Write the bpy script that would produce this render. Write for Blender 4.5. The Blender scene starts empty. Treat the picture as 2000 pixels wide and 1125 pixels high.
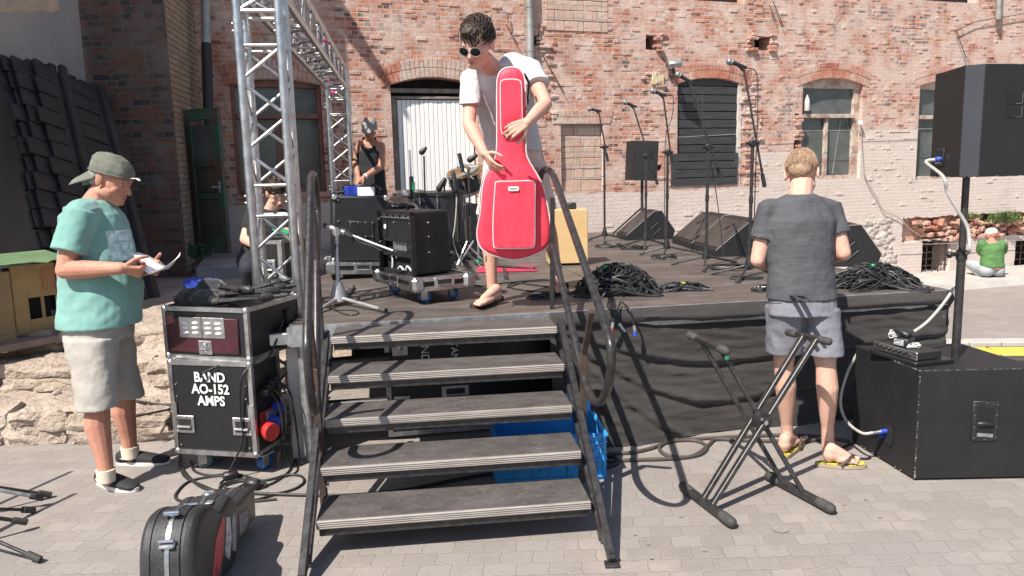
import bpy, bmesh, math, random
from mathutils import Vector as V, Matrix as M, noise as NZ
random.seed(7)
sc = bpy.context.scene
R = math.radians
# ------------------------------------------------------------------ camera
CAMZ = 1.6; FPX = 1500.0; PITCH = math.atan(222.5/FPX); ROLL = .025
def ray(px, py):
    X = px-1000; Y = 562.5-py; c, s = math.cos(ROLL), math.sin(ROLL)
    x = (X*c+Y*s)/FPX; u = (-X*s+Y*c)/FPX
    cp, sp = math.cos(PITCH), math.sin(PITCH)
    return V((x, cp+u*sp, u*cp-sp))
EYE = V((0, 0, CAMZ))
def PT(px, py, t): return EYE+ray(px, py)*t
def PZ(px, py, z=0.0):
    r = ray(px, py); return EYE+r*((z-CAMZ)/r.z)
def PP(px, py, p0, n):
    r = ray(px, py); return EYE+r*((V(p0)-EYE).dot(n)/r.dot(n))
cam_d = bpy.data.cameras.new('Camera'); cam = bpy.data.objects.new('Camera', cam_d)
sc.collection.objects.link(cam); sc.camera = cam
cam_d.sensor_width = 36; cam_d.lens = 27; cam_d.clip_end = 500; cam_d.clip_start = .05
c_, s_ = math.cos(ROLL), math.sin(ROLL); cp_, sp_ = math.cos(PITCH), math.sin(PITCH)
r0 = V((1, 0, 0)); u0 = V((0, sp_, cp_)); f0 = V((0, cp_, -sp_))
rx = r0*c_-u0*s_; ux = r0*s_+u0*c_
cam.matrix_world = M(((rx.x, ux.x, -f0.x, 0), (rx.y, ux.y, -f0.y, 0), (rx.z, ux.z, -f0.z, CAMZ), (0, 0, 0, 1)))
sc.render.resolution_x = 1024; sc.render.resolution_y = 576
# ------------------------------------------------------------------ light
SUN = V((-.485, -.60, 1)).normalized()                 # direction from the yard to the sun
w = bpy.data.worlds.new('World'); sc.world = w; w.use_nodes = True
nt = w.node_tree; sky = nt.nodes.new('ShaderNodeTexSky'); sky.sky_type = 'NISHITA'; sky.sun_disc = False
sky.sun_elevation = math.asin(SUN.z); sky.sun_rotation = math.atan2(SUN.x, SUN.y)
nt.links.new(sky.outputs[0], nt.nodes['Background'].inputs[0]); nt.nodes['Background'].inputs[1].default_value = .09
sd = bpy.data.lights.new('Sun', 'SUN'); sd.energy = 5.0; sd.angle = R(.55); sd.color = (1, .95, .87)
so = bpy.data.objects.new('Sun', sd); sc.collection.objects.link(so); so.location = (-8, -8, 20)
so.rotation_euler = SUN.to_track_quat('Z', 'Y').to_euler()
sc.view_settings.view_transform = 'Standard'; sc.view_settings.look = 'None'
sc.view_settings.exposure = .72; sc.view_settings.gamma = 1
# ------------------------------------------------------------------ mesh helpers
def orth(a):
    a = a.normalized(); h = V((0, 0, 1)) if abs(a.z) < .9 else V((1, 0, 0))
    x = h.cross(a).normalized(); return x, a.cross(x)
def frame(o, x, z=(0, 0, 1)):
    x = V(x).normalized(); z = V(z); y = z.cross(x).normalized(); z = x.cross(y)
    return M(((x.x, y.x, z.x, o[0]), (x.y, y.y, z.y, o[1]), (x.z, y.z, z.z, o[2]), (0, 0, 0, 1)))
def rotz(a, o=(0, 0, 0)): return M.Translation(V(o)) @ M.Rotation(a, 4, 'Z')
def spline(P, k=6, closed=False):
    P = [V(p) for p in P]; n = len(P); out = []
    rng = range(n) if closed else range(n-1)
    for i in rng:
        if closed: a, b, c, d = P[(i-1) % n], P[i], P[(i+1) % n], P[(i+2) % n]
        else: a, b, c, d = P[max(i-1, 0)], P[i], P[i+1], P[min(i+2, n-1)]
        for j in range(k):
            t = j/k
            out.append(.5*((2*b)+(c-a)*t+(2*a-5*b+4*c-d)*t*t+(3*b-a-3*c+d)*t**3))
    if not closed: out.append(P[-1])
    return out
class MB:
    def __init__(s, F=None): s.v = []; s.f = []; s.m = []; s.F = F
    def add(s, vs, fs, mi=0):
        o = len(s.v)
        s.v += [(s.F @ V(p)) if s.F else V(p) for p in vs]
        s.f += [[i+o for i in f] for f in fs]; s.m += [mi]*len(fs)
    def box(s, c, d, Rm=None, b=0, mi=0):
        c = V(c); hx, hy, hz = d[0]/2, d[1]/2, d[2]/2
        if b <= 0:
            vs = [V((x, y, z)) for x in (-hx, hx) for y in (-hy, hy) for z in (-hz, hz)]
            fs = [[0, 1, 3, 2], [4, 6, 7, 5], [0, 4, 5, 1], [2, 3, 7, 6], [0, 2, 6, 4], [1, 5, 7, 3]]
        else:
            b = min(b, hx*.9, hy*.9, hz*.9)
            vs = []; idx = {}
            for sx in (-1, 1):
                for sy in (-1, 1):
                    for sz in (-1, 1):
                        for ax in range(3):
                            p = [sx*(hx-b), sy*(hy-b), sz*(hz-b)]; p[ax] = (sx*hx, sy*hy, sz*hz)[ax]
                            idx[(sx, sy, sz, ax)] = len(vs); vs.append(V(p))
            fs = []
            for ax in range(3):
                for sg in (-1, 1):
                    q = []
                    for a, bb in ((-1, -1), (1, -1), (1, 1), (-1, 1)):
                        k = [0, 0, 0]; k[ax] = sg; k[(ax+1) % 3] = a; k[(ax+2) % 3] = bb
                        q.append(idx[(k[0], k[1], k[2], ax)])
                    fs.append(q if sg > 0 else q[::-1])
            for ax in range(3):
                a1, a2 = (ax+1) % 3, (ax+2) % 3
                for s1 in (-1, 1):
                    for s2 in (-1, 1):
                        def K(e, w_):
                            k = [0, 0, 0]; k[ax] = e; k[a1] = s1; k[a2] = s2; return idx[(k[0], k[1], k[2], w_)]
                        q = [K(-1, a1), K(1, a1), K(1, a2), K(-1, a2)]
                        fs.append(q if s1*s2 < 0 else q[::-1])
            for sx in (-1, 1):
                for sy in (-1, 1):
                    for sz in (-1, 1):
                        q = [idx[(sx, sy, sz, k)] for k in range(3)]
                        fs.append(q if sx*sy*sz > 0 else q[::-1])
        if Rm is not None:
            Rm = Rm.to_3x3() if len(Rm) == 4 else Rm; vs = [Rm @ p for p in vs]
        s.add([p+c for p in vs], fs, mi)
    def bar(s, a, b, wx, wy, up=(0, 0, 1), bv=0, mi=0):
        a = V(a); b = V(b); z = (b-a); L = z.length; z = z/L; up = V(up)
        x = up.cross(z)
        if x.length < 1e-3: x = V((1, 0, 0)).cross(z)
        x.normalize(); y = z.cross(x)
        s.box((a+b)/2, (wx, wy, L), M((x, y, z)).transposed(), bv, mi)
    def tube(s, P, r, n=8, mi=0, closed=False, cap=True, flat=1):
        P = [V(p) for p in P]; m = len(P)
        if m < 2: return
        rs = r if isinstance(r, (list, tuple)) else [r]*m
        t0 = (P[1]-P[0]).normalized(); x, y = orth(t0); vs = []
        for i in range(m):
            if closed: t = P[(i+1) % m]-P[(i-1) % m]
            else: t = P[min(i+1, m-1)]-P[max(i-1, 0)]
            if t.length < 1e-9: t = t0
            t = t.normalized(); x = (x-t*x.dot(t))
            if x.length < 1e-6: x = orth(t)[0]
            x.normalize(); y = t.cross(x)
            for k in range(n):
                a = 2*math.pi*k/n; vs.append(P[i]+(x*math.cos(a)+y*math.sin(a)*flat)*rs[i])
        fs = []
        for i in range(m if closed else m-1):
            j = (i+1) % m
            for k in range(n):
                k2 = (k+1) % n; fs.append([i*n+k, i*n+k2, j*n+k2, j*n+k])
        if cap and not closed: fs.append(list(range(n))[::-1]); fs.append([(m-1)*n+k for k in range(n)])
        s.add(vs, fs, mi)
    def cyl(s, a, b, r, r2=None, n=14, mi=0): s.tube([a, b], [r, r if r2 is None else r2], n, mi)
    def lathe(s, prof, a, ax=(0, 0, 1), n=20, mi=0, arc=None):
        a = V(a); ax = V(ax).normalized(); x, y = orth(ax); vs = []; m = len(prof)
        for (r, h) in prof:
            for k in range(n):
                t = 2*math.pi*k/n; vs.append(a+ax*h+(x*math.cos(t)+y*math.sin(t))*max(r, 1e-5))
        fs = [[i*n+k, i*n+(k+1) % n, (i+1)*n+(k+1) % n, (i+1)*n+k] for i in range(m-1) for k in range(n)]
        fs.append(list(range(n))[::-1]); fs.append([(m-1)*n+k for k in range(n)])
        s.add(vs, fs, mi)
    def ell(s, c, r, Rm=None, n=14, m=9, mi=0):
        c = V(c); r = (r, r, r) if not isinstance(r, (tuple, list)) else r
        vs = []
        for i in range(1, m):
            p = math.pi*i/m
            for k in range(n):
                t = 2*math.pi*k/n; vs.append(V((r[0]*math.sin(p)*math.cos(t), r[1]*math.sin(p)*math.sin(t), r[2]*math.cos(p))))
        vs += [V((0, 0, r[2])), V((0, 0, -r[2]))]; a = len(vs)-2
        fs = [[i*n+k, (i+1)*n+k, (i+1)*n+(k+1) % n, i*n+(k+1) % n] for i in range(m-2) for k in range(n)]
        fs += [[a, k, (k+1) % n] for k in range(n)]+[[a+1, (m-2)*n+(k+1) % n, (m-2)*n+k] for k in range(n)]
        if Rm is not None: Rm = Rm.to_3x3(); vs = [Rm @ p for p in vs]
        s.add([p+c for p in vs], fs, mi)
    def cap(s, a, b, ra, rb=None, n=12, mi=0):          # rounded cone
        a = V(a); b = V(b); rb = ra if rb is None else rb; L = (b-a).length
        if L < 1e-6: return s.ell(a, ra)
        pr = [(ra*math.sin(q), -ra*math.cos(q)) for q in (0, .5, 1.0, 1.57)]+[(rb*math.sin(q), L-rb*math.cos(q)) for q in (1.57, 2.1, 2.65, 3.14)]
        s.lathe(pr, a, b-a, n, mi)
    def prism(s, poly, F, h, mi=0):                     # poly in F's xy, extruded along +z
        n = len(poly); vs = [F @ V((p[0], p[1], 0)) for p in poly]+[F @ V((p[0], p[1], h)) for p in poly]
        s.add(vs, [list(range(n))[::-1], [n+i for i in range(n)]]+[[i, (i+1) % n, n+(i+1) % n, n+i] for i in range(n)], mi)
    def grid(s, fn, nu, nv, mi=0, flip=False):
        vs = [fn(i/nu, j/nv) for j in range(nv+1) for i in range(nu+1)]; w_ = nu+1
        fs = [[j*w_+i, j*w_+i+1, (j+1)*w_+i+1, (j+1)*w_+i] for j in range(nv) for i in range(nu)]
        if flip: fs = [f[::-1] for f in fs]
        s.add(vs, fs, mi)
FR = {}
def thing(name, label, cat, loc=(0, 0, 0), rz=0, group=None):
    o = bpy.data.objects.new(name, None); sc.collection.objects.link(o)
    o.location = loc; o.rotation_euler = (0, 0, rz); o.empty_display_size = .1
    o['label'] = label; o['category'] = cat
    if group: o['group'] = group
    FR[o] = rotz(rz, loc); return o
def part(name, mb, mat, parent=None, smooth=True, ang=38, label=None, bump=None):
    me = bpy.data.meshes.new(name); inv = FR[parent].inverted() if parent is not None else None
    me.from_pydata([(inv @ p) if inv else p for p in mb.v], [], mb.f)
    mats = mat if isinstance(mat, (list, tuple)) else [mat]
    for m_ in mats: me.materials.append(m_)
    if len(mats) > 1: me.polygons.foreach_set('material_index', mb.m)
    me.update()
    if smooth: me.shade_smooth(); me.set_sharp_from_angle(angle=R(ang))
    o = bpy.data.objects.new(name, me); sc.collection.objects.link(o)
    if parent is not None: o.parent = parent; FR[o] = FR[parent]
    else: FR[o] = M.Identity(4)
    if label: o['label'] = label
    return o
def tag(o, label, cat, group=None):
    o['label'] = label; o['category'] = cat
    if group: o['group'] = group
    return o
def struct(name, mb, mat, smooth=False, ang=38):
    o = part(name, mb, mat, None, smooth, ang); o['kind'] = 'structure'; return o
def rem(o, vox, it=4, fac=.5):                         # fuse overlapping volumes into one continuous skin
    m_ = o.modifiers.new('r', 'REMESH'); m_.mode = 'VOXEL'; m_.voxel_size = vox; m_.use_smooth_shade = True
    if it: s2 = o.modifiers.new('s', 'SMOOTH'); s2.iterations = it; s2.factor = fac
    return o
def wrinkle(o, size=.07, st=.012, mid=.5):
    tx = bpy.data.textures.new('folds', 'CLOUDS'); tx.noise_scale = size; tx.noise_depth = 2
    d = o.modifiers.new('d', 'DISPLACE'); d.texture = tx; d.strength = st; d.mid_level = mid; d.texture_coords = 'LOCAL'
    return o
def text(s, F, size, mat, parent, name='lettering', bold=.0, align='CENTER', ext=.0006, sx=1.0):
    cu = bpy.data.curves.new(name, 'FONT'); cu.body = s; cu.size = size; cu.extrude = ext; cu.offset = bold; cu.align_x = align; cu.align_y = 'CENTER'
    cu.resolution_u = 3; cu.space_line = .85
    o = bpy.data.objects.new(name, cu); sc.collection.objects.link(o)
    bpy.context.view_layer.update()
    me = bpy.data.meshes.new_from_object(o.evaluated_get(bpy.context.evaluated_depsgraph_get()))
    bpy.data.objects.remove(o)
    inv = FR[parent].inverted() @ F @ M.Diagonal((sx, 1, 1, 1)); me.transform(inv); me.materials.clear(); me.materials.append(mat)
    q = bpy.data.objects.new(name, me); sc.collection.objects.link(q); q.parent = parent; FR[q] = FR[parent]; return q
def copy_tree(o, parent=None):
    c = o.copy(); sc.collection.objects.link(c); c.parent = parent
    for ch in [k for k in bpy.data.objects if k.parent == o]: copy_tree(ch, c)
    return c
# ------------------------------------------------------------------ materials
class NT:
    def __init__(s, name):
        s.m = bpy.data.materials.new(name); s.m.use_nodes = True; s.t = s.m.node_tree; s.b = s.t.nodes['Principled BSDF']
        s.co = None
    def n(s, t, **k):
        x = s.t.nodes.new(t)
        for a, b in k.items(): setattr(x, a, b)
        return x
    def l(s, a, b): s.t.links.new(a, b)
    def coord(s, scale=(1, 1, 1), swz=None):
        if s.co is None: s.co = s.n('ShaderNodeTexCoord').outputs['Object']
        if swz:
            sp = s.n('ShaderNodeSeparateXYZ'); s.l(s.co, sp.inputs[0]); cb = s.n('ShaderNodeCombineXYZ')
            for i, a in enumerate(swz):
                if a is not None: s.l(sp.outputs[a], cb.inputs[i])
            src = cb.outputs[0]
        else: src = s.co
        mp = s.n('ShaderNodeMapping'); mp.inputs['Scale'].default_value = scale; s.l(src, mp.inputs[0]); return mp.outputs[0]
    def noise(s, sc_, det=4, ro=.6, vec=None, dist=0):
        x = s.n('ShaderNodeTexNoise'); x.inputs['Scale'].default_value = sc_; x.inputs['Detail'].default_value = det
        x.inputs['Roughness'].default_value = ro; x.inputs['Distortion'].default_value = dist
        s.l(vec if vec is not None else s.coord(), x.inputs['Vector']); return x.outputs[0]
    def ramp(s, f, stops, interp='LINEAR'):
        x = s.n('ShaderNodeValToRGB'); x.color_ramp.interpolation = interp; e = x.color_ramp.elements
        while len(e) < len(stops): e.new(.5)
        for q, (p, c) in zip(e, stops): q.position = p; q.color = tuple(c)+(1,) if len(c) == 3 else c
        s.l(f, x.inputs[0]); return x.outputs[0]
    def mix(s, f, a, b, mode='MIX'):
        x = s.n('ShaderNodeMix', data_type='RGBA', blend_type=mode)
        for i, q in ((0, f), (6, a), (7, b)):
            if isinstance(q, (int, float)): x.inputs[i].default_value = q
            elif isinstance(q, tuple): x.inputs[i].default_value = q+(1,)
            else: s.l(q, x.inputs[i])
        return x.outputs[2]
    def math(s, op, a, b=0., c=None):
        x = s.n('ShaderNodeMath', operation=op)
        for i, q in enumerate((a, b, c)):
            if q is None: continue
            if isinstance(q, (int, float)): x.inputs[i].default_value = q
            else: s.l(q, x.inputs[i])
        return x.outputs[0]
    def bump(s, h, st=.3, dist=.005, prev=None):
        x = s.n('ShaderNodeBump'); x.inputs['Strength'].default_value = st; x.inputs['Distance'].default_value = dist
        s.l(h, x.inputs['Height'])
        if prev is not None: s.l(prev, x.inputs['Normal'])
        return x.outputs[0]
    def out(s, col=None, rough=None, nrm=None, metal=None):
        for q, k in ((col, 'Base Color'), (rough, 'Roughness'), (nrm, 'Normal'), (metal, 'Metallic')):
            if q is None: continue
            i = s.b.inputs[k]
            if isinstance(q, tuple): i.default_value = q+(1,)
            elif isinstance(q, (int, float)): i.default_value = q
            else: s.l(q, i)
        return s.m
def pm(name, c, rough=.6, metal=0, c2=None, ns=6, bs=120, bst=.25, bd=.002, spec=None, lo=.35, hi=.65, rv=.12, stretch=(1, 1, 1), sheen=0, sss=0):
    k = NT(name); n1 = k.noise(ns, 5, .65, k.coord(stretch)); c2 = c2 or tuple(x*.72 for x in c)
    col = k.ramp(n1, [(lo, c2), (hi, c)])
    n2 = k.noise(bs, 4, .6, k.coord(stretch))
    rr = k.math('ADD', k.math('MULTIPLY', n1, rv*2), rough-rv)
    k.out(col, rr, k.bump(n2, bst, bd), metal)
    if spec is not None: k.b.inputs['Specular IOR Level'].default_value = spec
    if sheen: k.b.inputs['Sheen Weight'].default_value = sheen
    if sss: k.b.inputs['Subsurface Weight'].default_value = sss; k.b.inputs['Subsurface Radius'].default_value = (.012, .005, .003)
    return k.m
def brickmat(name, bw, rh, cols, mortar, wash=None, swz=('X', 'Z', None), whitewash=None, patch=.45, msize=.006, dark=None, bst=.9, drift=0.):
    k = NT(name); co = k.coord((1, 1, 1), swz)
    dn = k.n('ShaderNodeTexNoise'); dn.inputs['Scale'].default_value = 7; dn.inputs['Detail'].default_value = 3; k.l(co, dn.inputs['Vector'])
    vm = k.n('ShaderNodeVectorMath', operation='SCALE'); k.l(dn.outputs[1], vm.inputs[0]); vm.inputs[3].default_value = .019
    va = k.n('ShaderNodeVectorMath', operation='ADD'); k.l(co, va.inputs[0]); k.l(vm.outputs[0], va.inputs[1])
    br = k.n('ShaderNodeTexBrick'); br.offset = .5; br.squash = .56; br.squash_frequency = 2
    k.l(va.outputs[0], br.inputs['Vector'])
    for a, b in (('Color1', (0, 0, 0, 1)), ('Color2', (1, 1, 1, 1)), ('Mortar', (.5, .5, .5, 1)), ('Scale', 1), ('Mortar Size', msize), ('Mortar Smooth', .25), ('Bias', 0), ('Brick Width', bw), ('Row Height', rh)):
        br.inputs[a].default_value = b
    rnd = br.outputs['Color']; fac = br.outputs['Fac']
    big = k.noise(.9, 4, .6); fine = k.noise(26, 5, .7)
    v_ = k.math('ADD', k.math('MULTIPLY', rnd, .62), k.math('MULTIPLY', k.math('SUBTRACT', big, .5), 1.1))
    v_ = k.math('ADD', v_, k.math('MULTIPLY', fine, .22))
    n_ = len(cols); bc = k.ramp(v_, [(i/(n_-1)*.9+.05, c) for i, c in enumerate(cols)])
    bc = k.mix(.45, bc, k.ramp(fine, [(.3, (.45, .4, .38)), (.7, (1, 1, 1))]), 'MULTIPLY')
    med = k.noise(2.4, 6, .72)
    sx_ = k.n('ShaderNodeSeparateXYZ'); k.l(k.co, sx_.inputs[0]); med2 = k.math('ADD', med, k.math('MULTIPLY', k.math('SUBTRACT', sx_.outputs[0], 5.5), drift))
    pf = k.ramp(med2, [(patch, (0, 0, 0)), (patch+.16, (1, 1, 1))])
    mc = k.mix(fine, mortar, tuple(x*.8 for x in mortar))
    col = k.mix(fac, bc, mc)
    if wash: col = k.mix(k.math('MULTIPLY', pf, .58), col, wash)
    sp = k.n('ShaderNodeSeparateXYZ'); k.l(k.co, sp.inputs[0])
    if whitewash:
        # a coat of old limewash below a stepped edge
        edge = whitewash['v']; jag = k.noise(3, 3, .6)
        f1 = k.math('LESS_THAN', sp.outputs[2], k.math('ADD', edge, k.math('MULTIPLY', k.math('SUBTRACT', jag, .5), whitewash.get('j', .08))))
        if 'steps' in whitewash:
            for (u0_, vv) in whitewash['steps']:
                g1 = k.math('GREATER_THAN', sp.outputs[0], u0_); g2 = k.math('LESS_THAN', sp.outputs[2], vv)
                f1 = k.math('MAXIMUM', f1, k.math('MULTIPLY', g1, g2))
        f1 = k.math('MULTIPLY', f1, k.math('ADD', .52, k.math('MULTIPLY', k.noise(5, 6, .75), .62)))
        f1 = k.math('MINIMUM', f1, .93)
        col = k.mix(f1, col, whitewash['c'])
    dk = k.noise(1.7, 5, .7); col = k.mix(k.ramp(dk, [(.58, (0, 0, 0)), (.76, (.5, .5, .5))]), col, dark or (.17, .13, .12))
    h = k.math('ADD', k.math('MULTIPLY', k.math('SUBTRACT', 1, fac), .55), k.math('ADD', k.math('MULTIPLY', fine, .5), k.math('MULTIPLY', rnd, .22)))
    h = k.math('ADD', h, k.math('MULTIPLY', med, .7))
    return k.out(col, .9, k.bump(h, bst, .02))
# ------------------------------------------------------------------ shared materials
m_alu = pm('aluminium', (.62, .62, .62), .36, 1, (.42, .42, .43), 18, 260, .12, .001)
m_alud = pm('dull_aluminium', (.5, .5, .5), .5, .8, (.3, .3, .31), 22, 160, .3, .002)
m_chrome = pm('chrome', (.8, .8, .8), .14, 1, (.6, .6, .6), 9, 60, .05)
m_steelblk = pm('worn_black_steel', (.07, .066, .066), .38, .5, (.035, .033, .034), 30, 90, .3, .001)
m_rust = pm('rusty_steel', (.12, .07, .055), .6, .4, (.05, .04, .038), 26, 90, .5, .002)
m_blk = pm('black_plastic', (.022, .022, .023), .45, 0, (.014, .014, .015), 30, 200, .2)
m_rub = pm('rubber', (.06, .056, .052), .75, 0, (.035, .033, .032), 20, 120, .3)
m_tolex = pm('black_vinyl', (.012, .0125, .015), .55, 0, (.008, .009, .011), 9, 420, .9, .002)
m_paintblk = pm('textured_black_paint', (.013, .013, .014), .6, 0, (.009, .009, .01), 5, 300, .6, .0015)
m_case = pm('black_laminate', (.01, .01, .011), .42, 0, (.02, .019, .019), 3, 180, .25, .001, lo=.3, hi=.55)
m_cable = pm('black_cable', (.02, .02, .02), .5, 0, (.012, .012, .012), 12, 100, .1)
m_cableg = pm('grey_cable', (.42, .4, .37), .5, 0, (.33, .31, .29), 12, 100, .1)
m_white = pm('white_plastic', (.75, .74, .72), .5, 0, (.6, .58, .56), 10, 90, .2)
m_blue = pm('blue_plastic', (.03, .07, .5), .45, 0, (.02, .05, .38), 8, 120, .2)
m_bluew = pm('blue_wheel', (.02, .14, .42), .5, 0, (.015, .09, .3), 10, 90, .2)
m_red = pm('red_plastic', (.6, .03, .03), .45, 0, (.45, .02, .02), 10, 90, .2)
m_green = pm('green_tape', (.02, .45, .18), .5, 0, (.01, .35, .12), 10, 90, .2)
m_yel = pm('yellow_paint', (.62, .46, .05), .6, 0, (.42, .33, .09), 9, 80, .4)
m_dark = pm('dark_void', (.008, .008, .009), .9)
m_ink = pm('white_stencil_paint', (.72, .71, .69), .7, 0, (.45, .44, .43), 40, 120, .3, lo=.25, hi=.5)
m_glass = pm('dusty_glass', (.05, .058, .06), .12, 0, (.13, .135, .13), 3, 60, .03, .001, lo=.3, hi=.75, rv=.05)
# ------------------------------------------------------------------ the long brick wall
WA = PT(430, 350, 14*3500/4970); WB = PT(1900, 350, 14*3500/3500)
wd = (WB-WA); wd.z = 0; wd.normalize(); wn = V((wd.y, -wd.x, 0))       # wn points to the yard
WO = V((WA.x, WA.y, 0)); WF = frame(WO, wd)                            # local x along, y into the wall, z up
WFI = WF.inverted()
def W(px, py, off=0.0): return PP(px, py, WO+wn*off, wn)
def L(px, py):
    p = WFI @ W(px, py); return (p.x, p.z)
BRH, BRW = .058, .155
old_brick = [(.13, .07, .06), (.4, .13, .075), (.58, .23, .13), (.54, .31, .24), (.52, .175, .1), (.62, .43, .34), (.68, .54, .45)]
uR = L(1700, 260)
m_brick = brickmat('old_red_brick', BRW, BRH, old_brick, (.54, .46, .41), wash=(.68, .56, .49), patch=.43, drift=.006,
    whitewash=dict(v=L(1300, 372)[1], j=.1, c=(.64, .55, .49), steps=[(L(1484, 300)[0], L(1560, 297)[1]), (L(1684, 300)[0], L(1740, 252)[1])]))
m_brick2 = brickmat('loose_brick', .4, .4, old_brick, (.4, .34, .3), wash=None, msize=0)
m_arch = brickmat('arch_brick', .4, .4, [(.32, .1, .06), (.5, .2, .13), (.52, .36, .3), (.58, .46, .38)], (.4, .34, .3), wash=(.6, .5, .43), msize=0)
m_block = brickmat('pale_block', .36, .19, [(.52, .34, .26), (.6, .42, .33), (.66, .5, .42)], (.45, .38, .33), wash=(.66, .56, .48), msize=.012, patch=.55)
bb = thing('brick_building', 'long derelict red brick building with peeling whitewash behind the stage', 'building', WO, math.atan2(wd.y, wd.x))
def rect(a, b, c, d):                                  # pixel x0,y0,x1,y1 -> local u0,v0,u1,v1 measured at the middle
    u0, _ = L(a, (b+d)/2); u1, _ = L(c, (b+d)/2); v1 = L((a+c)/2, b)[1]; v0 = L((a+c)/2, d)[1]; return u0, v0, u1, v1
def ring(u0, v0, u1, v1, rise=0, n=10):
    P = [(u0, v0), (u1, v0)]
    if rise <= 0: return P+[(u1, v1), (u0, v1)]
    for i in range(n+1):
        t = i/n; P.append((u1+(u0-u1)*t, v1-rise+rise*4*t*(1-t)*1.0))
    return P
def rag(P, j, seg=.07):                                # ragged outline of a broken opening
    out = []
    for i in range(len(P)):
        a = V(P[i]); b = V(P[(i+1) % len(P)]); n = max(1, int((b-a).length/seg))
        for k in range(n):
            q = a+(b-a)*(k/n); out.append((q.x+random.uniform(-j, j), q.y+random.uniform(-j, j)))
    return out
HL = []                                                # (outline, depth)
rw = {}
def hole(key, px, rise=0, depth=.2, ragged=0):
    r_ = rect(*px); P = ring(*r_, rise)
    if ragged: P = rag(P, ragged)
    rw[key] = r_; HL.append((P, depth)); return r_
hole('winL', (456, 155, 632, 377), .07, .16)
hole('door', (769, 152, 934, 474), .1, .22)
hole('niche', (1096, 243, 1178, 373), 0, .1)
hole('shut', (1323, 153, 1450, 361), .09, .14)
hole('win1', (1566, 153, 1683, 349), .1, .13)
hole('win2', (1793, 157, 1912, 349), .1, .13)
for k_, q in enumerate(((1262, 68, 1284, 96), (1473, 70, 1506, 97), (1040, 65, 1053, 95), (1551, 262, 1563, 299), (1553, 222, 1562, 232), (1284, 322, 1292, 334))):
    hole('put%d' % k_, q, 0, .3, .012)
hole('topA', (1350, -160, 1456, 3), 0, .2); hole('topB', (1812, -160, 1914, 4), 0, .2)
hole('recess', (1763, 418, 2080, 463), 0, .16, .02)
hole('base1', (1801, 467, 1856, 531), 0, .4, .01)
hole('base2', (1982, 466, 2050, 531), 0, .4, .01)
def flat_with_holes(outer, holes):
    bm = bmesh.new(); ed = []
    for P in [outer]+holes:
        vs = [bm.verts.new((p[0], 0, p[1])) for p in P]
        ed += [bm.edges.new((vs[i], vs[(i+1) % len(vs)])) for i in range(len(vs))]
    bmesh.ops.triangle_fill(bm, use_beauty=True, use_dissolve=False, edges=ed, normal=(0, -1, 0))
    bm.verts.ensure_lookup_table()
    vs = [v.co.copy() for v in bm.verts]; fs = [[v.index for v in f.verts] for f in bm.faces if f.calc_area() > 1e-7]
    bm.free(); return vs, fs
UL, UR_, VB, VT = -1.2, 19.5, -1.2, 9.0
mb = MB(WF); mb.add(*flat_with_holes([(UL, VB), (UR_, VB), (UR_, VT), (UL, VT)], [h[0] for h in HL]))
for P, dp in HL:
    n = len(P); mb.add([(p[0], 0, p[1]) for p in P]+[(p[0], dp, p[1]) for p in P], [[i, n+i, n+(i+1) % n, (i+1) % n] for i in range(n)])
mb.add([(UL, 0, VB), (UL, 1, VB), (UL, 1, VT), (UL, 0, VT), (UR_, 0, VT), (UR_, 1, VT), (UR_, 0, VB), (UR_, 1, VB)], [[0, 1, 2, 3], [3, 2, 5, 4], [4, 5, 7, 6]])
part('brick_wall', mb, m_brick, bb, smooth=False)
# dark interior behind the openings
for k_, (P, dp) in zip(rw, HL):
    if k_.startswith('put') or k_.startswith('base') or k_.startswith('top'):
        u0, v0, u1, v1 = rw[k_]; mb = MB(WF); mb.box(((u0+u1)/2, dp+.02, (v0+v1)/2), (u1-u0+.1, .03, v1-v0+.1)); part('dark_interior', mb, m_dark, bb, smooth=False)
def inhole(u, v, mg=.04):
    for (P, dp), r_ in zip(HL, rw.values()):
        if r_[0]-mg < u < r_[2]+mg and r_[1]-mg < v < r_[3]+mg: return True
    return False
# bricks that stand proud of the face, aligned with its courses
mb = MB(WF)
for i in range(2300):
    row = random.randint(int(-.4/BRH), int(5.2/BRH)); v = (row+.5)*BRH; u = random.uniform(-1, 17)
    bw = BRW*(.56 if row % 2 == 0 else 1)
    u = (math.floor(u/bw)+.5)*bw+(bw*.5 if row % 2 == 0 else 0)
    if inhole(u, v, .1): continue
    low = v < L(1300, 372)[1]
    if low and random.random() < .75: continue
    pr = random.uniform(.004, .011)
    mb.box((u, -pr/2+.004, v), (bw-.012, pr+.008, BRH-.012), M.Rotation(random.uniform(-.03, .03), 3, 'X'), .003)
part('proud_bricks', mb, m_brick, bb, smooth=False)
# soldier arches over the openings
def arch(key, ext=.14, hgt=.23, rise=.1, two=True):
    u0, v0, u1, v1 = rw[key]; mb = MB(WF); n = int((u1-u0+2*ext)/.062); um = (u0+u1)/2; hw = (u1-u0)/2
    for i in range(n):
        u = u0-ext+(i+.5)*(u1-u0+2*ext)/n; s = (u-um)/hw; lo = v1-rise*min(s*s, 1.4)+.002
        for k in range(2 if two else 1):
            h = hgt/(2 if two else 1)
            mb.box((u-s*.02+s*.03*k, -.003, lo+h*(k+.5)+.004), (.056, .012+random.uniform(0, .01), h-.007), M.Rotation(s*.14, 3, 'Y'), .003)
    part('soldier_arch', mb, m_arch, bb, smooth=False)
arch('winL', .1, .24, .07); arch('door', .16, .26, .1); arch('niche', .16, .2, .0); arch('shut', .12, .24, .09); arch('win1', .14, .25, .1); arch('win2', .14, .25, .1)
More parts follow.
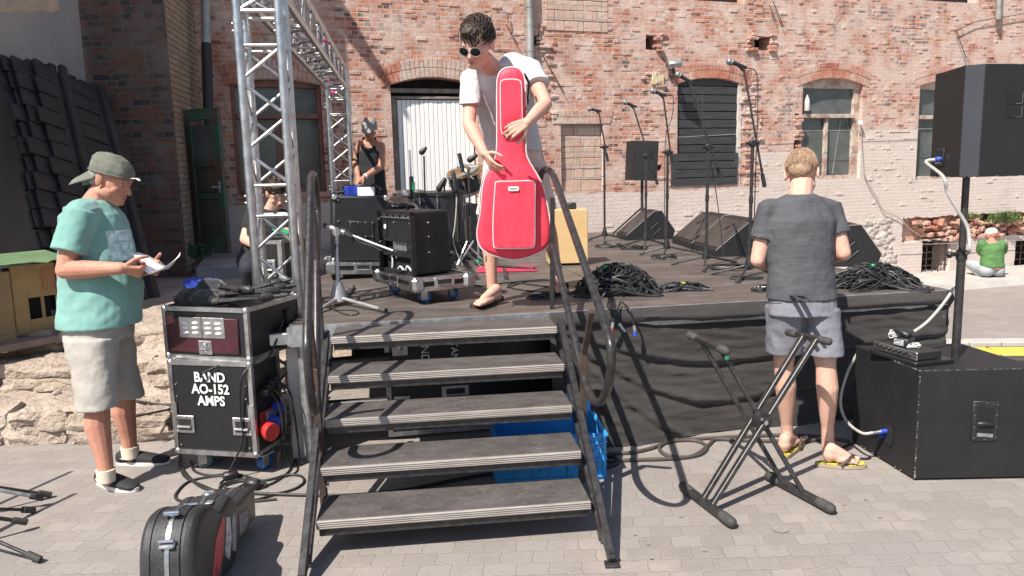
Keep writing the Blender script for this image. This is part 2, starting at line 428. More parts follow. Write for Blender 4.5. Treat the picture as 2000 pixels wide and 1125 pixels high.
# broken brick ends round damaged jambs, holes and the basement opening
mb = MB(WF)
def rubble(px, n, dmin=.0, dmax=.06, wfac=1.0, mbx=None, lo=.5):
    u0, v0, u1, v1 = rect(*px); mbx = MB(WF)
    for i in range(n):
        u = random.uniform(u0, u1); v = (math.floor(random.uniform(v0, v1)/BRH)+.5)*BRH
        a = M.Rotation(random.uniform(-.16, .16), 3, 'Z') @ M.Rotation(random.uniform(-.12, .12), 3, 'Y') @ M.Rotation(random.uniform(-.15, .15), 3, 'X')
        (mbx or mb).box((u, -random.uniform(dmin, dmax)+.03, v), (random.uniform(.05, .14)*wfac, random.uniform(.05, .1), BRH*random.uniform(.6, .98)), a, .008)
    part('broken_brick_ends', mbx, m_arch, bb, smooth=False)
rubble((1450, 165, 1486, 355), 110, -.01, .02)
rubble((1548, 215, 1567, 300), 16, 0, .035)
rubble((1040, 40, 1062, 110), 14, 0, .03); rubble((1284, 66, 1300, 100), 8); rubble((1462, 70, 1476, 98), 8); rubble((1506, 66, 1514, 98), 7)
rubble((1060, 80, 1085, 240), 26, 0, .02); rubble((1255, 140, 1302, 172), 14, 0, .02)
mb = MB(WF)
for px, n in (((1790, 424, 2070, 440), 80), ((1800, 436, 2070, 452), 100), ((1815, 448, 2070, 462), 90)):
    u0, v0, u1, v1 = rect(*px)
    for i in range(n):
        a = M.Rotation(random.uniform(-.5, .5), 3, 'Z') @ M.Rotation(random.uniform(-.22, .22), 3, 'Y') @ M.Rotation(random.uniform(-.3, .3), 3, 'X')
        mb.box((random.uniform(u0, u1), random.uniform(-.03, .13), random.uniform(v0, v1)), (random.uniform(.07, .2), .1, random.uniform(.03, .075)), a, .006)
u0, v0, u1, v1 = rw['recess']
mb.box(((u0+u1)/2, .16, (v0+v1)/2), (u1-u0, .04, v1-v0))
part('broken_brick_ledge', mb, pm('crumbled_brick', (.55, .36, .28), .9, 0, (.36, .14, .09), 3.2, 60, .9, .01, lo=.38, hi=.6), bb, smooth=False)
# boulders of the old footing showing through
mb = MB(WF)
u0, v0, u1, v1 = rect(1684, 430, 1748, 512)
for i in range(60):
    r = random.uniform(.07, .15)
    mb.ell((random.uniform(u0, u1), .035, random.uniform(v0, v1)), (r, .06, r*.6), M.Rotation(random.uniform(-.5, .5), 4, 'Y'), 7, 5)
part('fieldstone_footing', mb, pm('fieldstone', (.55, .48, .42), .9, 0, (.36, .31, .28), 4, 40, .9, .02), bb)
# windows
m_framR = pm('brown_window_paint', (.26, .115, .085), .7, 0, (.14, .07, .055), 6, 60, .4, .002)
m_framP = pm('peeling_window_paint', (.5, .42, .35), .75, 0, (.3, .19, .15), 7, 50, .7, .003, lo=.4, hi=.58)
m_framW = pm('old_white_paint', (.62, .58, .52), .75, 0, (.42, .36, .31), 9, 50, .5, .003)
def window(key, mat, tr, mull, sideR=0, topband=.0, dep=.1):
    u0, v0, u1, v1 = rw[key]; fw = .055
    mb = MB(WF)
    def b(a, c, e, f, y=0, d=.06): mb.box(((a+e)/2, dep+y, (c+f)/2), (e-a, d, f-c), None, .004)
    vt = v1-topband
    b(u0, v0, u0+fw, v1, 0); b(u1-fw-sideR, v0, u1, v1, 0); b(u0+fw, v0, u1-fw-sideR, v0+fw, .002); b(u0+fw, vt-fw, u1-fw-sideR, v1, .002)
    fr = part('window', mb, mat, bb, smooth=False)
    mb = MB(WF); vm = v0+(v1-v0)*tr; um = u0+(u1-sideR-u0)*mull
    b2 = lambda a, c, e, f, d=.05, y=-.006: mb.box(((a+e)/2, dep+y, (c+f)/2), (e-a, d, f-c), None, .004)
    b2(u0+fw, vm-.03, u1-fw-sideR, vm+.035, .09, -.02); b2(um-.035, v0+fw, um+.035, vm-.03)
    mb.box(((um*1), dep-.05, v0-.0+.01), (u1-u0-.02, .1, .025), None, .004) if 0 else None
    part('sash_bars', mb, mat, fr, smooth=False)
    mb = MB(WF); mb.box(((u0+u1)/2, dep+.03, (v0+v1)/2), (u1-u0-.02, .006, v1-v0-.02))
    part('pane', mb, m_glass, fr, smooth=False)
    mb = MB(WF); mb.box(((u0+u1)/2, dep+.16, (v0+v1)/2), (u1-u0+.2, .02, v1-v0+.2))
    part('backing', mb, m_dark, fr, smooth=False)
    return fr, (u0, v0, u1, v1, vm, um)
window('winL', m_framR, .68, .5, 0, .04)
f1, q1 = window('win1', m_framP, .63, .48, .07, .1)
window('win2', m_framP, .63, .5, 0, .1)
# pale curtain strip inside the right window
mb = MB(WF); mb.bar((q1[5]+.2, .12, q1[1]+.07), (q1[5]+.33, .12, q1[4]-.06), .035, .004, (0, 1, 0)); part('curtain_edge', mb, pm('dusty_curtain', (.22, .22, .21), .8), f1, smooth=False)
# shutter of overlapping black boards
u0, v0, u1, v1 = rw['shut']
m_board = pm('tarred_boards', (.055, .054, .056), .62, 0, (.03, .03, .032), 3, 30, .5, .004, stretch=(1, 1, 9))
sh = None; mb = MB(WF); n = 13; hh = (v1-v0+.02)/n
for i in range(n):
    xx0 = u0-(.12 if i < 4 else 0); mb.box(((xx0+u1-.09)/2, .05-.01*(i % 2)-(.06 if i < 4 else 0), v0-.01+hh*(i+.5)), (u1-.09-xx0, .022, hh-.012), M.Rotation(.05, 3, 'X'), .004)
sh = part('shutter', mb, m_board, bb, smooth=False)
mb = MB(WF); mb.box((u1-.05, .03, (v0+v1)/2), (.07, .05, v1-v0), None, .005); part('shutter_frame', mb, m_framW, sh, smooth=False)
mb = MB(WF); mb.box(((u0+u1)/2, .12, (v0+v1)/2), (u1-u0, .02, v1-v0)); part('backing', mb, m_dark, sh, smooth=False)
# white plank door in its deep arched opening
u0, v0, u1, v1 = rw['door']; vt = L(850, 194)[1]
mb = MB(WF); n = 17; ww = (u1-u0-.12)/n
for i in range(n): mb.box((u0+.1+ww*(i+.5), .13+random.uniform(-.003, .003), (v0+vt)/2), (ww-.006, .03, vt-v0), None, .004)
dr = part('plank_door', mb, pm('white_door_paint', (.84, .83, .8), .7, 0, (.74, .72, .69), 7, 50, .3, .003, lo=.2, hi=.5, stretch=(3, 1, .3)), bb, smooth=False)
mb = MB(WF); mb.box((u0+.05, .1, (v0+vt)/2), (.07, .07, vt-v0+.02), None, .004); mb.box(((u0+u1)/2, .12, vt+.03), (u1-u0, .06, .035), None, .004)
mb.box(((u0+u1)/2, .14, L(850, 180)[1]+.03), (u1-u0, .06, .06), None, .004)
part('door_frame', mb, pm('weathered_frame', (.3, .25, .22), .8, 0, (.16, .12, .1), 8, 60, .6, .003), dr, smooth=False)
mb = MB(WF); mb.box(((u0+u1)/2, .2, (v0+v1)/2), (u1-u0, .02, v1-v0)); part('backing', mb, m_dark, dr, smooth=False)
# bricked-up niche and the pale block patch over it
u0, v0, u1, v1 = rw['niche']; mb = MB(WF)
rws = 6; bh = (v1-v0)/rws
for i in range(rws):
    x = u0-(.1 if i % 2 else 0)
    while x < u1:
        w_ = .34; a = max(x, u0); e = min(x+w_, u1)
        if e-a > .03: mb.box(((a+e)/2, .085+random.uniform(-.008, .008), v0+bh*(i+.5)), (e-a-.006, .05, bh-.006), None, .006)
        x += w_
mb.box(((u0+u1)/2, .11, (v0+v1)/2), (u1-u0, .02, v1-v0))
part('walled_up_doorway', mb, m_block, bb, smooth=False)
mb = MB(WF); u0, v0, u1, v1 = rect(1064, -60, 1187, 62)
for i in range(6):
    x = u0-(.15 if i % 2 else 0)
    while x < u1:
        a = max(x, u0); e = min(x+.3, u1)
        if e-a > .03: mb.box(((a+e)/2, .0, v0+(v1-v0)/6*(i+.5)), (e-a-.01, .02+random.uniform(0, .008), (v1-v0)/6-.01), None, .006)
        x += .3
part('block_patch', mb, m_block, bb, smooth=False)
# grates
for key in ('base1', 'base2'):
    u0, v0, u1, v1 = rw[key]; mb = MB(WF)
    for i in range(1, 5): mb.bar((u0+(u1-u0)*i/4.5, .05, v0), (u0+(u1-u0)*i/4.5+.01, .05, v1), .014, .014)
    for i in range(1, 5): mb.bar((u0, .062, v0+(v1-v0)*i/5), (u1, .062, v0+(v1-v0)*i/5), .014, .014)
    part('window_grate', mb, m_rust, bb, smooth=False)
# down-pipes
m_zinc = pm('zinc_pipe', (.42, .42, .41), .5, .5, (.26, .24, .22), 4, 60, .4, .003)
mb = MB(); a = W(1033, -60, .07); b_ = W(1036, 132, .07); mb.cyl(a, b_, .055, None, 16); 
for q in (.35, .8): mb.cyl(a.lerp(b_, q), a.lerp(b_, q)+V((0, 0, -.05)), .06, None, 16)
part('downpipe', mb, m_zinc, bb)
mb = MB(); a = W(1953, -60, .09); b_ = W(1950, 38, .09); mb.cyl(a, b_, .05, None, 16); part('downpipe', mb, m_zinc, bb)
# iron ties, wires and the thin cable down from the window
m_wire = pm('old_iron', (.09, .06, .05), .7, .3)
mb = MB()
for P in (((990, 24), (993, 44), (988, 47), (1012, 88)), ((1068, 112), (1075, 104)), ((1060, 108), (1103, 183)), ((1295, 112), (1300, 104)), ((1295, 112), (1308, 136)), ((1510, 2), (1522, 32), (1530, 52)), ((1503, 10), (1515, 40)), ((1868, 60), (1886, 112)), ((1868, 60), (1905, 42), (2000, 27), (2060, 15))):
    mb.tube([W(x, y, .05) for x, y in P], .007, 6)
part('iron_ties', mb, m_wire, bb)
mb = MB(); mb.tube(spline([W(x, y, .04) for x, y in ((1681, 238), (1684, 300), (1690, 345), (1712, 385), (1727, 412), (1755, 425), (1775, 445), (1800, 462))], 5), .009, 6)
mb.tube([W(x, y, .08) for x, y in ((1320, 268), (1560, 256), (1850, 251))], .004, 5)
mb.tube([W(x, y, .08) for x, y in ((1755, 478), (1900, 475), (2060, 466))], .005, 5)
part('loose_wire', mb, m_cableg, bb)
mb = MB(); c = W(1680, 240, .06); mb.box(c, (.07, .05, .07), None, .006); part('junction_box', mb, m_white, bb)
fl = thing('floodlight', 'small grey floodlight on a bracket beside the shuttered window', 'lamp', W(1315, 132, .05))
mb = MB(); c = W(1318, 124, .25); mb.box(c, (.2, .14, .09), M.Rotation(.5, 3, 'X'), .02); part('lamp_head', mb, m_alud, fl)
mb = MB(); mb.bar(W(1312, 140, 0), c, .03, .03); mb.box(W(1312, 142, .03), (.1, .06, .12), None, .01); part('bracket', mb, m_rust, fl)
yb = MB(); yb.box(W(1284, 156, .0), (.2, .05, .15), M.Rotation(math.atan2(wd.y, wd.x), 3, 'Z'), .006)
tag(part('meter_box', yb, pm('pale_yellow_panel', (.62, .56, .34), .7, 0, (.5, .44, .26)), None), 'pale yellow square box let into the brick wall above the boarded window', 'box')
# bottle on the transom
bt = MB(); c = W(1576, 217, -.02); bt.lathe([(.0, 0), (.04, .005), (.042, .02), (.042, .14), (.035, .19), (.015, .24), (.015, .26), (0, .262)], c, (0, 0, 1), 12)
tag(part('bottle', bt, pm('clear_bottle', (.6, .6, .58), .2, 0, (.55, .4, .38), 5), None), 'clear plastic bottle standing on the window transom', 'bottle')
# weeds
def tuft(name, label, c, w_, h, n, mat, cat='plant'):
    mb = MB()
    for i in range(n):
        p = V(c)+V((random.gauss(0, w_*.4), random.uniform(-.12, .05), random.uniform(-.02, .02)))
        d = V((random.gauss(0, .4), random.gauss(-.1, .35), 1)).normalized()*h*random.uniform(.5, 1.1); s = V((random.uniform(-1, 1), random.uniform(-.4, .4), 0)).normalized()*h*.05
        q = p+d*.6; e = p+d+V((d.x*.5, d.y*.5, -h*.15)); mb.add([p-s, p+s, q+s*.8, q-s*.8, e], [[0, 1, 2, 3], [3, 2, 4]])
    return tag(part(name, mb, mat, None, smooth=False), label, cat)
m_grass = pm('weed_green', (.16, .22, .06), .6, 0, (.07, .11, .03), 12)
tuft('weed_tuft', 'green grass tuft growing on the broken brick ledge above the squatting man', W(1955, 432, .02), .36, .24, 480, m_grass)
tuft('weed_tuft', 'thin sprigs growing from the ledge left of the speaker pole', W(1893, 425, .02), .3, .14, 60, m_grass)
# ------------------------------------------------------------------ ground
m_pave = NT('interlocking_pavers'); k = m_pave
co = k.coord((1, 1, 1)); sw = k.n('ShaderNodeSeparateXYZ'); k.l(co, sw.inputs[0])
wx = k.math('ADD', sw.outputs[0], k.math('MULTIPLY', k.math('SINE', k.math('MULTIPLY', sw.outputs[1], 62.8)), .004))
wy = k.math('ADD', sw.outputs[1], k.math('MULTIPLY', k.math('SINE', k.math('MULTIPLY', sw.outputs[0], 93.)), .004))
cb = k.n('ShaderNodeCombineXYZ'); k.l(wx, cb.inputs[0]); k.l(wy, cb.inputs[1])
dn = k.n('ShaderNodeTexNoise'); dn.inputs['Scale'].default_value = 9; k.l(co, dn.inputs['Vector'])
vs_ = k.n('ShaderNodeVectorMath', operation='SCALE'); k.l(dn.outputs[1], vs_.inputs[0]); vs_.inputs[3].default_value = .012
va = k.n('ShaderNodeVectorMath', operation='ADD'); k.l(cb.outputs[0], va.inputs[0]); k.l(vs_.outputs[0], va.inputs[1])
br = k.n('ShaderNodeTexBrick'); k.l(va.outputs[0], br.inputs['Vector'])
for a, b in (('Color1', (0, 0, 0, 1)), ('Color2', (1, 1, 1, 1)), ('Mortar', (.5, .5, .5, 1)), ('Scale', 1), ('Mortar Size', .0045), ('Mortar Smooth', .6), ('Bias', 0), ('Brick Width', .135), ('Row Height', .1)): br.inputs[a].default_value = b
fac = br.outputs['Fac']; big = k.noise(.8, 4); fine = k.noise(120, 4, .7); mid = k.noise(9, 5, .7)
c = k.mix(br.outputs['Color'], (.215, .183, .165), (.275, .238, .215)); c = k.mix(k.ramp(big, [(.35, (0, 0, 0)), (.65, (1, 1, 1))]), c, k.mix(.5, c, (.3, .275, .26)))
c = k.mix(.3, c, k.ramp(fine, [(.3, (.4, .4, .4)), (.7, (1, 1, 1))]), 'MULTIPLY')
c = k.mix(k.ramp(mid, [(.55, (0, 0, 0)), (.74, (.55, .55, .55))]), c, (.16, .14, .125)); sand = k.noise(1.9, 6, .75); c = k.mix(k.ramp(sand, [(.52, (0, 0, 0)), (.7, (.5, .5, .5))]), c, (.36, .3, .25)); speck = k.noise(260, 2, .5); c = k.mix(k.ramp(speck, [(.66, (0, 0, 0)), (.7, (.7, .7, .7))]), c, (.5, .47, .43))
c = k.mix(k.math('MULTIPLY', fac, .5), c, k.mix(mid, (.17, .135, .11), (.4, .33, .27)))
h = k.math('ADD', k.math('MULTIPLY', k.math('SUBTRACT', 1, fac), .8), k.math('ADD', k.math('MULTIPLY', fine, .25), k.math('MULTIPLY', mid, .3)))
m_pave = k.out(c, .88, k.bump(h, .65, .007))
def gz(x, y):
    s = min(max((y-6.4)/6.6, 0), 1); s = s*s*(3-2*s); return -.46*s
mb = MB()
xs = [-60, -30, -12]+[-8+i*.5 for i in range(57)]+[24, 40, 80]; ys = [-40, -15, -6]+[-3+i*.5 for i in range(40)]+[20, 30, 60]
mb.grid(lambda u, v: V((xs[round(u*(len(xs)-1))], ys[round(v*(len(ys)-1))], gz(0, ys[round(v*(len(ys)-1))]))), len(xs)-1, len(ys)-1)
struct('ground', mb, m_pave, True)
# pale pavement strip along the foot of the wall
m_conc = pm('concrete', (.46, .42, .38), .9, 0, (.34, .31, .28), 2, 70, .6, .006, lo=.3, hi=.7)
mb = MB(WF)
def sw_(u, v):
    x = L(1560, 500)[0]+u*12; y = -1.45*(1-v); return V((x, y, gz(0, (WF @ V((x, y, 0))).y)+.03+(.07 if v > .0 else -.2)))
mb.grid(sw_, 60, 8); struct('pavement', mb, m_conc, True)
# kerb stones by the cable ramp
mb = MB(); a = PZ(1838, 678, 0); b_ = PZ(2090, 676, 0)
for i in range(4): 
    p = a.lerp(b_, i/4); q = a.lerp(b_, (i+.97)/4); mb.bar(p+V((0, .1, .012)), q+V((0, .1, .012)), .16, .05, (0, 0, 1), .01)
struct('kerb', mb, m_conc)
rp = thing('cable_ramp', 'flat yellow cable ramp lying on the paving behind the subwoofer', 'cable ramp', PZ(1895, 690))
for i in range(3):
    a = PZ(1845+i*98, 688.5, .03); b_ = PZ(1845+(i+1)*98-3, 688, .03)
    mb = MB(); mb.bar(a, b_, .26, .04, (0, 0, 1), .012); part('yellow_lid', mb, m_yel, rp)
mb = MB(); mb.bar(PZ(1845, 693, .015), PZ(2140, 691, .015), .46, .035, (0, 0, 1), .01); part('rubber_base', mb, m_rub, rp)
# ------------------------------------------------------------------ left terrace and broken steps
def nz(x, y, s=1): return NZ.noise(V((x*s, y*s, 3.3)))
def stepz(x, y):
    j = .07*nz(x, 0, 2.2)+.035*nz(x, 5, 9)
    e = (4.66+j, 5.22+.1*nz(x, 9, 1.6)+.03*nz(x, 2, 11), 5.66+.1*nz(x, 4, 1.3)+.03*nz(x, 7, 9)); hs = (.19, .18, .15); z = 0
    for q, h in zip(e, hs): t = min(max((y-q)/.045, 0), 1); z += h*(t**.5)
    t = min(max((y-6.6)/.5, 0), 1); z += .02*t
    slope = min(max((-1.62-.55*max(0, y-4.7)*0-x+.12*nz(0, y, 5)+.06*nz(x, y, 14))/.42, 0), 1) if y < 6.2 else 1
    z *= slope if y < 5.9 else max(slope, min(1, (y-5.9)/.3))
    rough = .028*nz(x, y, 5)+.018*nz(x, y, 13)+.012*nz(x, y, 31)+.05*max(0, nz(x+7, y, 2.1)-.15)
    if y > 6.9: rough *= .25
    return z*1.0+rough*min(1, z*6)-(.03 if z < .01 else 0)
NX, NY = 210, 230
ysl = [4.35+i*.0115 for i in range(140)]; ysl += [ysl[-1]+.06*(i+1) for i in range(90)]
mb = MB(); mb.grid(lambda u, v: V((-7.2+5.9*u, ysl[round(v*(len(ysl)-1))], stepz(-7.2+5.9*u, ysl[round(v*(len(ysl)-1))]))), NX, len(ysl)-1)
m_stone = pm('crumbling_limestone', (.42, .34, .275), .92, 0, (.27, .21, .165), 2.5, 26, 1, .03, lo=.3, hi=.62)
struct('broken_stone_steps', mb, m_stone, True, 50)
def rock(c, d, rz, seed):
    mb = MB(); n = 7; hx, hy, hz = d[0]/2, d[1]/2, d[2]/2; bm = bmesh.new(); bmesh.ops.create_cube(bm, size=1); bmesh.ops.subdivide_edges(bm, edges=bm.edges[:], cuts=6, use_grid_fill=True)
    Rm = M.Rotation(rz, 3, 'Z') @ M.Rotation(random.uniform(-.08, .08), 3, 'X'); vs = []
    for v in bm.verts:
        p = V((v.co.x*d[0], v.co.y*d[1], v.co.z*d[2])); q = p*6+V((seed, seed*2, 0)); nn_ = V((NZ.noise(q), NZ.noise(q+V((9, 0, 0))), NZ.noise(q+V((0, 9, 0)))))
        r_ = 1-.12*max(0, (abs(v.co.x)+abs(v.co.y)+abs(v.co.z))-.95); cell = NZ.cell(q*1.3)*.012; vs.append(Rm @ (p*r_+nn_*min(d)*.3+V((cell, cell, cell*.5))*1.4+V((NZ.noise(q*4), NZ.noise(q*4+V((5, 5, 5))), NZ.noise(q*5)))*.014)+V(c))
    bm.verts.ensure_lookup_table(); mb.add(vs, [[v.index for v in f.verts] for f in bm.faces]); bm.free(); return struct('stone_slab', mb, m_stone, True, 28)
sd_ = 0
for (ye, z0_, hh_) in ((4.66, 0, .19), (5.22, .19, .18), (5.66, .37, .15)):
    x = -5.0
    while x < -1.9+(.1 if ye < 5 else 0):
        w_ = random.uniform(.25, .7); sd_ += 1.7; hr_ = hh_*random.uniform(.5, .62)
        for lay in range(2):
            w2 = w_*random.uniform(.8, 1.02); rock((x+w_/2+random.uniform(-.04, .04), ye+.12+random.uniform(-.03, .04)-.015*(1-lay), z0_+hh_*(.26+.5*lay)), (w2, .3, hh_*.52), random.uniform(-.06, .06), sd_+lay)
        x += w_+random.uniform(-.02, .04)
for i in range(9): sd_ += 2.3; x = random.uniform(-2.35, -1.65); y = random.uniform(4.75, 6.0); rock((x, y, max(.02, stepz(x, y))), (random.uniform(.12, .3), random.uniform(.1, .25), random.uniform(.07, .15)), random.random()*3, sd_)
for i in range(34):
    x = random.uniform(-3.6, -1.55); y = random.uniform(4.35, 5.1) if i < 20 else random.uniform(4.5, 6)
    z = max(0, stepz(x, y)); r = random.uniform(.008, .03)
    if i >= 14 and not (-2.6 < x): continue
    mb = MB(); Rm = M.Rotation(random.random()*3, 4, 'Z'); mb.box((x, y, z+r*.5), (r*2, r*1.5, r*1.1), Rm, r*.35)
    tag(part('loose_stone', mb, m_stone, None), 'small loose stone fallen from the crumbling steps', 'stone', 'loose stones by the broken steps')
mb = MB(); mb.box((-2.75, 9.3, .6), (1.9, 1.6, .2), M.Rotation(.3, 3, 'Z'), .03); mb.box((-1.9, 7.7, .54), (2.4, .3, .1), M.Rotation(.12, 3, 'Z'), .02)
struct('concrete_step', mb, pm('grey_concrete', (.3, .29, .28), .9, 0, (.2, .19, .18), 3, 60, .6, .005))
# ------------------------------------------------------------------ building at the left
sb = thing('corner_building', 'tall shaded building at the left with plastered wall and brick pillar', 'building', (-4.3, 8, 0))
CR = PT(366, 530, 8.65); CR.z = 0                       # right front corner of the pillar
FD = V((-1, .06, 0)).normalized(); SD = (V((-3.9, 10.25, 0))-CR).normalized()
m_pil = brickmat('dark_pillar_brick', .21, .07, [(.045, .035, .032), (.1, .068, .058), (.2, .08, .055), (.14, .115, .1), (.21, .155, .13)], (.15, .13, .12), wash=(.2, .175, .155), patch=.5, msize=.008)  # pillar front brick in darker tones than the side wall
m_och = brickmat('ochre_brick', .21, .066, [(.34, .24, .17), (.42, .31, .22), (.5, .38, .28)], (.2, .15, .12), msize=.008, swz=('Y', 'Z', None), patch=.6)
mb = MB(); a = CR+FD*.97
mb.add([CR+V((0, 0, .2)), a+V((0, 0, .2)), a+V((0, 0, 6.6)), CR+V((0, 0, 6.6))], [[0, 3, 2, 1]]); part('pillar_front', mb, m_pil, sb, smooth=False)
# side wall with the doorway cut into it
SL = 2.0; dF = frame(CR, SD)
def sdp(s, z): return CR+SD*s+V((0, 0, z))
mb = MB()
for q in (((0, .2), (.36, .2), (.36, 6.6), (0, 6.6)), ((.36, 2.42), (SL, 2.42), (SL, 6.6), (.36, 6.6)), ((1.3, .2), (SL, .2), (SL, 2.42), (1.3, 2.42))):
    mb.add([sdp(*p) for p in q], [[0, 1, 2, 3]])
nS = V((-SD.y, SD.x, 0)) * 1
for s_, z0, z1 in ((.36, .2, 2.42), (1.3, .2, 2.42)): mb.add([sdp(s_, z0), sdp(s_, z1), sdp(s_, z1)+nS*.4, sdp(s_, z0)+nS*.4], [[0, 1, 2, 3]])
mb.add([sdp(.36, .2)+nS*.4, sdp(1.3, .2)+nS*.4, sdp(1.3, 2.42)+nS*.4, sdp(.36, 2.42)+nS*.4], [[0, 1, 2, 3]])
part('side_wall', mb, m_och, sb, smooth=False)
# gabled roof above the frame (its shadow falls on the long wall)
mb = MB(); t0 = sdp(0, 6.6); t1 = sdp(SL, 6.6); E = V((.27, 0, 0))
mb.add([t0+E+V((0, -.2, -.1)), t1+E+V((0, 0, -.1)), t1+V((-4, 0, 4.4)), t0+V((-4, -.2, 4.4)), t0+E+V((0, -.2, .02)), t1+E+V((0, 0, .02)), t1+V((-4, 0, 4.52)), t0+V((-4, -.2, 4.52))],
       [[0, 1, 2, 3], [7, 6, 5, 4], [0, 4, 5, 1], [1, 5, 6, 2], [2, 6, 7, 3], [3, 7, 4, 0]])
mb.add([t0, t0+V((-4, 0, 0)), t0+V((-4, 0, 4.4)), t1, t1+V((-4, 0, 0)), t1+V((-4, 0, 4.4))], [[0, 1, 2], [3, 5, 4]])
part('roof', mb, pm('roof_sheet', (.2, .19, .18), .6, .3), sb, smooth=False)
# curved plaster wall
m_plas = pm('stained_plaster', (.47, .41, .37), .9, 0, (.3, .27, .25), 1.2, 30, .6, .008, lo=.25, hi=.75, stretch=(1, 1, .5))
ex = a+V((.03, -.02, 0))
pts = spline([ex, V((-4.72, 7.9, 0)), V((-4.78, 7.0, 0)), V((-4.78, 6.0, 0)), V((-4.9, 5.0, 0)), V((-5.4, 4.2, 0)), V((-9, 4.0, 0))], 6)
mb = MB(); n = len(pts)
mb.add([p+V((0, 0, z)) for z in (.2, 6.6) for p in pts], [[i, i+1, n+i+1, n+i] for i in range(n-1)])
tp = [p+V((0, 0, 6.6)) for p in pts]+[V((-9, 8, 6.6))]; mb.add(tp, [list(range(len(tp)))])
part('plaster_wall', mb, m_plas, sb, ang=60)
mb = MB(); mb.bar(PT(-60, 2, 4.6), PT(93, 8, 5.6), .16, .12, (0, 0, 1), .01); part('eave_beam', mb, pm('sunlit_beam', (.5, .4, .3), .8), sb)
# green door standing open
gd = MB(); A = PT(361, 215, 9.0); B = PT(428, 217, 8.75); zb = PT(444, 495, 8.75).z-.02; zt = A.z
dx = (B-A); dx.z = 0; wD = dx.length+.06; GF = frame((A.x, A.y, zb), dx); GF0 = GF
m_gr = pm('flaking_green_paint', (.03, .1, .06), .6, 0, (.09, .055, .04), 4, 40, .6, .003, lo=.42, hi=.6); H = zt-zb
g = MB(GF); wD = .5*1; wD = dx.length
for (x0, x1, z0, z1) in ((0, .1, 0, H), (wD-.1, wD, 0, H), (.1, wD-.1, H-.13, H), (.1, wD-.1, H*.6, H*.66), (.1, wD-.1, H*.38, H*.42), (.1, wD-.1, 0, .2)):
    g.box(((x0+x1)/2, 0, (z0+z1)/2), (x1-x0-.001, .05, z1-z0), None, .005)
gdo = part('green_door', g, m_gr, sb, smooth=False)
g = MB(GF); g.box((wD/2, .012, H*.21+.05), (wD-.2, .02, H*.38)); g.box((wD/2, .012, H*.51), (wD-.2, .02, H*.2)); part('door_panel', g, pm('bare_door_panel', (.1, .06, .045), .8, 0, (.05, .06, .04), 3, 30, .5), gdo, smooth=False)
g = MB(GF); g.box((wD/2, .01, H*.77), (wD-.2, .01, H*.24)); part('door_window', g, m_glass, gdo, smooth=False)
g = MB(GF); g.cyl((wD-.06, -.03, H*.46), (wD-.14, -.06, H*.46), .012); g.box((wD-.06, -.03, H*.46), (.035, .015, .14), None, .003); part('handle', g, m_alud, gdo)
mb = MB(); a = PT(400, -40, 9.25); b_ = PT(403, 85, 9.25); c = PT(410, 330, 9.25); mb.cyl(a, b_, .055); part('downpipe', mb, m_zinc, sb)
mb = MB(); mb.cyl(b_, c, .06); part('downpipe', mb, pm('tarred_pipe', (.03, .026, .025), .6), sb)
tuft('weed_tuft', 'dark green weed in the corner under the open green door', PT(392, 500, 8.3), .12, .2, 110, pm('dark_weed', (.04, .08, .03), .7, 0, (.02, .04, .02)))
# stacked black timber panels leaning on the plaster
m_tim = pm('charred_timber', (.05, .043, .04), .75, 0, (.026, .022, .021), 4, 50, .7, .005, stretch=(1, 1, 3))
TL = PT(66, 120, 7.25); TR = PT(193, 178, 8.15); BR = PT(312, 640, 7.1)
ud = (TR-TL); WP = ud.length; ud.normalize(); dd = (BR-TR); HP = dd.length; dd.normalize(); nn = ud.cross(dd).normalized()
if nn.x < 0: nn = -nn
def pnl(k, first):
    off = -nn*(.05*k)-ud*(.035*k)-dd*(.012*k)
    t = thing('timber_panel', ('front black timber panel of the stack leaning on the plaster wall', 'second black timber panel in the leaning stack', 'third black timber panel in the leaning stack', 'rearmost black timber panel against the plaster wall')[k], 'timber panel', BR+off, 0, 'black timber panels leaning on the wall')
    mb = MB(); n = 15
    F0 = M(((ud.x, dd.x, nn.x), (ud.y, dd.y, nn.y), (ud.z, dd.z, nn.z)))
    for i in range(n):
        l0 = random.uniform(-.1, .0)-.12*(k > 0); c = TL+off+ud*(l0+WP)/2+dd*((i+.5)*HP/n)
        if i == n-1 and k: continue
        mb.box(c+nn*(.006*(i % 2)), (WP-l0, HP/n-.006, .024), F0 @ M.Rotation(.06, 3, 'X'), .004)
    part('boards', mb, m_tim, t, smooth=False)
    for q in ((.36, .985) if k == 0 else (.3, .97)):
        mb = MB(); c = TL+off+ud*(WP*q)+nn*.045+dd*HP*.5; mb.box(c-dd*.03, (.085, HP+.06, .05), F0, .006); part('batten', mb, m_tim, t, smooth=False)
    mb = MB()
    for q in (.1, .62, .78): mb.box(TL+off+ud*WP*q-nn*.05-dd*.03, (.1, .1, .07), F0, .005)
    part('block', mb, m_tim, t, smooth=False)
for k_ in range(4): pnl(k_, 0)
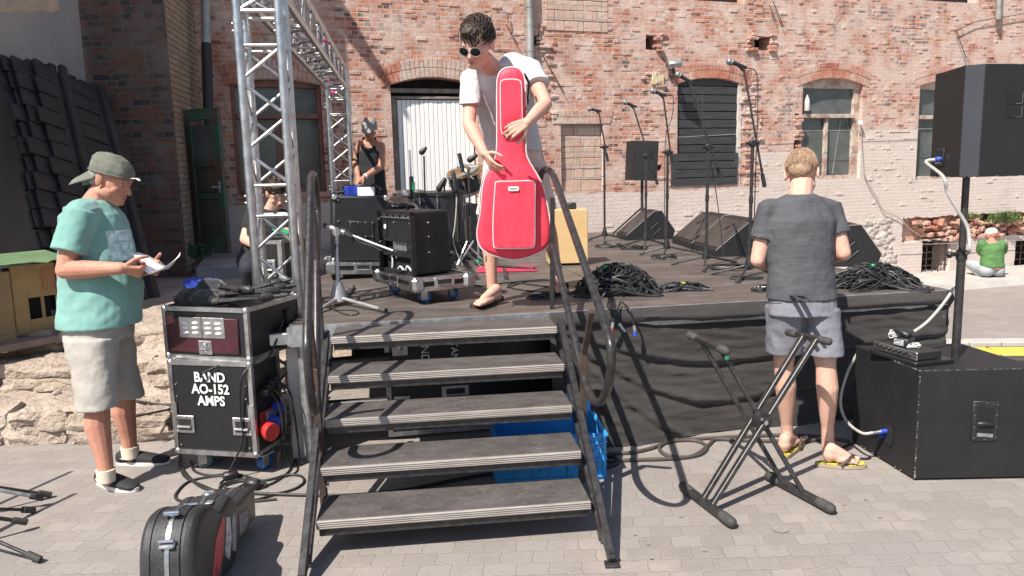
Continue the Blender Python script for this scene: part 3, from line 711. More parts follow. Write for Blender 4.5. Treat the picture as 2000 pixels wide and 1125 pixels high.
# little plywood playhouse
m_ply = pm('aged_plywood', (.42, .29, .13), .7, 0, (.32, .21, .09), 3, 40, .3, .003, stretch=(1, 1, 3))
A = PZ(34, 655, .52); B = PZ(118, 640, .52); F_ = frame(A, B-A); wd_ = (B-A).length
ph = thing('playhouse', 'small yellow plywood playhouse with ragged green roof on the broken steps', 'playhouse', A)
mb = MB(F_); hh = 1.02*(PT(30, 525, 5.5).z-.52)
for x0, x1, z0, z1 in ((0, .1, 0, hh), (.3, wd_, 0, hh), (.1, .3, 0, .1), (.1, .3, .26, hh)): mb.box(((x0+x1)/2, 0, (z0+z1)/2), (x1-x0-.0015, .018, z1-z0-.0015))
part('front_wall', mb, m_ply, ph, smooth=False)
mb = MB(F_); mb.box((.2, -.004, .18), (.02, .012, .16)); part('window_bar', mb, m_ply, ph, smooth=False)
mb = MB(F_); mb.box((wd_/2, .3, hh/2), (wd_-.06, .5, hh-.05)); part('dark_inside', mb, m_dark, ph, smooth=False)
mb = MB(F_); mb.box((-.5, -.02, hh/2-.05), (.96, .02, hh+.04)); part('side_board', mb, pm('weathered_plywood', (.36, .25, .12), .8, 0, (.26, .18, .09), 4, 40, .4), ph, smooth=False)
mb = MB(F_); mb.box((wd_/2-.2, -.02, -.045), (wd_+.6, .34, .05), None, .004); part('floor_board', mb, pm('grey_plank', (.26, .19, .16), .8), ph, smooth=False)
mb = MB(F_); poly = [(-1.1, .1), (wd_+.05, .1)]; n = 22
for i in range(n+1):
    x = wd_+.05-(wd_+1.15)*i/n; poly.append((x, -.02-(.05 if i % 2 else 0)*random.uniform(.5, 1.4)*(1 if x > .05 else .2)))
rf = frame(F_ @ V((0, -.14, hh+.03)), B-A); rf = rf @ M.Rotation(R(8), 4, 'X')
mb = MB(); mb.prism(poly, rf, .006); mb.prism([(-1.1, .1), (wd_+.05, .1), (wd_+.05, .34), (-1.1, .34)], rf @ M.Translation(V((0, 0, .0))), .006)
part('green_roof', mb, pm('faded_green_sheet', (.13, .2, .1), .7, 0, (.09, .15, .065), 5, 50, .4), ph, smooth=False)
mb = MB(F_)
for i in range(7): mb.tube(spline([(.2+i*.02, -.0115, .3), (.21+i*.02+random.uniform(-.01, .01), -.0115, .36), (.2+i*.022, -.0115, .44), (.22+i*.02, -.0115, hh-.03)], 4), .0018, 4)
part('red_scribble', mb, m_red, ph)
# ------------------------------------------------------------------ stage
SA = V((-1.235, 4.165, 0)); SB = V((2.806, 4.859, 0)); SFr = frame(SA, SB-SA); SW = (SB-SA).length; SDp = 5.6; DZ = .8
def S(x, y, z=0): return SFr @ V((x, y, z))
SI = SFr.inverted()
k = NT('worn_deck_board'); n1 = k.noise(2.2, 6, .7, k.coord((1, 3, 1))); n2 = k.noise(14, 6, .7, k.coord((.5, 3, 1))); n3 = k.noise(170, 3, .6)
c = k.ramp(n1, [(.3, (.05, .04, .036)), (.55, (.095, .078, .068)), (.75, (.17, .145, .13))]); c = k.mix(k.ramp(n2, [(.52, (0, 0, 0)), (.72, (.5, .5, .5))]), c, (.24, .21, .19))
m_deck = k.out(c, k.math('ADD', .36, k.math('MULTIPLY', n2, .35)), k.bump(n3, .35, .002))
k = NT('scuffed_tread'); n1 = k.noise(5, 6, .75, k.coord((1, 2, 1))); n2 = k.noise(45, 5, .8); n3 = k.noise(200, 3, .6)
c = k.ramp(n1, [(.3, (.04, .035, .034)), (.7, (.11, .096, .09))]); c = k.mix(k.ramp(n2, [(.55, (0, 0, 0)), (.75, (.65, .65, .65))]), c, (.22, .2, .19))
m_tread = k.out(c, .62, k.bump(n3, .5, .003))
stg = thing('stage', 'low open air stage with dark scuffed plywood deck', 'stage', SA, math.atan2((SB-SA).y, (SB-SA).x))
nx, ny = 2, 5
for i in range(nx):
    for j in range(ny):
        mb = MB(SFr); pw = SW/nx; pd = SDp/ny; mb.box((pw*(i+.5), pd*(j+.5), DZ-.011), (pw-.012, pd-.012, .022), None, .003); part('deck_panel', mb, m_deck, stg, smooth=False)
mb = MB(SFr)
for j in range(ny+1): mb.box((SW/2, SDp/ny*j, DZ-.06), (SW, .03, .114))
for i in range(nx+1): mb.box((SW/nx*i, SDp/2, DZ-.064), (.03, SDp, .1))
part('deck_frame', mb, m_alud, stg, smooth=False)
for i in range(nx+1):
    for j in (0, 2, 4, 5):
        mb = MB(SFr); z0 = gz(0, S(0, SDp/ny*j).y) if i > 0 else 0
        mb.cyl((SW/nx*i*.97+.06, SDp/ny*j*.98+.06, z0), (SW/nx*i*.97+.06, SDp/ny*j*.98+.06, DZ-.12), .03); part('stage_leg', mb, m_alud, stg)
mb = MB(); A = PZ(608, 905, 0); mb.box(A+V((-.07, .12, .33)), (.12, .09, .66), M.Rotation(.17, 3, 'Z'), .004); part('corner_post', mb, pm('grey_board', (.5, .48, .46), .7, .2, (.36, .34, .33)), stg, smooth=False)
mb = MB(); mb.box(A+V((-.1, .09, .72)), (.26, .16, .07), M.Rotation(.17, 3, 'Z'), .006); part('corner_bracket', mb, m_alu, stg, smooth=False)
# black cloth skirt
u00 = (SI @ PZ(1083, 617, .8)).x
def fold(x, w_): x = abs(x)/w_; return math.exp(-x*x)
def skirt(u, v, side=False):
    x = u00+(SW-u00)*u
    off = .012
    if v < .11: off += .03*math.sin(v/.11*math.pi*.8)
    cs = [(.10, .34, .42), (.16, .62, .36), (.2, .92, .30), (.3, 1.25, .22), (.02, .2, .55)]
    for i, (a, dp, um) in enumerate(cs):
        cv = a+dp*(math.sin(min(1, u/.42)*math.pi/2))*(1-.55*max(0, u-.42))-.03*i
        off += .018*fold(v-cv, .03)*(1-.8*abs(u-.35)) if v > .05 else 0
        off -= .014*fold(v-cv-.045, .028) if v > .1 else 0
    off += .006*math.sin(u*37+v*5)*v+.012*NZ.noise(V((u*5, v*5, 1)))*min(1, v*6)+.006*NZ.noise(V((u*30, v*9, 4)))+.01*NZ.noise(V((u*12+v*6, v*22-u*9, 8)))*min(1, v*5)
    off += .13*v*v*math.exp(-((u-.16)/.14)**2)+.03*v
    zz = DZ-.004-v*(DZ-.006)
    if v > .97: zz = .004+.015*abs(NZ.noise(V((u*14, 2, 1))))
    if u > .985: x -= .03*math.sin(v*3.0)
    return S(x, -off-.004, zz)
mb = MB(); mb.grid(skirt, 150, 80)
def skirt2(u, v):
    p = skirt(1, v); q = S(SW+.012+.02*math.sin(u*22)*v, u*SDp, 0); q.z = p.z if u < .15 else p.z+gz(0, q.y)*v
    t = min(1, u*12); return p.lerp(q, t) if t < 1 else q
mb.grid(skirt2, 60, 30)
m_cloth = NT('black_skirt_cloth'); k = m_cloth
n1 = k.noise(3, 5, .7); n2 = k.noise(300, 2, .5); n3 = k.noise(9, 5, .6, k.coord((1, 1, 4)))
m_cloth = k.out(k.ramp(n1, [(.3, (.02, .017, .016)), (.7, (.036, .031, .029))]), .85, k.bump(n3, .35, .03, k.bump(n2, .2, .001))); k.b.inputs['Sheen Weight'].default_value = .25
o = part('stage_skirt', mb, m_cloth, None, True, 80); tag(o, 'black cloth skirt hanging in swooping folds along the stage front', 'stage skirt')
# ------------------------------------------------------------------ steps up to the stage
stp = thing('stage_steps', 'black steel stage steps with five worn treads and looped handrails', 'steps', (-.25, 3.5, 0))
ev = V((1.2, .138, 0)).normalized(); fv = V((-ev.y, ev.x, 0))
m_nose = NT('grooved_nosing'); k = m_nose; co = k.coord(); sp = k.n('ShaderNodeSeparateXYZ'); k.l(co, sp.inputs[0])
wv = k.math('SINE', k.math('MULTIPLY', sp.outputs[2], 700)); n1 = k.noise(30, 4, .7, k.coord((.2, 1, 1)))
c = k.mix(k.ramp(wv, [(.1, (0, 0, 0)), (.9, (.5, .5, .5))]), k.ramp(n1, [(.3, (.22, .19, .17)), (.7, (.36, .32, .29))]), (.16, .138, .125)); m_nose = k.out(c, .55, k.bump(wv, .5, .002))
TW = 1.185
for i in range(5):
    o_ = V((-.853-.022*i, 3.07+.206*i, .17+.155*i)); F_ = frame(o_, ev)
    mb = MB(F_); mb.box((TW/2, .135, -.014), (TW, .262, .028), None, .003); td = part('tread', mb, m_tread, stp, smooth=False)
    mb = MB(F_); mb.box((TW/2, -.004, -.019), (TW, .012, .038), None, .004); part('nosing', mb, m_nose, td, smooth=False)
    mb = MB(F_); mb.box((TW/2, .02, -.055), (TW-.02, .03, .035)); mb.box((TW/2, .24, -.045), (TW-.02, .03, .035)); part('tread_support', mb, m_steelblk, td, smooth=False)
P0 = V((-.853, 3.07, 0)); P4 = V((-.941, 3.894, 0))
for sgn, base in ((-1, P0-ev*.03), (1, P0+ev*(TW+.03))):
    back = (P4-P0); st_dir = back.normalized()
    foot = base-st_dir*.26; top = base+st_dir*.9
    mb = MB(); mb.bar(foot+V((0, 0, .02)), top+V((0, 0, .80)), .03, .045, (0, 0, 1), .003); sg = part('stringer', mb, m_steelblk, stp, smooth=False)
    mb = MB(); mb.bar(foot+st_dir*.17+V((0, 0, .03)), top+st_dir*.12+V((0, 0, .72)), .028, .035, (0, 0, 1), .003); part('lower_stringer', mb, m_steelblk, sg, smooth=False)
    mb = MB(); mb.bar(foot+V((0, 0, .05)), foot+st_dir*.17+V((0, 0, .06)), .03, .02); mb.box(foot+V((0, 0, .006)), (.06, .05, .012), None, .002); part('foot_plate', mb, m_steelblk, sg, smooth=False)
# looped handrails
RB = P0+ev*(TW+.05); nR = V((st_dir.y, -st_dir.x, 0))
loopp = [(1068, 331), (1082, 345), (1110, 425), (1150, 540), (1187, 650), (1194, 690), (1191, 740), (1180, 775), (1168, 786), (1155, 776), (1140, 735), (1108, 600), (1079, 480), (1057, 408), (1052, 388), (1055, 350), (1060, 335)]
def toplane(px, py, B_):
    q = PP(px, py, B_, nR); return q
Rl = [toplane(x, y, RB) for x, y in loopp]
for side in (1, 0):
    B_ = RB if side else P0-ev*.05; sh_ = (P0-ev*.05-RB) if not side else V((0, 0, 0))
    def mv(q):
        if side: return q
        a0, b0_ = Rl[0], Rl[7]; s_ = ((q-b0_)*V((1, 1, 0))).dot(st_dir)/((a0-b0_)*V((1, 1, 0))).dot(st_dir); la = V((-1.0, 3.95, 0)); lb = V((-.872, 3.2, 0)); r_ = lb+(la-lb)*s_; r_.z = q.z; return r_
    pts = spline([mv(q) for q in Rl], 4, True)
    mb = MB(); mb.tube(pts, .019, 12, closed=True); hr = part('handrail', mb, m_steelblk, stp)
    mb = MB()
    a = mv(toplane(1079, 385, RB)); b_ = mv(toplane(1078, 640, RB)); mb.bar(a, b_, .026, .026, (0, 1, 0), .002)
    part('rail_post', mb, m_steelblk, hr, smooth=False)
    mb = MB(); a = mv(toplane(1156, 607, RB)); b_ = mv(toplane(1136, 940, RB)); m_ = mv(toplane(1141, 690, RB)); mb.bar(a, m_, .026, .026, (0, 1, 0), .002); mb.bar(m_, b_, .032, .032, (0, 1, 0), .002)
    part('rail_post', mb, m_rust, hr, smooth=False)
    for q in ((1137, 905), (1079, 648)):
        mb = MB(); c = mv(toplane(*q, RB)); mb.cyl(c-ev*.03, c+ev*.03, .011, None, 8); part('bolt', mb, m_chrome, hr)
# ------------------------------------------------------------------ lighting truss
CC = .232; TFL = PT(483, 300, 4.5); TFL.z = 0; TFR = PT(559, 300, 4.5); TFR.z = 0
RFL = PT(645, 300, 9.35); RFL.z = 0
bd = (RFL-TFL); LB = bd.length+CC; bd.normalize(); TF = M(((-bd.y*-1, bd.x, 0, TFL.x), (-bd.x, bd.y, 0, TFL.y), (0, 0, 1, 0), (0, 0, 0, 1)))
TF = M(((bd.y, bd.x, 0, TFL.x), (-bd.x, bd.y, 0, TFL.y), (0, 0, 1, 0), (0, 0, 0, 1)))   # local y runs back along the beam
tr = thing('lighting_truss', 'silver box truss goal frame with two towers and a beam over the stage', 'truss', TFL)
zb1, zb2 = 2.69, 2.925
def tower(y0, z0, nm):
    first = None
    for x in (0, CC):
        for y in (y0, y0+CC):
            mb = MB(TF); mb.cyl((x, y, z0+.01), (x, y, zb2+.03), .0255, None, 18); q = part('tower_chord', mb, m_alu, tr)
            for zc in (1.49, 2.47):
                if zc > z0: 
                    mb = MB(TF)
                    for dz in (-.05, -.035, .02, .05): mb.cyl((x, y, zc+dz), (x, y, zc+dz+.006), .0285, None, 18)
                    mb.cyl((x, y, zc-.045), (x, y, zc+.05), .0268, None, 18)
                    for s in (-1, 1): mb.cyl((x+s*.033, y, zc+.02*s), (x-s*.033, y, zc+.02*s), .006, None, 6)
                    part('coupler', mb, m_alu, q)
    r = .0105
    cor = [(0, y0), (CC, y0), (CC, y0+CC), (0, y0+CC)]
    segs = []
    lo = z0
    for hi in (1.49, 2.47):
        if hi-lo > .3: segs.append((lo+.08, hi-.1))
        lo = hi
    for f in range(4):
        a, b = cor[f], cor[(f+1) % 4]; mb = MB(TF)
        for (z1, z2) in segs:
            for z in (z1, z2): mb.cyl((a[0], a[1], z), (b[0], b[1], z), r, None, 8)
            n = max(2, round((z2-z1)/.22)); s = f % 2
            for i in range(n):
                p, q = (a, b) if (i+s) % 2 else (b, a)
                mb.cyl((p[0], p[1], z1+(z2-z1)*i/n+.01), (q[0], q[1], z1+(z2-z1)*(i+1)/n-.01), r, None, 8)
        for z in (2.56, zb1, zb2, ): mb.cyl((a[0], a[1], z), (b[0], b[1], z), r*1.3, None, 8)
        mb.cyl((a[0], a[1], 2.56), (b[0], b[1], zb1), r, None, 8)
        part('tower_bracing', mb, m_alu, tr)
    mb = MB(TF); mb.box((CC/2, y0+CC/2, z0+.006), (.42, .42, .012)); part('base_plate', mb, m_alud, tr, smooth=False)
tower(0, 0, 'f'); tower(LB-CC, DZ, 'r')
for x in (0, CC):
    for z in (zb1, zb2): mb = MB(TF); mb.cyl((x, 0, z), (x, LB, z), .0255, None, 18); part('beam_chord', mb, m_alu, tr)
n = 19; y1 = CC+.06; y2 = LB-CC-.06
for (a, b) in (((0, zb1), (CC, zb1)), ((CC, zb1), (CC, zb2)), ((CC, zb2), (0, zb2)), ((0, zb2), (0, zb1))):
    mb = MB(TF)
    for i in range(n):
        p, q = (a, b) if i % 2 else (b, a)
        mb.cyl((p[0], y1+(y2-y1)*i/n+.01, p[1]), (q[0], y1+(y2-y1)*(i+1)/n-.01, q[1]), .0105, None, 8)
    for y in (y1, 1.2, 2.4, 3.6, y2): mb.cyl((a[0], y, a[1]), (b[0], y, b[1]), .0105, None, 8)
    part('beam_bracing', mb, m_alu, tr)
m_pink = pm('pink_tape', (.8, .05, .25), .5)
for y, x, z in ((.1, .1, zb2), (2.6, CC, zb2-.1), (4.3, .12, zb1), (4.62, .1, zb1-.1)):
    mb = MB(TF); mb.box((x, y, z), (.06, .026, .026), None, .003); part('pink_tape', mb, m_pink, tr)
# ------------------------------------------------------------------ flight cases
def edges(mb, sx, sy, sz, w_=.03, th=.003, o=(0, 0, 0)):
    ox, oy, oz = o; h = w_/2
    for y in (0, sy):
        for z in (0, sz): mb.box((ox+sx/2, oy+(h-th if y == 0 else sy-h+th), oz+(h-th if z == 0 else sz-h+th)), (sx+2*th-.002, w_, w_))
    for x in (0, sx):
        for z in (0, sz): mb.box((ox+(h-th if x == 0 else sx-h+th), oy+sy/2, oz+(h-th if z == 0 else sz-h+th)), (w_-.001, sy-2*w_+.004, w_-.0015))
        for y in (0, sy): mb.box((ox+(h-th if x == 0 else sx-h+th), oy+(h-th if y == 0 else sy-h+th), oz+sz/2), (w_-.0015, w_-.0015, sz-2*w_+.004))
def ballcorners(F_, sx, sy, sz, par, zs=None):
    for x in (0, sx):
        for y in (0, sy):
            for z in (zs or (0, sz)):
                mb = MB(F_); cx, cy, cz = (.012 if x == 0 else sx-.012), (.012 if y == 0 else sy-.012), (.012 if z == 0 else sz-.012)
                mb.ell((cx, cy, cz), .022, None, 10, 7); part('ball_corner', mb, m_chrome if 0 else m_alu, par)
def handle(F_, x, z, par, y=0, w_=.16, h=.11):
    mb = MB(F_); mb.box((x, y-.003, z), (w_, .006, h), None, .003); q = part('handle_plate', mb, m_alu, par, smooth=False)
    mb = MB(F_); mb.box((x, y-.005, z), (w_*.68, .006, h*.62)); part('handle_recess', mb, m_blk, q, smooth=False)
    mb = MB(F_); mb.cyl((x-w_*.34, y-.014, z-.012), (x+w_*.34, y-.014, z-.012), .008, None, 8)
    for a in (-.42, 0, .42):
        for b in (-.4, .4): mb.ell((x+a*w_, y-.006, z+b*h), .004, None, 6, 4)
    part('handle_grip', mb, m_alu, q)
def castor(c, rz, mat, par, r=.05):
    F_ = rotz(rz, c); mb = MB(F_); mb.box((0, 0, r*2+.012), (.085, .085, .008)); mb.box((.0, -.021, r*1.35), (.045, .003, r*1.4)); mb.box((.0, .021, r*1.35), (.045, .003, r*1.4)); q = part('castor', mb, m_alu, par, smooth=False)
    mb = MB(F_); mb.lathe([(r*.3, -.016), (r*.9, -.016), (r, -.009), (r, .009), (r*.9, .016), (r*.3, .016)], (.015, 0, r), (0, 1, 0), 18); part('wheel', mb, mat, q)
def bframe(pBL, pBR, zb, pTL, pBK=None, dep=.5):
    A = PZ(*pBL, zb); B = PZ(*pBR, zb); F_ = frame(A, B-A); top = PP(*pTL, A, F_.col[1].xyz).z
    if pBK: dep = ((F_.inverted()) @ PZ(*pBK, zb)).y
    return F_, (B-A).length, dep, top-zb
def rivets(F_, pts, par, r=.005):
    mb = MB(F_)
    for p in pts: mb.ell(p, r, None, 6, 4)
    return part('rivets', mb, m_chrome, par)
F1, sx, dp, sz = bframe((344, 884), (503, 893), .115, (334, 704), (585, 858)); print('case1', sx, dp, sz)
fc = thing('flight_case', 'black flight case on castors stencilled AMPS, under the smaller case', 'flight case', F1.translation)
mb = MB(F1); mb.box((sx/2, dp/2, sz/2), (sx-.006, dp-.006, sz-.006)); part('panel', mb, m_case, fc, smooth=False)
mb = MB(F1); edges(mb, sx, dp, sz, .026); mb.box((.018, -.004, sz*.42), (.03, .004, .14)); mb.box((sx-.018, -.004, sz*.42), (.03, .004, .14)); part('aluminium_edging', mb, m_alu, fc, smooth=False)
ballcorners(F1, sx, dp, sz, fc)
handle(F1, .075, sz*.32, fc, 0, .115, .1); handle(F1, sx-.075, sz*.32, fc, 0, .115, .1)
for i, s in enumerate(('BAND', 'AO-152', 'AMPS')):
    text(s, F1 @ M.Translation(V((sx*.5, -.004, sz*(.83-.125*i)))) @ M.Rotation(R(90), 4, 'X'), .074, m_ink, fc, 'stencil_lettering', .0022, sx=.92)
rivets(F1, [(x, -.003, z) for x in (.04, sx-.04) for z in (.05, sz*.62, sz*.75)], fc, .006)
for x, y, a in ((.1, .08, .6), (sx-.03, .1, 1.2), (.1, dp-.1, .3), (sx-.08, dp-.1, .8)): castor(F1 @ V((x, y, -.115)), a, m_bluew if x > .2 else pm('green_grey_wheel', (.1, .17, .16), .5) if x < .2 and y < .2 else m_bluew, fc, .044)
Fs = F1 @ M.Translation(V((sx, 0, 0)))
mb = MB(Fs); mb.box((.004, dp*.42, .17), (.006, .5*dp, .12)); pn = part('power_panel', mb, pm('red_panel', (.35, .04, .04), .5), fc, smooth=False)
mb = MB(Fs); mb.cyl((.0, dp*.28, .14), (.06, dp*.28-.03, .13), .042, .044, 18); mb.cyl((.05, dp*.28-.03, .13), (.075, dp*.28-.04, .128), .048, None, 18); part('red_socket', mb, m_red, pn)
mb = MB(Fs); mb.box((.01, dp*.52, .17), (.008, .1, .1), None, .003); part('socket_plate', mb, m_alud, pn); mb = MB(Fs); mb.cyl((.0, dp*.52, .16), (.05, dp*.52-.02, .15), .036, .038, 16); part('blue_socket', mb, m_blue, pn)
mb = MB(Fs); mb.cyl((.0, dp*.7, .22), (.05, dp*.7, .22), .03, .032, 14); part('blue_plug', mb, m_blue, pn)
mb = MB(Fs)
for i in range(4): mb.box((.02, dp*(.3+.12*i), .34+.015*i), (.05, .05, .035), None, .006)
part('plug_strip', mb, m_blk, fc)
lw = [[(.04, .4, .33), (.08, .42, .24), (.09, .4, .1), (.05, .36, -.1)], [(.04, .5, .34), (.1, .5, .25), (.1, .46, .1), (.07, .44, -.1)], [(.04, .62, .36), (.12, .6, .28), (.12, .55, .1), (.1, .5, -.11)], [(.04, .7, .37), (.1, .72, .3), (.13, .68, .12), (.15, .62, -.11)]]
for q in lw: mb = MB(Fs); mb.tube(spline([(a, b*dp, c) for a, b, c in q], 6), .006, 6); part('power_lead', mb, m_cable, fc)
mb = MB(); mb.tube(spline([F1 @ V((sx*.62, -.012, sz-.02)), F1 @ V((sx*.45, -.03, sz*.88)), F1 @ V((sx*.48, -.02, sz*.8))], 6), .005, 6); part('loose_lead', mb, m_cable, fc)
zt = F1.translation.z+sz
# smaller case on top
A = PZ(325, 698, zt+.004); B = PZ(489, 707, zt+.004); F2 = frame(A, B-A); sx2 = (B-A).length; C = PZ(558, 690, zt); dp2 = .5; sz2 = PP(318, 600, A, F2.col[1].xyz).z-zt; print('case2', sx2, sz2)
f2 = thing('flight_case', 'maroon fronted shallow flight case with louvred vents, on top of the AMPS case', 'flight case', A)
mb = MB(F2); mb.box((sx2/2, dp2/2, sz2/2), (sx2-.008, dp2-.008, sz2-.008)); part('panel', mb, m_case, f2, smooth=False)
mb = MB(F2); edges(mb, sx2, dp2, sz2, .024); part('aluminium_edging', mb, m_alu, f2, smooth=False); ballcorners(F2, sx2, dp2, sz2, f2)
mb = MB(F2); mb.prism([(.035, .04), (sx2-.08, .04), (sx2-.05, .06), (sx2-.045, sz2-.05), (.03, sz2-.05), (.028, .06)], F2 @ M.Rotation(R(90), 4, 'X') if 0 else M.Identity(4), .001) if 0 else mb.box((sx2*.47, -.001, sz2*.47), (sx2-.085, .012, sz2-.09), None, .012)
part('maroon_front', mb, pm('maroon_vinyl', (.06, .012, .02), .4, 0, (.035, .01, .014), 4, 90, .3), f2)
for i in (0, 1):
    cx = sx2*(.34+.27*i); mb = MB(F2); mb.box((cx, -.0085, sz2*.62), (sx2*.265, .006, sz2*.4), None, .003); q = part('vent_plate', mb, m_alu, f2, smooth=False)
    for a in (-1, 1):
        for b in range(3):
            mb = MB(F2); mb.ell((cx+a*sx2*.06, -.0125, sz2*(.52+.095*b)), (.022, .008, .0085), None, 10, 6); part('louvre', mb, m_white, q)
mb = MB(F2); mb.box((sx2*.5, -.009, sz2*.24), (.085, .006, .075), None, .003); q = part('latch_plate', mb, m_alu, f2, smooth=False)
mb = MB(F2); mb.box((sx2*.5, -.016, sz2*.25), (.03, .01, .05), None, .004); mb.cyl((sx2*.5-.02, -.022, sz2*.22), (sx2*.5+.02, -.022, sz2*.22), .011, None, 8); part('latch', mb, m_chrome, q)
mb = MB(F2 @ M.Translation(V((sx2, 0, 0)))); mb.box((.006, .38, sz2*.62), (.02, .06, .09), None, .004); part('side_latch', mb, m_blk, f2)
mb = MB(); X2 = F2 @ V((sx2, 0, 0)); q = F2
mb.tube(spline([F2 @ V((sx2+.02, .3, sz2*.6)), F2 @ V((sx2+.03, .12, 0)), F1 @ V((sx-.03, -.02, sz*.9)), F1 @ V((sx-.07, -.02, sz*.55)), F1 @ V((sx-.07, -.02, .1)), F1 @ V((sx-.16, -.06, -.1))], 8), .006, 7); tag(part('power_cable', mb, m_cable, None), 'black cable hanging down the front corner of the two stacked flight cases', 'cable')
zt2 = zt+sz2+.004
# things on the small case
def Q(x, y, z=0): return F2 @ V((x, y, sz2+.004+z))
mb = MB(); c = PT(391, 545, (Q(sx2*.4, .42)-EYE).dot(f0)); mb.box(V((c.x, c.y, zt2+.055)), (.17, .13, .10), M.Rotation(.2, 3, 'Z'), .004); o = part('blue_box', mb, m_blue, None, smooth=False); tag(o, 'blue metal DI box on the small case behind the black cloth bag', 'box')
mb = MB(F2); mb.box((0, 0, 0), (.001, .001, .001))
cb_ = thing('cloth_bag', 'crumpled black cloth bag at the left end of the small flight case', 'bag', Q(.12, .2))
mb = MB(F2)
for x, y, z, r in ((.12, .16, .03, (.13, .12, .06)), (.17, .2, .06, (.1, .09, .07)), (.06, .14, .02, (.08, .09, .04)), (.2, .13, .03, (.11, .1, .05)), (.15, .28, .03, (.12, .1, .05))): mb.ell((x, y, sz2+z), r)
o = rem(part('bag_cloth', mb, pm('black_fabric', (.02, .02, .022), .85, 0, (.012, .012, .013), 8, 150, .6, .004, sheen=.3), cb_), .008, 3); wrinkle(o, .05, .03)
text('COMPONENTS', F2 @ M.Translation(V((.13, .035, sz2+.062))) @ M.Rotation(R(75), 4, 'X'), .014, m_ink, cb_, 'print') if 0 else None
def clipstand(i, a, b, lab):
    t = thing('folded_mic_stand', lab, 'mic stand', a, 0, 'folded mic stands heaped on the small case'); a = V(a); b = V(b); d = (b-a)
    mb = MB(); mb.cyl(a, b, .011, None, 10); part('tube', mb, m_steelblk, t)
    for s in (-1, 1):
        mb = MB(); o1 = orth(d)[0]*.022*s; mb.cyl(a+o1+d*.03, a+d*.62+o1, .009, None, 8); part('leg', mb, m_steelblk, t)
        mb = MB(); mb.cyl(a+o1-d*.02, a+d*.07+o1, .0145, None, 10); part('rubber_foot', mb, m_rub, t)
    mb = MB(); mb.lathe([(.014, 0), (.024, .01), (.024, .05), (.014, .07)], a+d*.64, d, 12); mb.cyl(a+d*.68-orth(d)[0]*.04, a+d*.68+orth(d)[0]*.04, .008, None, 8); part('hub', mb, m_blk, t)
for i, (x0, y0, x1, y1, z, z1, lb) in enumerate(((.30, .02, .62, .2, .03, .04, 'folded black mic stand at the front edge of the heap on the case'), (.3, .08, .6, .3, .06, .05, 'folded black mic stand second from the front of the heap'), (.28, .2, .58, .38, .04, .07, 'folded black mic stand in the middle of the heap on the case'), (.22, .3, .5, .46, .03, .09, 'folded black mic stand at the back of the heap beside the blue box'), (.26, .16, .5, .1, .09, .08, 'folded black mic stand lying across the top of the heap'))):
    clipstand(i, Q(x0*sx2/.5, y0, z), Q(x1*sx2/.5-.02, y1, z1), lb)
# ------------------------------------------------------------------ long case under the deck, and the crate
F3 = frame(V((-.78, 4.55, .02)), V((1, .17, 0)))
f3 = thing('flight_case', 'long black flight case with silver edging stored under the deck behind the steps', 'flight case', F3.translation)
def c3(z0, h, dy=0):
    mb = MB(F3); mb.box((.62, .25+dy, z0+h/2), (1.2, .5, h)); p = part('panel', mb, m_case, f3, smooth=False)
    G = F3 @ M.Translation(V((0, dy, z0))); mb = MB(G); edges(mb, 1.24, .52, h, .03); part('aluminium_edging', mb, m_alud, f3, smooth=False); return p
c3(0, .36); c3(.365, .36)
handle(F3, .42, .25, f3, 0, .17, .09)
for z in (.2, .56): 
    mb = MB(F3); mb.box((.09, -.008, z), (.1, .012, .11), None, .004); mb.ell((.09, -.02, z), .018); part('butterfly_latch', mb, m_alu, f3)
text('BAND', F3 @ M.Translation(V((.24, -.003, .55))) @ M.Rotation(R(90), 4, 'X') @ M.Rotation(R(-90), 4, 'Z'), .07, m_ink, f3, 'stencil_lettering'); text('MIC STANDS', F3 @ M.Translation(V((.42, -.003, .55))) @ M.Rotation(R(90), 4, 'X') @ M.Rotation(R(-90), 4, 'Z'), .06, m_ink, f3, 'stencil_lettering')
mb = MB(); mb.cyl((-1.2, 4.5, .5), (-.75, 4.55, .52), .03); mb.cyl((-1.2, 4.4, .27), (-.75, 4.42, .28), .03); o = part('steel_tube', mb, m_steelblk, None); o.name = 'spare_pipe'; tag(o, 'pair of dark steel tubes stored under the deck left of the long case', 'pipe')
m_crate = pm('sky_blue_plastic', (.05, .34, .72), .38, 0, (.04, .29, .64), 6, 90, .15)
F4 = frame(V((-.10, 3.82, 0)), V((1, .07, 0))); cr = thing('plastic_crate', 'bright blue folding lid plastic crate half under the steps', 'crate', F4.translation)
cw, cd, chh = .56, .38, .25
def wall4(a, b, nm):
    a = V(a); b = V(b); d = (b-a); Lw = d.length; d.normalize(); nrm = V((d.y, -d.x, 0)); mb = MB(F4)
    Rm = M((d, -nrm, V((0, 0, 1)))).transposed(); mb.box((a+b)/2+V((0, 0, chh/2)), (Lw, .006, chh), Rm)
    for z in (.02, chh-.05, chh-.012, chh*.45): mb.box((a+b)/2+nrm*.01+V((0, 0, z)), (Lw+.01, .016, .01), Rm)
    for i in range(7): mb.box(a+d*Lw*i/6+nrm*.008+V((0, 0, chh/2)), (.008, .012, chh-.01), Rm)
    for i in range(3): p = a+d*Lw*(i+.1)/3; q = a+d*Lw*(i+.9)/3; mb.bar(p+nrm*.006+V((0, 0, .04)), q+nrm*.006+V((0, 0, chh-.06)), .008, .008, nrm)
    part('crate_wall', mb, m_crate, cr, smooth=False)
wall4((0, 0, 0), (cw, 0, 0), 0); wall4((cw, 0, 0), (cw, cd, 0), 0); wall4((cw, cd, 0), (0, cd, 0), 0); wall4((0, cd, 0), (0, 0, 0), 0)
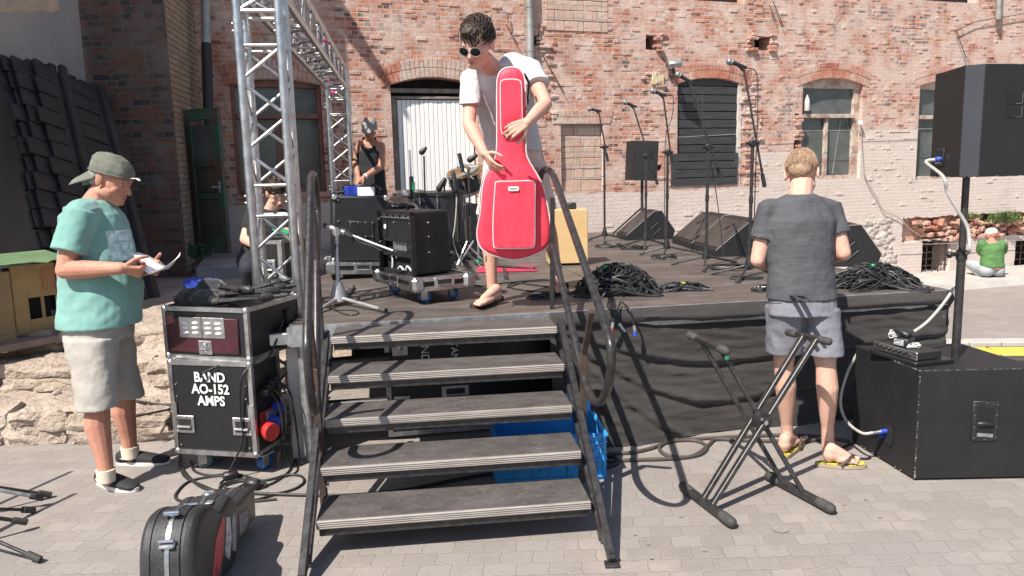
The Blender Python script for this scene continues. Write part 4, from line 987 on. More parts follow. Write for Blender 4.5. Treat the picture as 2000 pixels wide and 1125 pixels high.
mb = MB(F4); mb.box((cw/2, cd/2, .01), (cw-.01, cd-.01, .012)); part('crate_bottom', mb, m_crate, cr, smooth=False)
mb = MB(F4 @ M.Translation(V((cw, 0, chh))) @ M.Rotation(.25, 4, 'Y')); mb.box((.01, cd/2, -.1), (.008, cd+.02, .2))
for i in range(4): mb.box((.018, .01+i*(cd-.02)/3, -.1), (.014, .008, .2))
for z in (-.005, -.1, -.195): mb.box((.018, cd/2, z), (.014, cd+.02, .008))
part('lid_flap', mb, m_crate, cr, smooth=False)
mb = MB(F4 @ M.Translation(V((0, cd, chh))) @ M.Rotation(-.5, 4, 'X')); mb.box((cw/2, .0, .05), (cw, .006, .1)); mb.box((cw/2, -.008, .098), (cw, .014, .012)); part('lid_flap', mb, m_crate, cr, smooth=False)
# ------------------------------------------------------------------ equipment on the deck
def coil(c, r, n, cr=.004, ar=1.0, hgt=.03, mat=None, jit=.25):
    mb = MB()
    for i in range(n):
        a0 = random.random()*6.28; rr = r*random.uniform(1-jit, 1); off = V((random.uniform(-.12, .12)*r, random.uniform(-.12, .12)*r, 0))
        mb.tube(spline([V(c)+off+V((math.cos(a0+q*.7854)*rr*random.uniform(.9, 1.08), math.sin(a0+q*.7854)*rr*ar*random.uniform(.88, 1.1), cr+hgt*random.random())) for q in range(8)], 4, True), cr, 6, closed=True)
    return mb
def pile(c, rx, ry, h, n, cr=.006, rot=0, dirx=1.0):
    mb = MB(); c = V(c)
    for i in range(n):
        f = random.random(); Lx = rx*random.uniform(.35, .8); Ly = ry*random.uniform(.12, .42); cx = random.uniform(-1, 1)*(rx-Lx)*1.1; cy = random.uniform(-1, 1)*(ry-Ly)*.8; a = rot+random.gauss(0, .35)
        P = []
        for q in range(9):
            t = q/9*6.283; x = cx+math.cos(t)*Lx*random.uniform(.85, 1.1); y = cy+math.sin(t)*Ly*random.uniform(.7, 1.25)
            X = x*math.cos(a)-y*math.sin(a); Y = x*math.sin(a)+y*math.cos(a); d = min(1, (X/rx)**2+(Y/ry)**2)
            P.append(c+V((X, Y, cr+h*(1-d)**.8*random.uniform(.25, 1.0))))
        mb.tube(spline(P, 4, True), cr*random.uniform(.8, 1.15), 6, closed=True)
    core = MB()
    mb.ell(c+V((0, 0, 0)), (rx*.72, ry*.7, h*.62))
    return mb
def plug(F_, par, mat=m_alu, L_=.06): mb = MB(F_); mb.cyl((0, 0, 0), (L_, 0, 0), .009, None, 10); return part('connector', mb, mat, par)
def cablepile(lab, c, rx, ry, h, n, cr=.0055, plugs=3, grp=None, tape=None, rot=0):
    t = thing('cable_pile', lab, 'cable pile', c, 0, grp); part('cables', pile(c, rx, ry, h, n, cr, rot), m_cable, t)
    for i in range(plugs): plug(rotz(random.random()*6, V(c)+V((random.uniform(-.6, .6)*rx, -random.uniform(.1, .8)*ry, h*.55*random.random()+.02))), t, random.choice((m_alu, m_blk, m_alu)), .05)
    for i, m_ in enumerate(tape or []): mb = MB(); mb.box(V(c)+V((random.uniform(-.4, .4)*rx, -ry*.1, h*(.9-.5*i))), (.035, .03, .02), M.Rotation(.5, 3, 'Z'), .006); part('tape_mark', mb, m_, t)
    return t
cablepile('big heap of black cables at the stage edge right of the steps', PZ(1205, 572, DZ), .30, .2, .2, 70, .006, 3, None, [m_green, m_blue])
cablepile('small flat coil heap of black cables right of the big heap', PZ(1330, 566, DZ), .2, .09, .05, 26, .005, 3, None, [pm('yellow_green_tape', (.5, .6, .1), .6)])
cablepile('long heap of black cables at the stage edge right of the man in dark grey', PZ(1705, 560, DZ), .33, .17, .16, 75, .005, 5, None, [m_green, pm('lime_tape', (.45, .6, .05), .6)])
cablepile('low tangle of black cables left of the man in dark grey', PZ(1495, 568, DZ), .1, .07, .04, 16, .005, 1)
cablepile('coiled black mains lead with two-pin plug near the top of the steps', PZ(1062, 582, DZ), .11, .06, .035, 14, .005, 1)
o = part('cable_coil', coil(PZ(1190, 483, DZ), .15, 5, .005, .6), m_cable, None); tag(o, 'thin black cable coil under the farthest mic stand', 'cable coil')
o = part('cable_coil', coil(PZ(1237, 487, DZ), .14, 6, .005, .6, .04), m_cable, None); tag(o, 'black cable coil with silver plug between second and third mic stand', 'cable coil')
o = part('cable_coil', coil(PZ(1298, 505, DZ), .12, 4, .005, .8), m_cable, None); tag(o, 'black cable coil around the feet of the third mic stand', 'cable coil')
o = part('cable_coil', coil(PZ(1428, 526, DZ), .17, 7, .005, .6, .03), m_cable, None); tag(o, 'black cable coil beside the feet of the fourth mic stand', 'cable coil')
o = part('cable_coil', coil(PZ(1455, 545, DZ), .14, 3, .005, .35, .01), m_cable, None); tag(o, 'flat black cable loop under the nearest mic stand', 'cable coil')
o = part('cable_coil', coil(PZ(960, 572, DZ), .1, 4, .004, .4, .01), m_cable, None); tag(o, 'small black cable loop right of the sandalled foot', 'cable coil')
def run(lab, pts, r=.005, z=DZ, mat=None, name='cable', k_=7, cat='cable', grp=None):
    mb = MB(); mb.tube(spline([PZ(x, y, z+r) if len(q) == 2 else PZ(x, y, q[2]) for q in pts for x, y in (q[:2],)], k_), r, 7); o = part(name, mb, mat or m_cable, None); return tag(o, lab, cat, grp)
run('thin black cable trailing from the drums past the front foot with the sandal', [(890, 560), (905, 556), (950, 558), (990, 552), (1060, 546), (1075, 548)])
run('black cable doubled across the deck between the feet of the man with the red bag', [(1075, 572), (1010, 565), (992, 558), (1010, 553), (1070, 560)])
run('black cable lying on the deck behind the cajon', [(990, 562), (1030, 550), (1085, 548)])
# connectors hanging over the edge
e0 = PZ(1195, 600, DZ+.01)
hc = thing('hanging_cables', 'cable ends with red, blue and silver plugs hanging over the stage edge', 'cable', e0)
for P, pm_ in ((((1190, 585), (1187, 600), (1200, 612), (1197, 630)), m_red), (((1212, 590), (1204, 610), (1200, 622), (1208, 632)), m_alu), (((1215, 590), (1230, 605), (1236, 622), (1238, 636)), m_blue)):
    t0_ = (e0-EYE).dot(f0)-.06
    pts = [PT(x, y, t0_+(.1 if i == 0 else 0)) for i, (x, y) in enumerate(P)]; mb = MB(); mb.tube(spline(pts, 6), .006, 7); q = part('cable_end', mb, m_cable, hc)
    d = (pts[-1]-pts[-2]).normalized(); mb = MB(); mb.cyl(pts[-1], pts[-1]+d*.035, .012, None, 12); part('plug', mb, m_alu, q); mb = MB(); mb.cyl(pts[-1]+d*.035, pts[-1]+d*.06, .011, None, 12); part('plug_tip', mb, pm_, q)
# mic stands
m_mic = pm('mic_grille', (.33, .32, .31), .45, .6, (.2, .2, .2), 60, 300, .6)
def micstand(lab, base, tips, joint, tail, hold, mic, t, cab):
    th = thing('mic_stand', lab, 'mic stand', PT(*base, t), 0, 'mic stands with vocal mics along the stage')
    B = PT(*base, t); J = PT(*joint, t); B.z = DZ+.1; J.x = B.x+(J.x-B.x)*.25; J.y = B.y
    mb = MB(); mb.cyl(B, J, .0125, None, 10); mb.cyl(B.lerp(J, .5), B.lerp(J, .56), .016, None, 10); part('shaft', mb, m_steelblk, th)
    mb = MB(); mb.lathe([(.034, -.04), (.032, -.01), (.022, .03), (.016, .06)], B, (0, 0, 1), 14); part('hub', mb, m_blk, th)
    for x, y in tips:
        T = PZ(x, y, DZ+.012); d = T-B
        if d.length > .42: T = B+d*(.42/d.length); T.z = DZ+.012
        mb = MB(); mb.cyl(B-V((0, 0, .015)), T, .009, None, 8); l = part('leg', mb, m_steelblk, th)
        mb = MB(); mb.cyl(T-(T-B).normalized()*.05, T+(T-B).normalized()*.015, .0145, None, 10); part('rubber_foot', mb, m_rub, l)
    Tl = PT(*tail, t+.03); Hd = PT(*hold, t-.05)
    mb = MB(); mb.cyl(Tl, Hd, .0085, None, 8); bo = part('boom', mb, m_steelblk, th); d = (Hd-Tl).normalized()
    mb = MB(); mb.cyl(Tl-d*.01, Tl+d*.09, .015, None, 10); part('counterweight', mb, m_blk, bo)
    c = J; mb = MB(); mb.box(c, (.045, .04, .05), None, .008); mb.cyl(c-V((.05, .01, 0)), c+V((.05, .01, 0)), .012, None, 8); part('clutch', mb, m_blk, th)
    Mt = PT(*mic, t-.08); d = (Hd-Mt).normalized(); bb_ = Mt+d*.17
    mb = MB(); mb.lathe([(.011, .17), (.013, .12), (.0175, .05), (.019, .045)][::-1], Mt, d, 14); mi = part('microphone', mb, pm('mic_body', (.05, .05, .052), .4, .3), th)
    mb = MB(); mb.ell(Mt+d*.025, .0265, None, 14, 9); mb.lathe([(.024, .035), (.027, .038), (.027, .046), (.02, .05)], Mt, d, 14); part('mic_grille', mb, m_mic, mi)
    mb = MB(); mb.cyl(bb_-d*.07, Hd-V((0, 0, .03)), .014, .01, 8); part('mic_clip', mb, m_blk, th)
    if cab: mb = MB(); mb.tube(spline([bb_]+[PT(x, y, t-.02) for x, y in cab], 6), .004, 6); part('mic_cable', mb, m_cable, th)
micstand('farthest and smallest mic stand, in front of the walled-up doorway', (1181, 460), ((1150, 468), (1229, 467), (1181, 474)), (1178, 288), (1187, 314), (1169, 216), (1147, 212), 8.9, None)
micstand('mic stand whose shaft crosses the small speaker on its pole', (1261, 468), ((1212, 481), (1296, 476), (1258, 490)), (1261, 305), (1284, 359), (1236, 206), (1216, 198), 8.2, None)
micstand('third mic stand from the left, just left of the black window shutter', (1302, 482), ((1250, 496), (1290, 509), (1373, 495)), (1303, 298), (1312, 316), (1295, 185), (1270, 176), 7.3, ((1315, 190), (1312, 230), (1300, 270), (1298, 380), (1298, 470)))
micstand('mic stand with steeply tilted boom in front of the black shutter', (1379, 496), ((1314, 515), (1374, 531), (1435, 511)), (1380, 288), (1408, 347), (1346, 158), (1319, 143), 6.4, ((1370, 170), (1373, 240), (1385, 300), (1402, 400), (1413, 500)))
micstand('tallest and nearest mic stand, beside the man in dark grey', (1463, 518), ((1392, 534), (1440, 550), (1500, 530)), (1466, 281), (1493, 363), (1452, 130), (1419, 118), 5.75, ((1478, 145), (1480, 220), (1476, 330), (1472, 480)))
# wedge monitors
def wedge(lab, A, rz, wid, hnd=True):
    t = thing('wedge_monitor', lab, 'speaker', A, rz, 'wedge monitors on the stage'); F_ = rotz(rz, A)
    pr = [(0, 0), (0, .06), (.33, .33), (.42, .335), (.585, .1), (.55, 0)]
    G = F_ @ M(((1, 0, 0, 0), (0, 0, 1, 0), (0, 1, 0, 0), (0, 0, 0, 1)))
    mb = MB(); mb.prism(pr, G, wid); part('cabinet', mb, m_paintblk, t, smooth=False)
    d = V((.33, 0, .27)).normalized(); nb = V((-d.z, 0, d.x))
    mb = MB(F_); mb.box(V((.165, wid/2, .195))+nb*.004, (.37, wid-.05, .012), M((d, V((0, 1, 0)), nb)).transposed(), .004); part('grille', mb, pm('brown_grille', (.065, .052, .048), .6, .2, (.04, .032, .03), 5, 420, .9, .002), t, smooth=False)
    mb = MB(F_)
    for a, b in (((0, .06), (.33, .33)), ((.33, .33), (.42, .335)), ((.42, .335), (.585, .1))): mb.cyl((a[0], .0, a[1]), (b[0], .0, b[1]), .0035, None, 6)
    part('worn_edge', mb, pm('scuffed_edge', (.3, .28, .27), .7), t)
    if hnd:
        for z, x in ((.17, .33), (.1, .36)):
            mb = MB(F_); mb.box((x, -.001, z), (.12, .004, .05), M.Rotation(-.75, 3, 'Y')); q = part('handle_slot', mb, m_dark, t, smooth=False)
            mb = MB(F_); mb.bar((x-.04, -.005, z-.045), (x+.045, -.005, z+.03), .006, .004); part('handle_rim', mb, m_alud, q, smooth=False)
A = PZ(1224, 470, DZ); wedge('farthest wedge monitor, by the pole of the small speaker', A, .12, .45)
A = PZ(1398, 502, DZ+.001); wedge('near one of two wedge monitors side by side behind the tilted boom stand', A, .06, .75)
wedge('far one of two wedge monitors side by side behind the tilted boom stand', A+V((-.045, .76, 0)), .06, .72, False)
A = PZ(1572, 522, DZ+.001); wedge('wedge monitor to the right behind the man in dark grey', A, -.12, .6)
# small speaker on a pole behind
def ptz(px, py, t): return PT(px, py, t)
t_ = 9.4; A = PT(1236, 352, t_); B = PT(1283, 353, t_); F_ = frame(A, B-A); wS = (B-A).length; hS = PT(1236, 275, t_).z-A.z
sp_k = thing('small_speaker', 'small black loudspeaker on a pole in front of the brick wall', 'speaker', A)
mb = MB(); mb.prism([(0, 0), (wS, 0), (wS*.85, .3), (-.06, .26)], F_, hS); part('cabinet', mb, m_paintblk, sp_k, smooth=False)
for z in (.57, .7): mb = MB(F_); mb.box((wS*.62, -.002, hS*z), (.09, .004, .035)); part('handle_slot', mb, m_dark, sp_k, smooth=False)
mb = MB(); c = F_ @ V((wS*.45, .12, 0)); st_ = thing('speaker_stand', 'black pole stand carrying the small loudspeaker at the back of the stage', 'stand', (c.x, c.y, DZ)); mb.cyl((c.x, c.y, DZ+.1), c, .018); part('pole', mb, m_steelblk, st_)
for a in (.5, 2.6, 4.7): mb = MB(); mb.cyl((c.x, c.y, DZ+.35), (c.x+math.cos(a)*.4, c.y+math.sin(a)*.4, DZ+.01), .011); part('leg', mb, m_steelblk, st_)
# plywood cajon
F_ = frame(PZ(1072, 520, DZ), V((1, .03, 0))); wC = (PZ(1148, 521, DZ)-PZ(1072, 520, DZ)).length; hC = PT(1148, 411, (PZ(1148, 521, DZ)-EYE).dot(f0)).z-DZ
cj = thing('cajon', 'pale plywood box drum standing behind the red bag', 'drum', F_.translation)
mb = MB(F_); mb.box((wC/2, .16, hC/2+.012), (wC, .3, hC-.012), None, .004); part('body', mb, pm('birch_ply', (.6, .42, .2), .5, 0, (.54, .36, .17), 2, 60, .1, stretch=(1, 1, 6)), cj, smooth=False)
for x in (.04, wC-.04): mb = MB(F_); mb.cyl((x, .05, 0), (x, .05, .014), .014); part('rubber_foot', mb, m_rub, cj)
mb = MB(F_); mb.box((wC*.62, .12, hC+.035), (.09, .06, .06), None, .012); o = part('pedal', mb, m_blk, None); tag(o, 'small black pedal with yellow lead on top of the plywood box drum', 'pedal')
# ------------------------------------------------------------------ drum kit
DT = 7.3
kit = thing('drum_kit', 'black drum kit with chrome stands in front of the white plank door', 'drum kit', PT(870, 480, DT))
m_shell = pm('black_drum_wrap', (.035, .04, .05), .35, 0, (.02, .02, .024), 4, 60, .05)
m_skin_ = pm('drum_head', (.1, .1, .1), .5)
def drum(c, r, h, ax, nm='drum'):
    ax = V(ax).normalized(); c = V(c); mb = MB(); mb.lathe([(r, 0), (r, h)], c, ax, 32); d = part(nm, mb, m_shell, kit)
    for q in (0, h): mb = MB(); mb.lathe([(r+.002, -.014), (r+.012, -.014), (r+.012, .014), (r+.002, .014)], c+ax*q, ax, 32); part('hoop', mb, m_blk if r > .2 else m_alud, d)
    mb = MB(); mb.lathe([(r-.002, 0), (r-.002, .004)], c+ax*(h+.004), ax, 32); part('head', mb, m_skin_, d)
    x, y = orth(ax)
    for k_ in range(6 if r < .2 else 8):
        a = k_*6.283/(6 if r < .2 else 8); p = c+(x*math.cos(a)+y*math.sin(a))*(r+.012); mb = MB(); mb.cyl(p+ax*h*.02, p+ax*h, .004, None, 6); mb.cyl(p+ax*(h-.09), p+ax*(h-.045), .011, None, 8); part('lug', mb, m_alu, d)
    return d
c = PT(862, 472, DT); drum(c, .225, .46, (0, -.03, 1), 'floor_tom')
for a in (-.2, 2.2, 4.2): mb = MB(); p = c+V((math.cos(a)*.235, math.sin(a)*.235, 0)); mb.cyl((p.x, p.y, DZ), p+V((0, 0, .2)), .006); part('drum_leg', mb, m_alu, kit)
drum(PT(914, 372, 7.6), .15, .2, (-.25, -.35, 1), 'rack_tom')
drum(PT(925, 452, 8.0), .28, .38, (-.3, .95, .0), 'bass_drum')
drum(PT(800, 400, 8.3), .17, .13, (0, -.1, 1), 'snare_drum')
mb = MB(); mb.ell(PT(778, 402, 6.9), (.18, .16, .045), None, 20, 8); st = part('drum_stool', mb, pm('black_leatherette', (.03, .03, .032), .4), kit); mb = MB(); p = PT(778, 405, 6.9); mb.cyl(p, (p.x, p.y, DZ), .02); part('stool_leg', mb, m_alu, st)
def stick(nm, P, r=.008, mat=None, t=DT): mb = MB(); mb.tube([PT(x, y, t+(q[0] if q else 0)) for x, y, *q in P], r, 8); return part(nm, mb, mat or m_alu, kit)
stick('hi_hat_stand', [(806, 500), (803, 350), (800, 293)], .009); stick('hi_hat_clutch', [(805, 390), (803, 345)], .02, m_blk); stick('hi_hat_clutch', [(806, 372), (806, 356)], .022, m_green)
stick('cymbal_arm', [(897, 300), (901, 320), (905, 336)], .02, m_blk); stick('cymbal_arm', [(893, 325), (925, 350)], .008); stick('cymbal_arm', [(900, 318), (918, 326), (935, 324)], .007)
mb = MB(); p = PT(910, 332, 7.5); mb.lathe([(.0, .03), (.04, .025), (.06, .005), (.19, -.01), (.19, -.012), (0, .0)], p, (-.15, -.35, 1), 28); part('cymbal', mb, pm('bronze_cymbal', (.55, .4, .2), .3, .9), kit)
mb = MB(); p = PT(775, 388, 7.1); mb.lathe([(.0, .02), (.04, .02), (.13, -.004), (.13, -.006), (0, .0)], p, (.1, -.1, 1), 28); part('cymbal', mb, pm('dark_cymbal', (.06, .05, .045), .35, .6), kit)
stick('tom_leg', [(934, 525), (934, 415)], .011, m_alu, 6.9); stick('tape_band', [(934, 512), (934, 507)], .02, m_green, 6.88)
stick('stand_leg', [(890, 525), (925, 470)], .01, m_alu, 6.8); stick('stand_leg', [(890, 525, .1), (912, 472, .2)], .008, m_alu, 6.8); stick('stand_leg', [(945, 510), (915, 480)], .008, m_alu, 6.8); stick('stand_leg', [(915, 495), (960, 545, -.7)], .008, m_alu, 7)
def smallstand(lab, P, mic, t):
    th = thing('mic_stand', lab, 'mic stand', PT(*P[0], t)); mb = MB(); mb.tube([PT(x, y, t) for x, y in P], .009, 8); part('shaft', mb, m_steelblk, th)
    a, b = PT(*mic[0], t-.05), PT(*mic[1], t-.05); mb = MB(); mb.cap(a, b, .03, .018); part('microphone', mb, m_blk, th)
    mb = MB(); p = PT(*P[0], t); 
    for a_ in (0, 2.1, 4.2): mb = MB(); mb.cyl((p.x, p.y, DZ+.08), (p.x+math.cos(a_)*.25, p.y+math.sin(a_)*.25, DZ+.01), .009); part('leg', mb, m_steelblk, th)
smallstand('thin black mic stand rising behind the black floor drum', [(832, 470), (830, 380), (828, 305)], ((824, 297), (831, 290)), 7.6)
smallstand('short drum mic aimed down at the floor drum', [(868, 470), (868, 365), (872, 350)], ((858, 368), (868, 350)), 7.25)
smallstand('upright silver tipped mic beside the rack drum', [(891, 470), (891, 385)], ((890, 372), (885, 337)), 7.1)
smallstand('mic clamped high by the cymbal with red foam', [(920, 480), (915, 330)], ((918, 312), (930, 304)), 7.2)
o = part('cable_loop', (lambda m: (m.tube(spline([PT(x, y, 6.95) for x, y in ((892, 385), (891, 410), (888, 445), (885, 470), (895, 500), (905, 520))], 6), .006, 7), m)[1])(MB()), m_cableg, None); tag(o, 'grey cable hanging in front of the black floor drum', 'cable')
mb = MB(); mb.box(PZ(990, 525, DZ+.008), (.5, .35, .012), None, .003); o = part('red_mat', mb, pm('red_felt', (.5, .03, .08), .8), None, smooth=False); tag(o, 'small red mat under the stand feet behind the bag', 'mat')
for i, (a, b, lb) in enumerate((((985, 525), (988, 540), 'short black tube foot pointing at the viewer over the red mat'), ((960, 518), (1034, 524), 'long black tube foot lying across the red mat'))):
    mb = MB(); p, q = PZ(*a, DZ+.03), PZ(*b, DZ+.02); mb.cyl(p, q, .012); th = thing('stand_foot', lb, 'stand foot', p); part('tube', mb, m_steelblk, th); mb = MB(); mb.cyl(q, q+(q-p).normalized()*.05, .018); part('rubber_foot', mb, m_rub, th)
# ------------------------------------------------------------------ black cabinet, combo amplifier and dolly
t_ = 6.1; A = PT(650, 512, t_); B = PT(757, 512, t_+.12); F_ = frame(A, B-A); wB = (B-A).length; hB = PT(650, 381, t_).z-A.z
cab = thing('speaker_cabinet', 'tall black vinyl speaker cabinet behind the silver boom stand', 'speaker cabinet', A)
mb = MB(F_); mb.box((wB/2, .2, hB/2), (wB, .4, hB), None, .015); part('cabinet', mb, m_tolex, cab)
mb = MB(F_); mb.box((wB*.52, -.004, hB*.5), (.19, .01, .13), None, .004); q = part('handle_cup', mb, m_blk, cab); mb = MB(F_); mb.box((wB*.52, -.008, hB*.5), (.13, .008, .075)); part('handle_hole', mb, m_dark, q, smooth=False)
rivets(F_, [(wB*.52+a, -.01, hB*.5+b) for a in (-.085, -.03, .03, .085) for b in (-.055, .055)]+[(wB*.1, -.002, hB*.62), (wB*.3, -.002, hB*.62), (wB*.1, -.002, hB*.93), (wB*.9, -.002, hB*.62)], cab, .010)
for x in (.012, wB-.012): 
    for z in (.012, hB-.012): mb = MB(F_); mb.box((x, .01, z), (.05, .05, .05), None, .012); part('corner_cap', mb, m_chrome, cab)
for z in (.3,): mb = MB(F_); mb.cyl((wB+.02, .15, hB*.8), (wB+.02, .15, hB*.3), .008); part('side_lead', mb, m_cable, cab)
def dolly(lab, F_, w_, d_, h_, z0, wm, corn=True):
    t = thing('dolly', lab, 'dolly', F_.translation); G = F_ @ M.Translation(V((0, 0, z0)))
    mb = MB(G); mb.box((w_/2, d_/2, h_/2), (w_-.01, d_-.01, h_-.012)); part('tray', mb, m_case, t, smooth=False)
    mb = MB(G); edges(mb, w_, d_, h_, .03); part('aluminium_edging', mb, m_alu, t, smooth=False)
    for x in (.02, w_-.02):
        for y in (.02, d_-.02): mb = MB(G); mb.box((x, y, h_/2), (.085, .085, h_+.01), None, .02); part('corner_fitting', mb, m_alu, t, smooth=False)
    handle(G, w_/2, h_/2, t, -.001, .14, h_*.85)
    G2 = G @ M.Translation(V((w_, 0, 0))) @ M.Rotation(R(90), 4, 'Z'); handle(G2, d_/2, h_/2, t, -.001, .14, h_*.85)
    for x in (.09, w_-.09):
        for y in (.09, d_-.09): castor(F_ @ V((x, y, 0)), random.random()*3, wm, t, (z0-.012)/2)
    return t
Gd = M.Translation(V((0, 0, DZ-A.z+0))) @ F_; base = frame(V((A.x, A.y, DZ))-F_.col[0].xyz*.04-F_.col[1].xyz*.03, B-A); dolly('flight case dolly under the tall black speaker cabinet', base, wB+.1, .48, .09, A.z-DZ-.09, m_blk)
def onT(x, y, z=0): return F_ @ V((x, y, hB+z))
Fcab = F_
mb = MB(); mb.box(onT(.27, .1, .035), (.13, .1, .07), M.Rotation(.1, 3, 'Z'), .003); o = part('white_box', mb, pm('matt_white_box', (.85, .86, .9), .6), None, smooth=False); tag(o, 'plain white box on the tall black speaker cabinet', 'box')
mb = MB(); mb.box(onT(.16, .14, .038), (.1, .09, .075), M.Rotation(.5, 3, 'Z'), .003); o = part('blue_box', mb, m_blue, None, smooth=False); tag(o, 'blue box on the tall black cabinet next to the white box', 'box')
c = onT(.24, .25, 0); o = part('cable_coil', coil(c, .15, 12, .006, .8, .09), m_cable, None); tag(o, 'coiled black cable on the tall black cabinet behind the white box', 'cable coil')
o = part('cable_coil', coil(onT(.05, .08, 0), .05, 3, .004, .8, .05), m_cable, None); tag(o, 'small wire loop at the left end of the tall black cabinet', 'cable coil')
# combo amp
zA = PT(736, 560, 5.1); 
A = PT(743, 530, 5.25); B = PT(812, 547, 4.85); C = PT(884, 530, 5.1); F_ = frame(A, (B-A)*V((1, 1, 0)) if 0 else V((B.x-A.x, B.y-A.y, 0)))
zb_ = PT(812, 543, 4.85).z; wA = .27*1; dA = .3; A = PT(808, 541, 4.85); ex_ = V((PT(743, 530, 5.2).x-A.x, PT(743, 530, 5.2).y-A.y, 0)); wA = ex_.length; FA = frame(A+ex_, -ex_); hA = PT(812, 413, 4.87).z-A.z; sv = V((PT(884, 530, 5.1).x-A.x, PT(884, 530, 5.1).y-A.y, 0)); dA = sv.length
amp = thing('guitar_amplifier', 'black vinyl combo amplifier seen from behind on a wheeled dolly', 'amplifier', A)
# plan: back panel along local x, side panel leaning a little
mb = MB(FA); s2 = FA.inverted().to_3x3() @ sv; n_ = 6
def shell(p0, p1): mb.bar(p0, p1, .02, .02)
FS = FA @ M.Identity(4)
def amp_pt(a, b, z): return V((wA*a, 0, z))+s2*b
def slab(q, th=.018, ax='z'):
    pass
P8 = [(0, 0), (1, 0), (1, 1), (0, 1)]
lean = V((0, .0, 0))
bt = [amp_pt(a, b, 0) for a, b in P8]; tp = [amp_pt(a, b*.9+.03, hA) for a, b in P8]
mb.add(bt+tp, [[3, 2, 1, 0], [4, 5, 6, 7], [1, 2, 6, 5], [2, 3, 7, 6], [3, 0, 4, 7]])
ca = part('cabinet', mb, m_tolex, amp, smooth=False); bv = ca.modifiers.new('b', 'BEVEL'); bv.width = .014; bv.segments = 3
# back: upper panel, mid strip, lower opening
mb = MB(FA); mb.box((wA/2, .012, hA*.735), (wA-.03, .016, hA*.43)); mb.box((wA/2, .012, hA*.33), (wA-.03, .016, hA*.09)); mb.box((wA/2, .012, .015), (wA-.02, .03, .03)); mb.box((wA*.9, .012, hA*.46), (wA*.16, .016, hA*.2)); mb.box((.04, .012, hA*.46), (.05, .016, hA*.2)); mb.box((wA-.01, .01, hA*.5), (.02, .03, hA-.01)); mb.box((.01, .01, hA*.5), (.02, .03, hA-.01)); mb.box((wA*.5, .01, hA-.012), (wA, .03, .024))
part('back_panel', mb, m_tolex, amp, smooth=False)
mb = MB(FA); mb.box((wA/2, .04, hA*.5), (wA-.04, .003, hA-.06)); part('dark_inside', mb, m_dark, amp, smooth=False)
mb = MB(FA); mb.box((wA/2, .004, hA*.93), (wA-.05, .012, .03)); cp = part('control_strip', mb, m_alud, amp, smooth=False)
for i in range(9): mb = MB(FA); mb.cyl((wA*(.12+.095*i), -.0, hA*.93), (wA*(.12+.095*i), -.018, hA*.935), .007, None, 8); part('knob', mb, m_chrome if i % 2 else m_blk, cp)
mb = MB(FA); mb.box((wA*.24, -.001, hA*.73), (.045, .004, .1)); pl = part('rating_plate', mb, m_blk, amp, smooth=False); mb = MB(FA); mb.lathe([(.016, 0), (.016, .003)], (wA*.24, -.004, hA*.75), (0, -1, 0), 16); part('round_badge', mb, m_ink, pl)
for i in range(6): mb = MB(FA); mb.cyl((wA*(.36+.07*i), .03, hA*.38), (wA*(.36+.07*i), .03, hA*.55), .011, None, 10); part('valve', mb, pm('valve_glass', (.35, .36, .36), .2, .5) if i else m_alu, amp)
for P in (((.3, .38), (.32, .2), (.3, .08)), ((.45, .05), (.55, .12), (.68, .05), (.75, .14), (.9, .06))): mb = MB(FA); mb.tube(spline([(wA*a, .02, hA*b) for a, b in P], 6), .006, 7); part('white_lead', mb, m_white, amp)
rivets(FA, [(wA*a, -.0, hA*b) for a, b in ((.04, .87), (.5, .83), (.95, .83), (.05, .5), (.5, .47), (.95, .46), (.36, .27), (.52, .27))], amp, .008)
mb = MB(FA)
for z in (.35*hA, .6*hA, .82*hA): mb.ell(amp_pt(1, .4, z)+V((.004, 0, 0)), .007, None, 8, 6)
part('side_studs', mb, m_chrome, amp)
mb = MB(FA); mb.tube(spline([amp_pt(.5, .45, hA)+V((-.06, 0, 0)), amp_pt(.5, .45, hA+.035)+V((-.02, 0, 0)), amp_pt(.5, .45, hA+.035)+V((.05, 0, 0)), amp_pt(.5, .45, hA)+V((.1, 0, 0))], 5), .012, 8, flat=.5); part('carry_handle', mb, m_rub, amp)
b0 = PT(735, 551, 5.35); b1 = PT(812, 580, 4.78); b2 = PT(903, 556, 5.1); b0.z = b1.z = b2.z = 0; dF = frame((b0.x, b0.y, DZ), b1-b0); hb = .085; zd = A.z-DZ-hb
dolly('wheeled flight case dolly under the combo amplifier, with blue castors', dF, (b1-b0).length, abs((dF.inverted() @ V((b2.x, b2.y, DZ))).y), hb, zd, m_bluew)
# silver boom stand
m_sil = pm('silver_enamel', (.5, .49, .48), .38, .6, (.36, .35, .35), 14, 90, .2)
t_ = 4.9; ms = thing('boom_stand', 'silver boom mic stand with conical base in front of the amplifier', 'mic stand', PT(662, 590, t_))
B = PT(662, 590, t_); B.z = DZ+.03
mb = MB(); mb.lathe([(.058, 0), (.056, .02), (.035, .09), (.018, .13), (.0, .135)], B, (0, 0, 1), 18); part('cone_base', mb, m_sil, ms)
J = PT(658, 456, t_); mb = MB(); mb.cyl(B+V((0, 0, .1)), J, .013, None, 12); part('shaft', mb, m_sil, ms); mb = MB(); mb.cyl(PT(659, 512, t_), PT(658, 478, t_), .0175, None, 10); part('grip', mb, m_rub, ms)
mb = MB(); mb.lathe([(.026, -.012), (.03, 0), (.026, .012)], J+V((0, -.01, .01)), (0, 1, 0), 16); part('swivel', mb, m_sil, ms)
a, b_ = PT(637, 441, t_+.1), PT(768, 490, t_-.1); mb = MB(); mb.cyl(a, b_, .0085, None, 10); mb.cyl(a.lerp(b_, .06), a.lerp(b_, .3), .016, None, 12); bo = part('boom', mb, m_sil, ms)
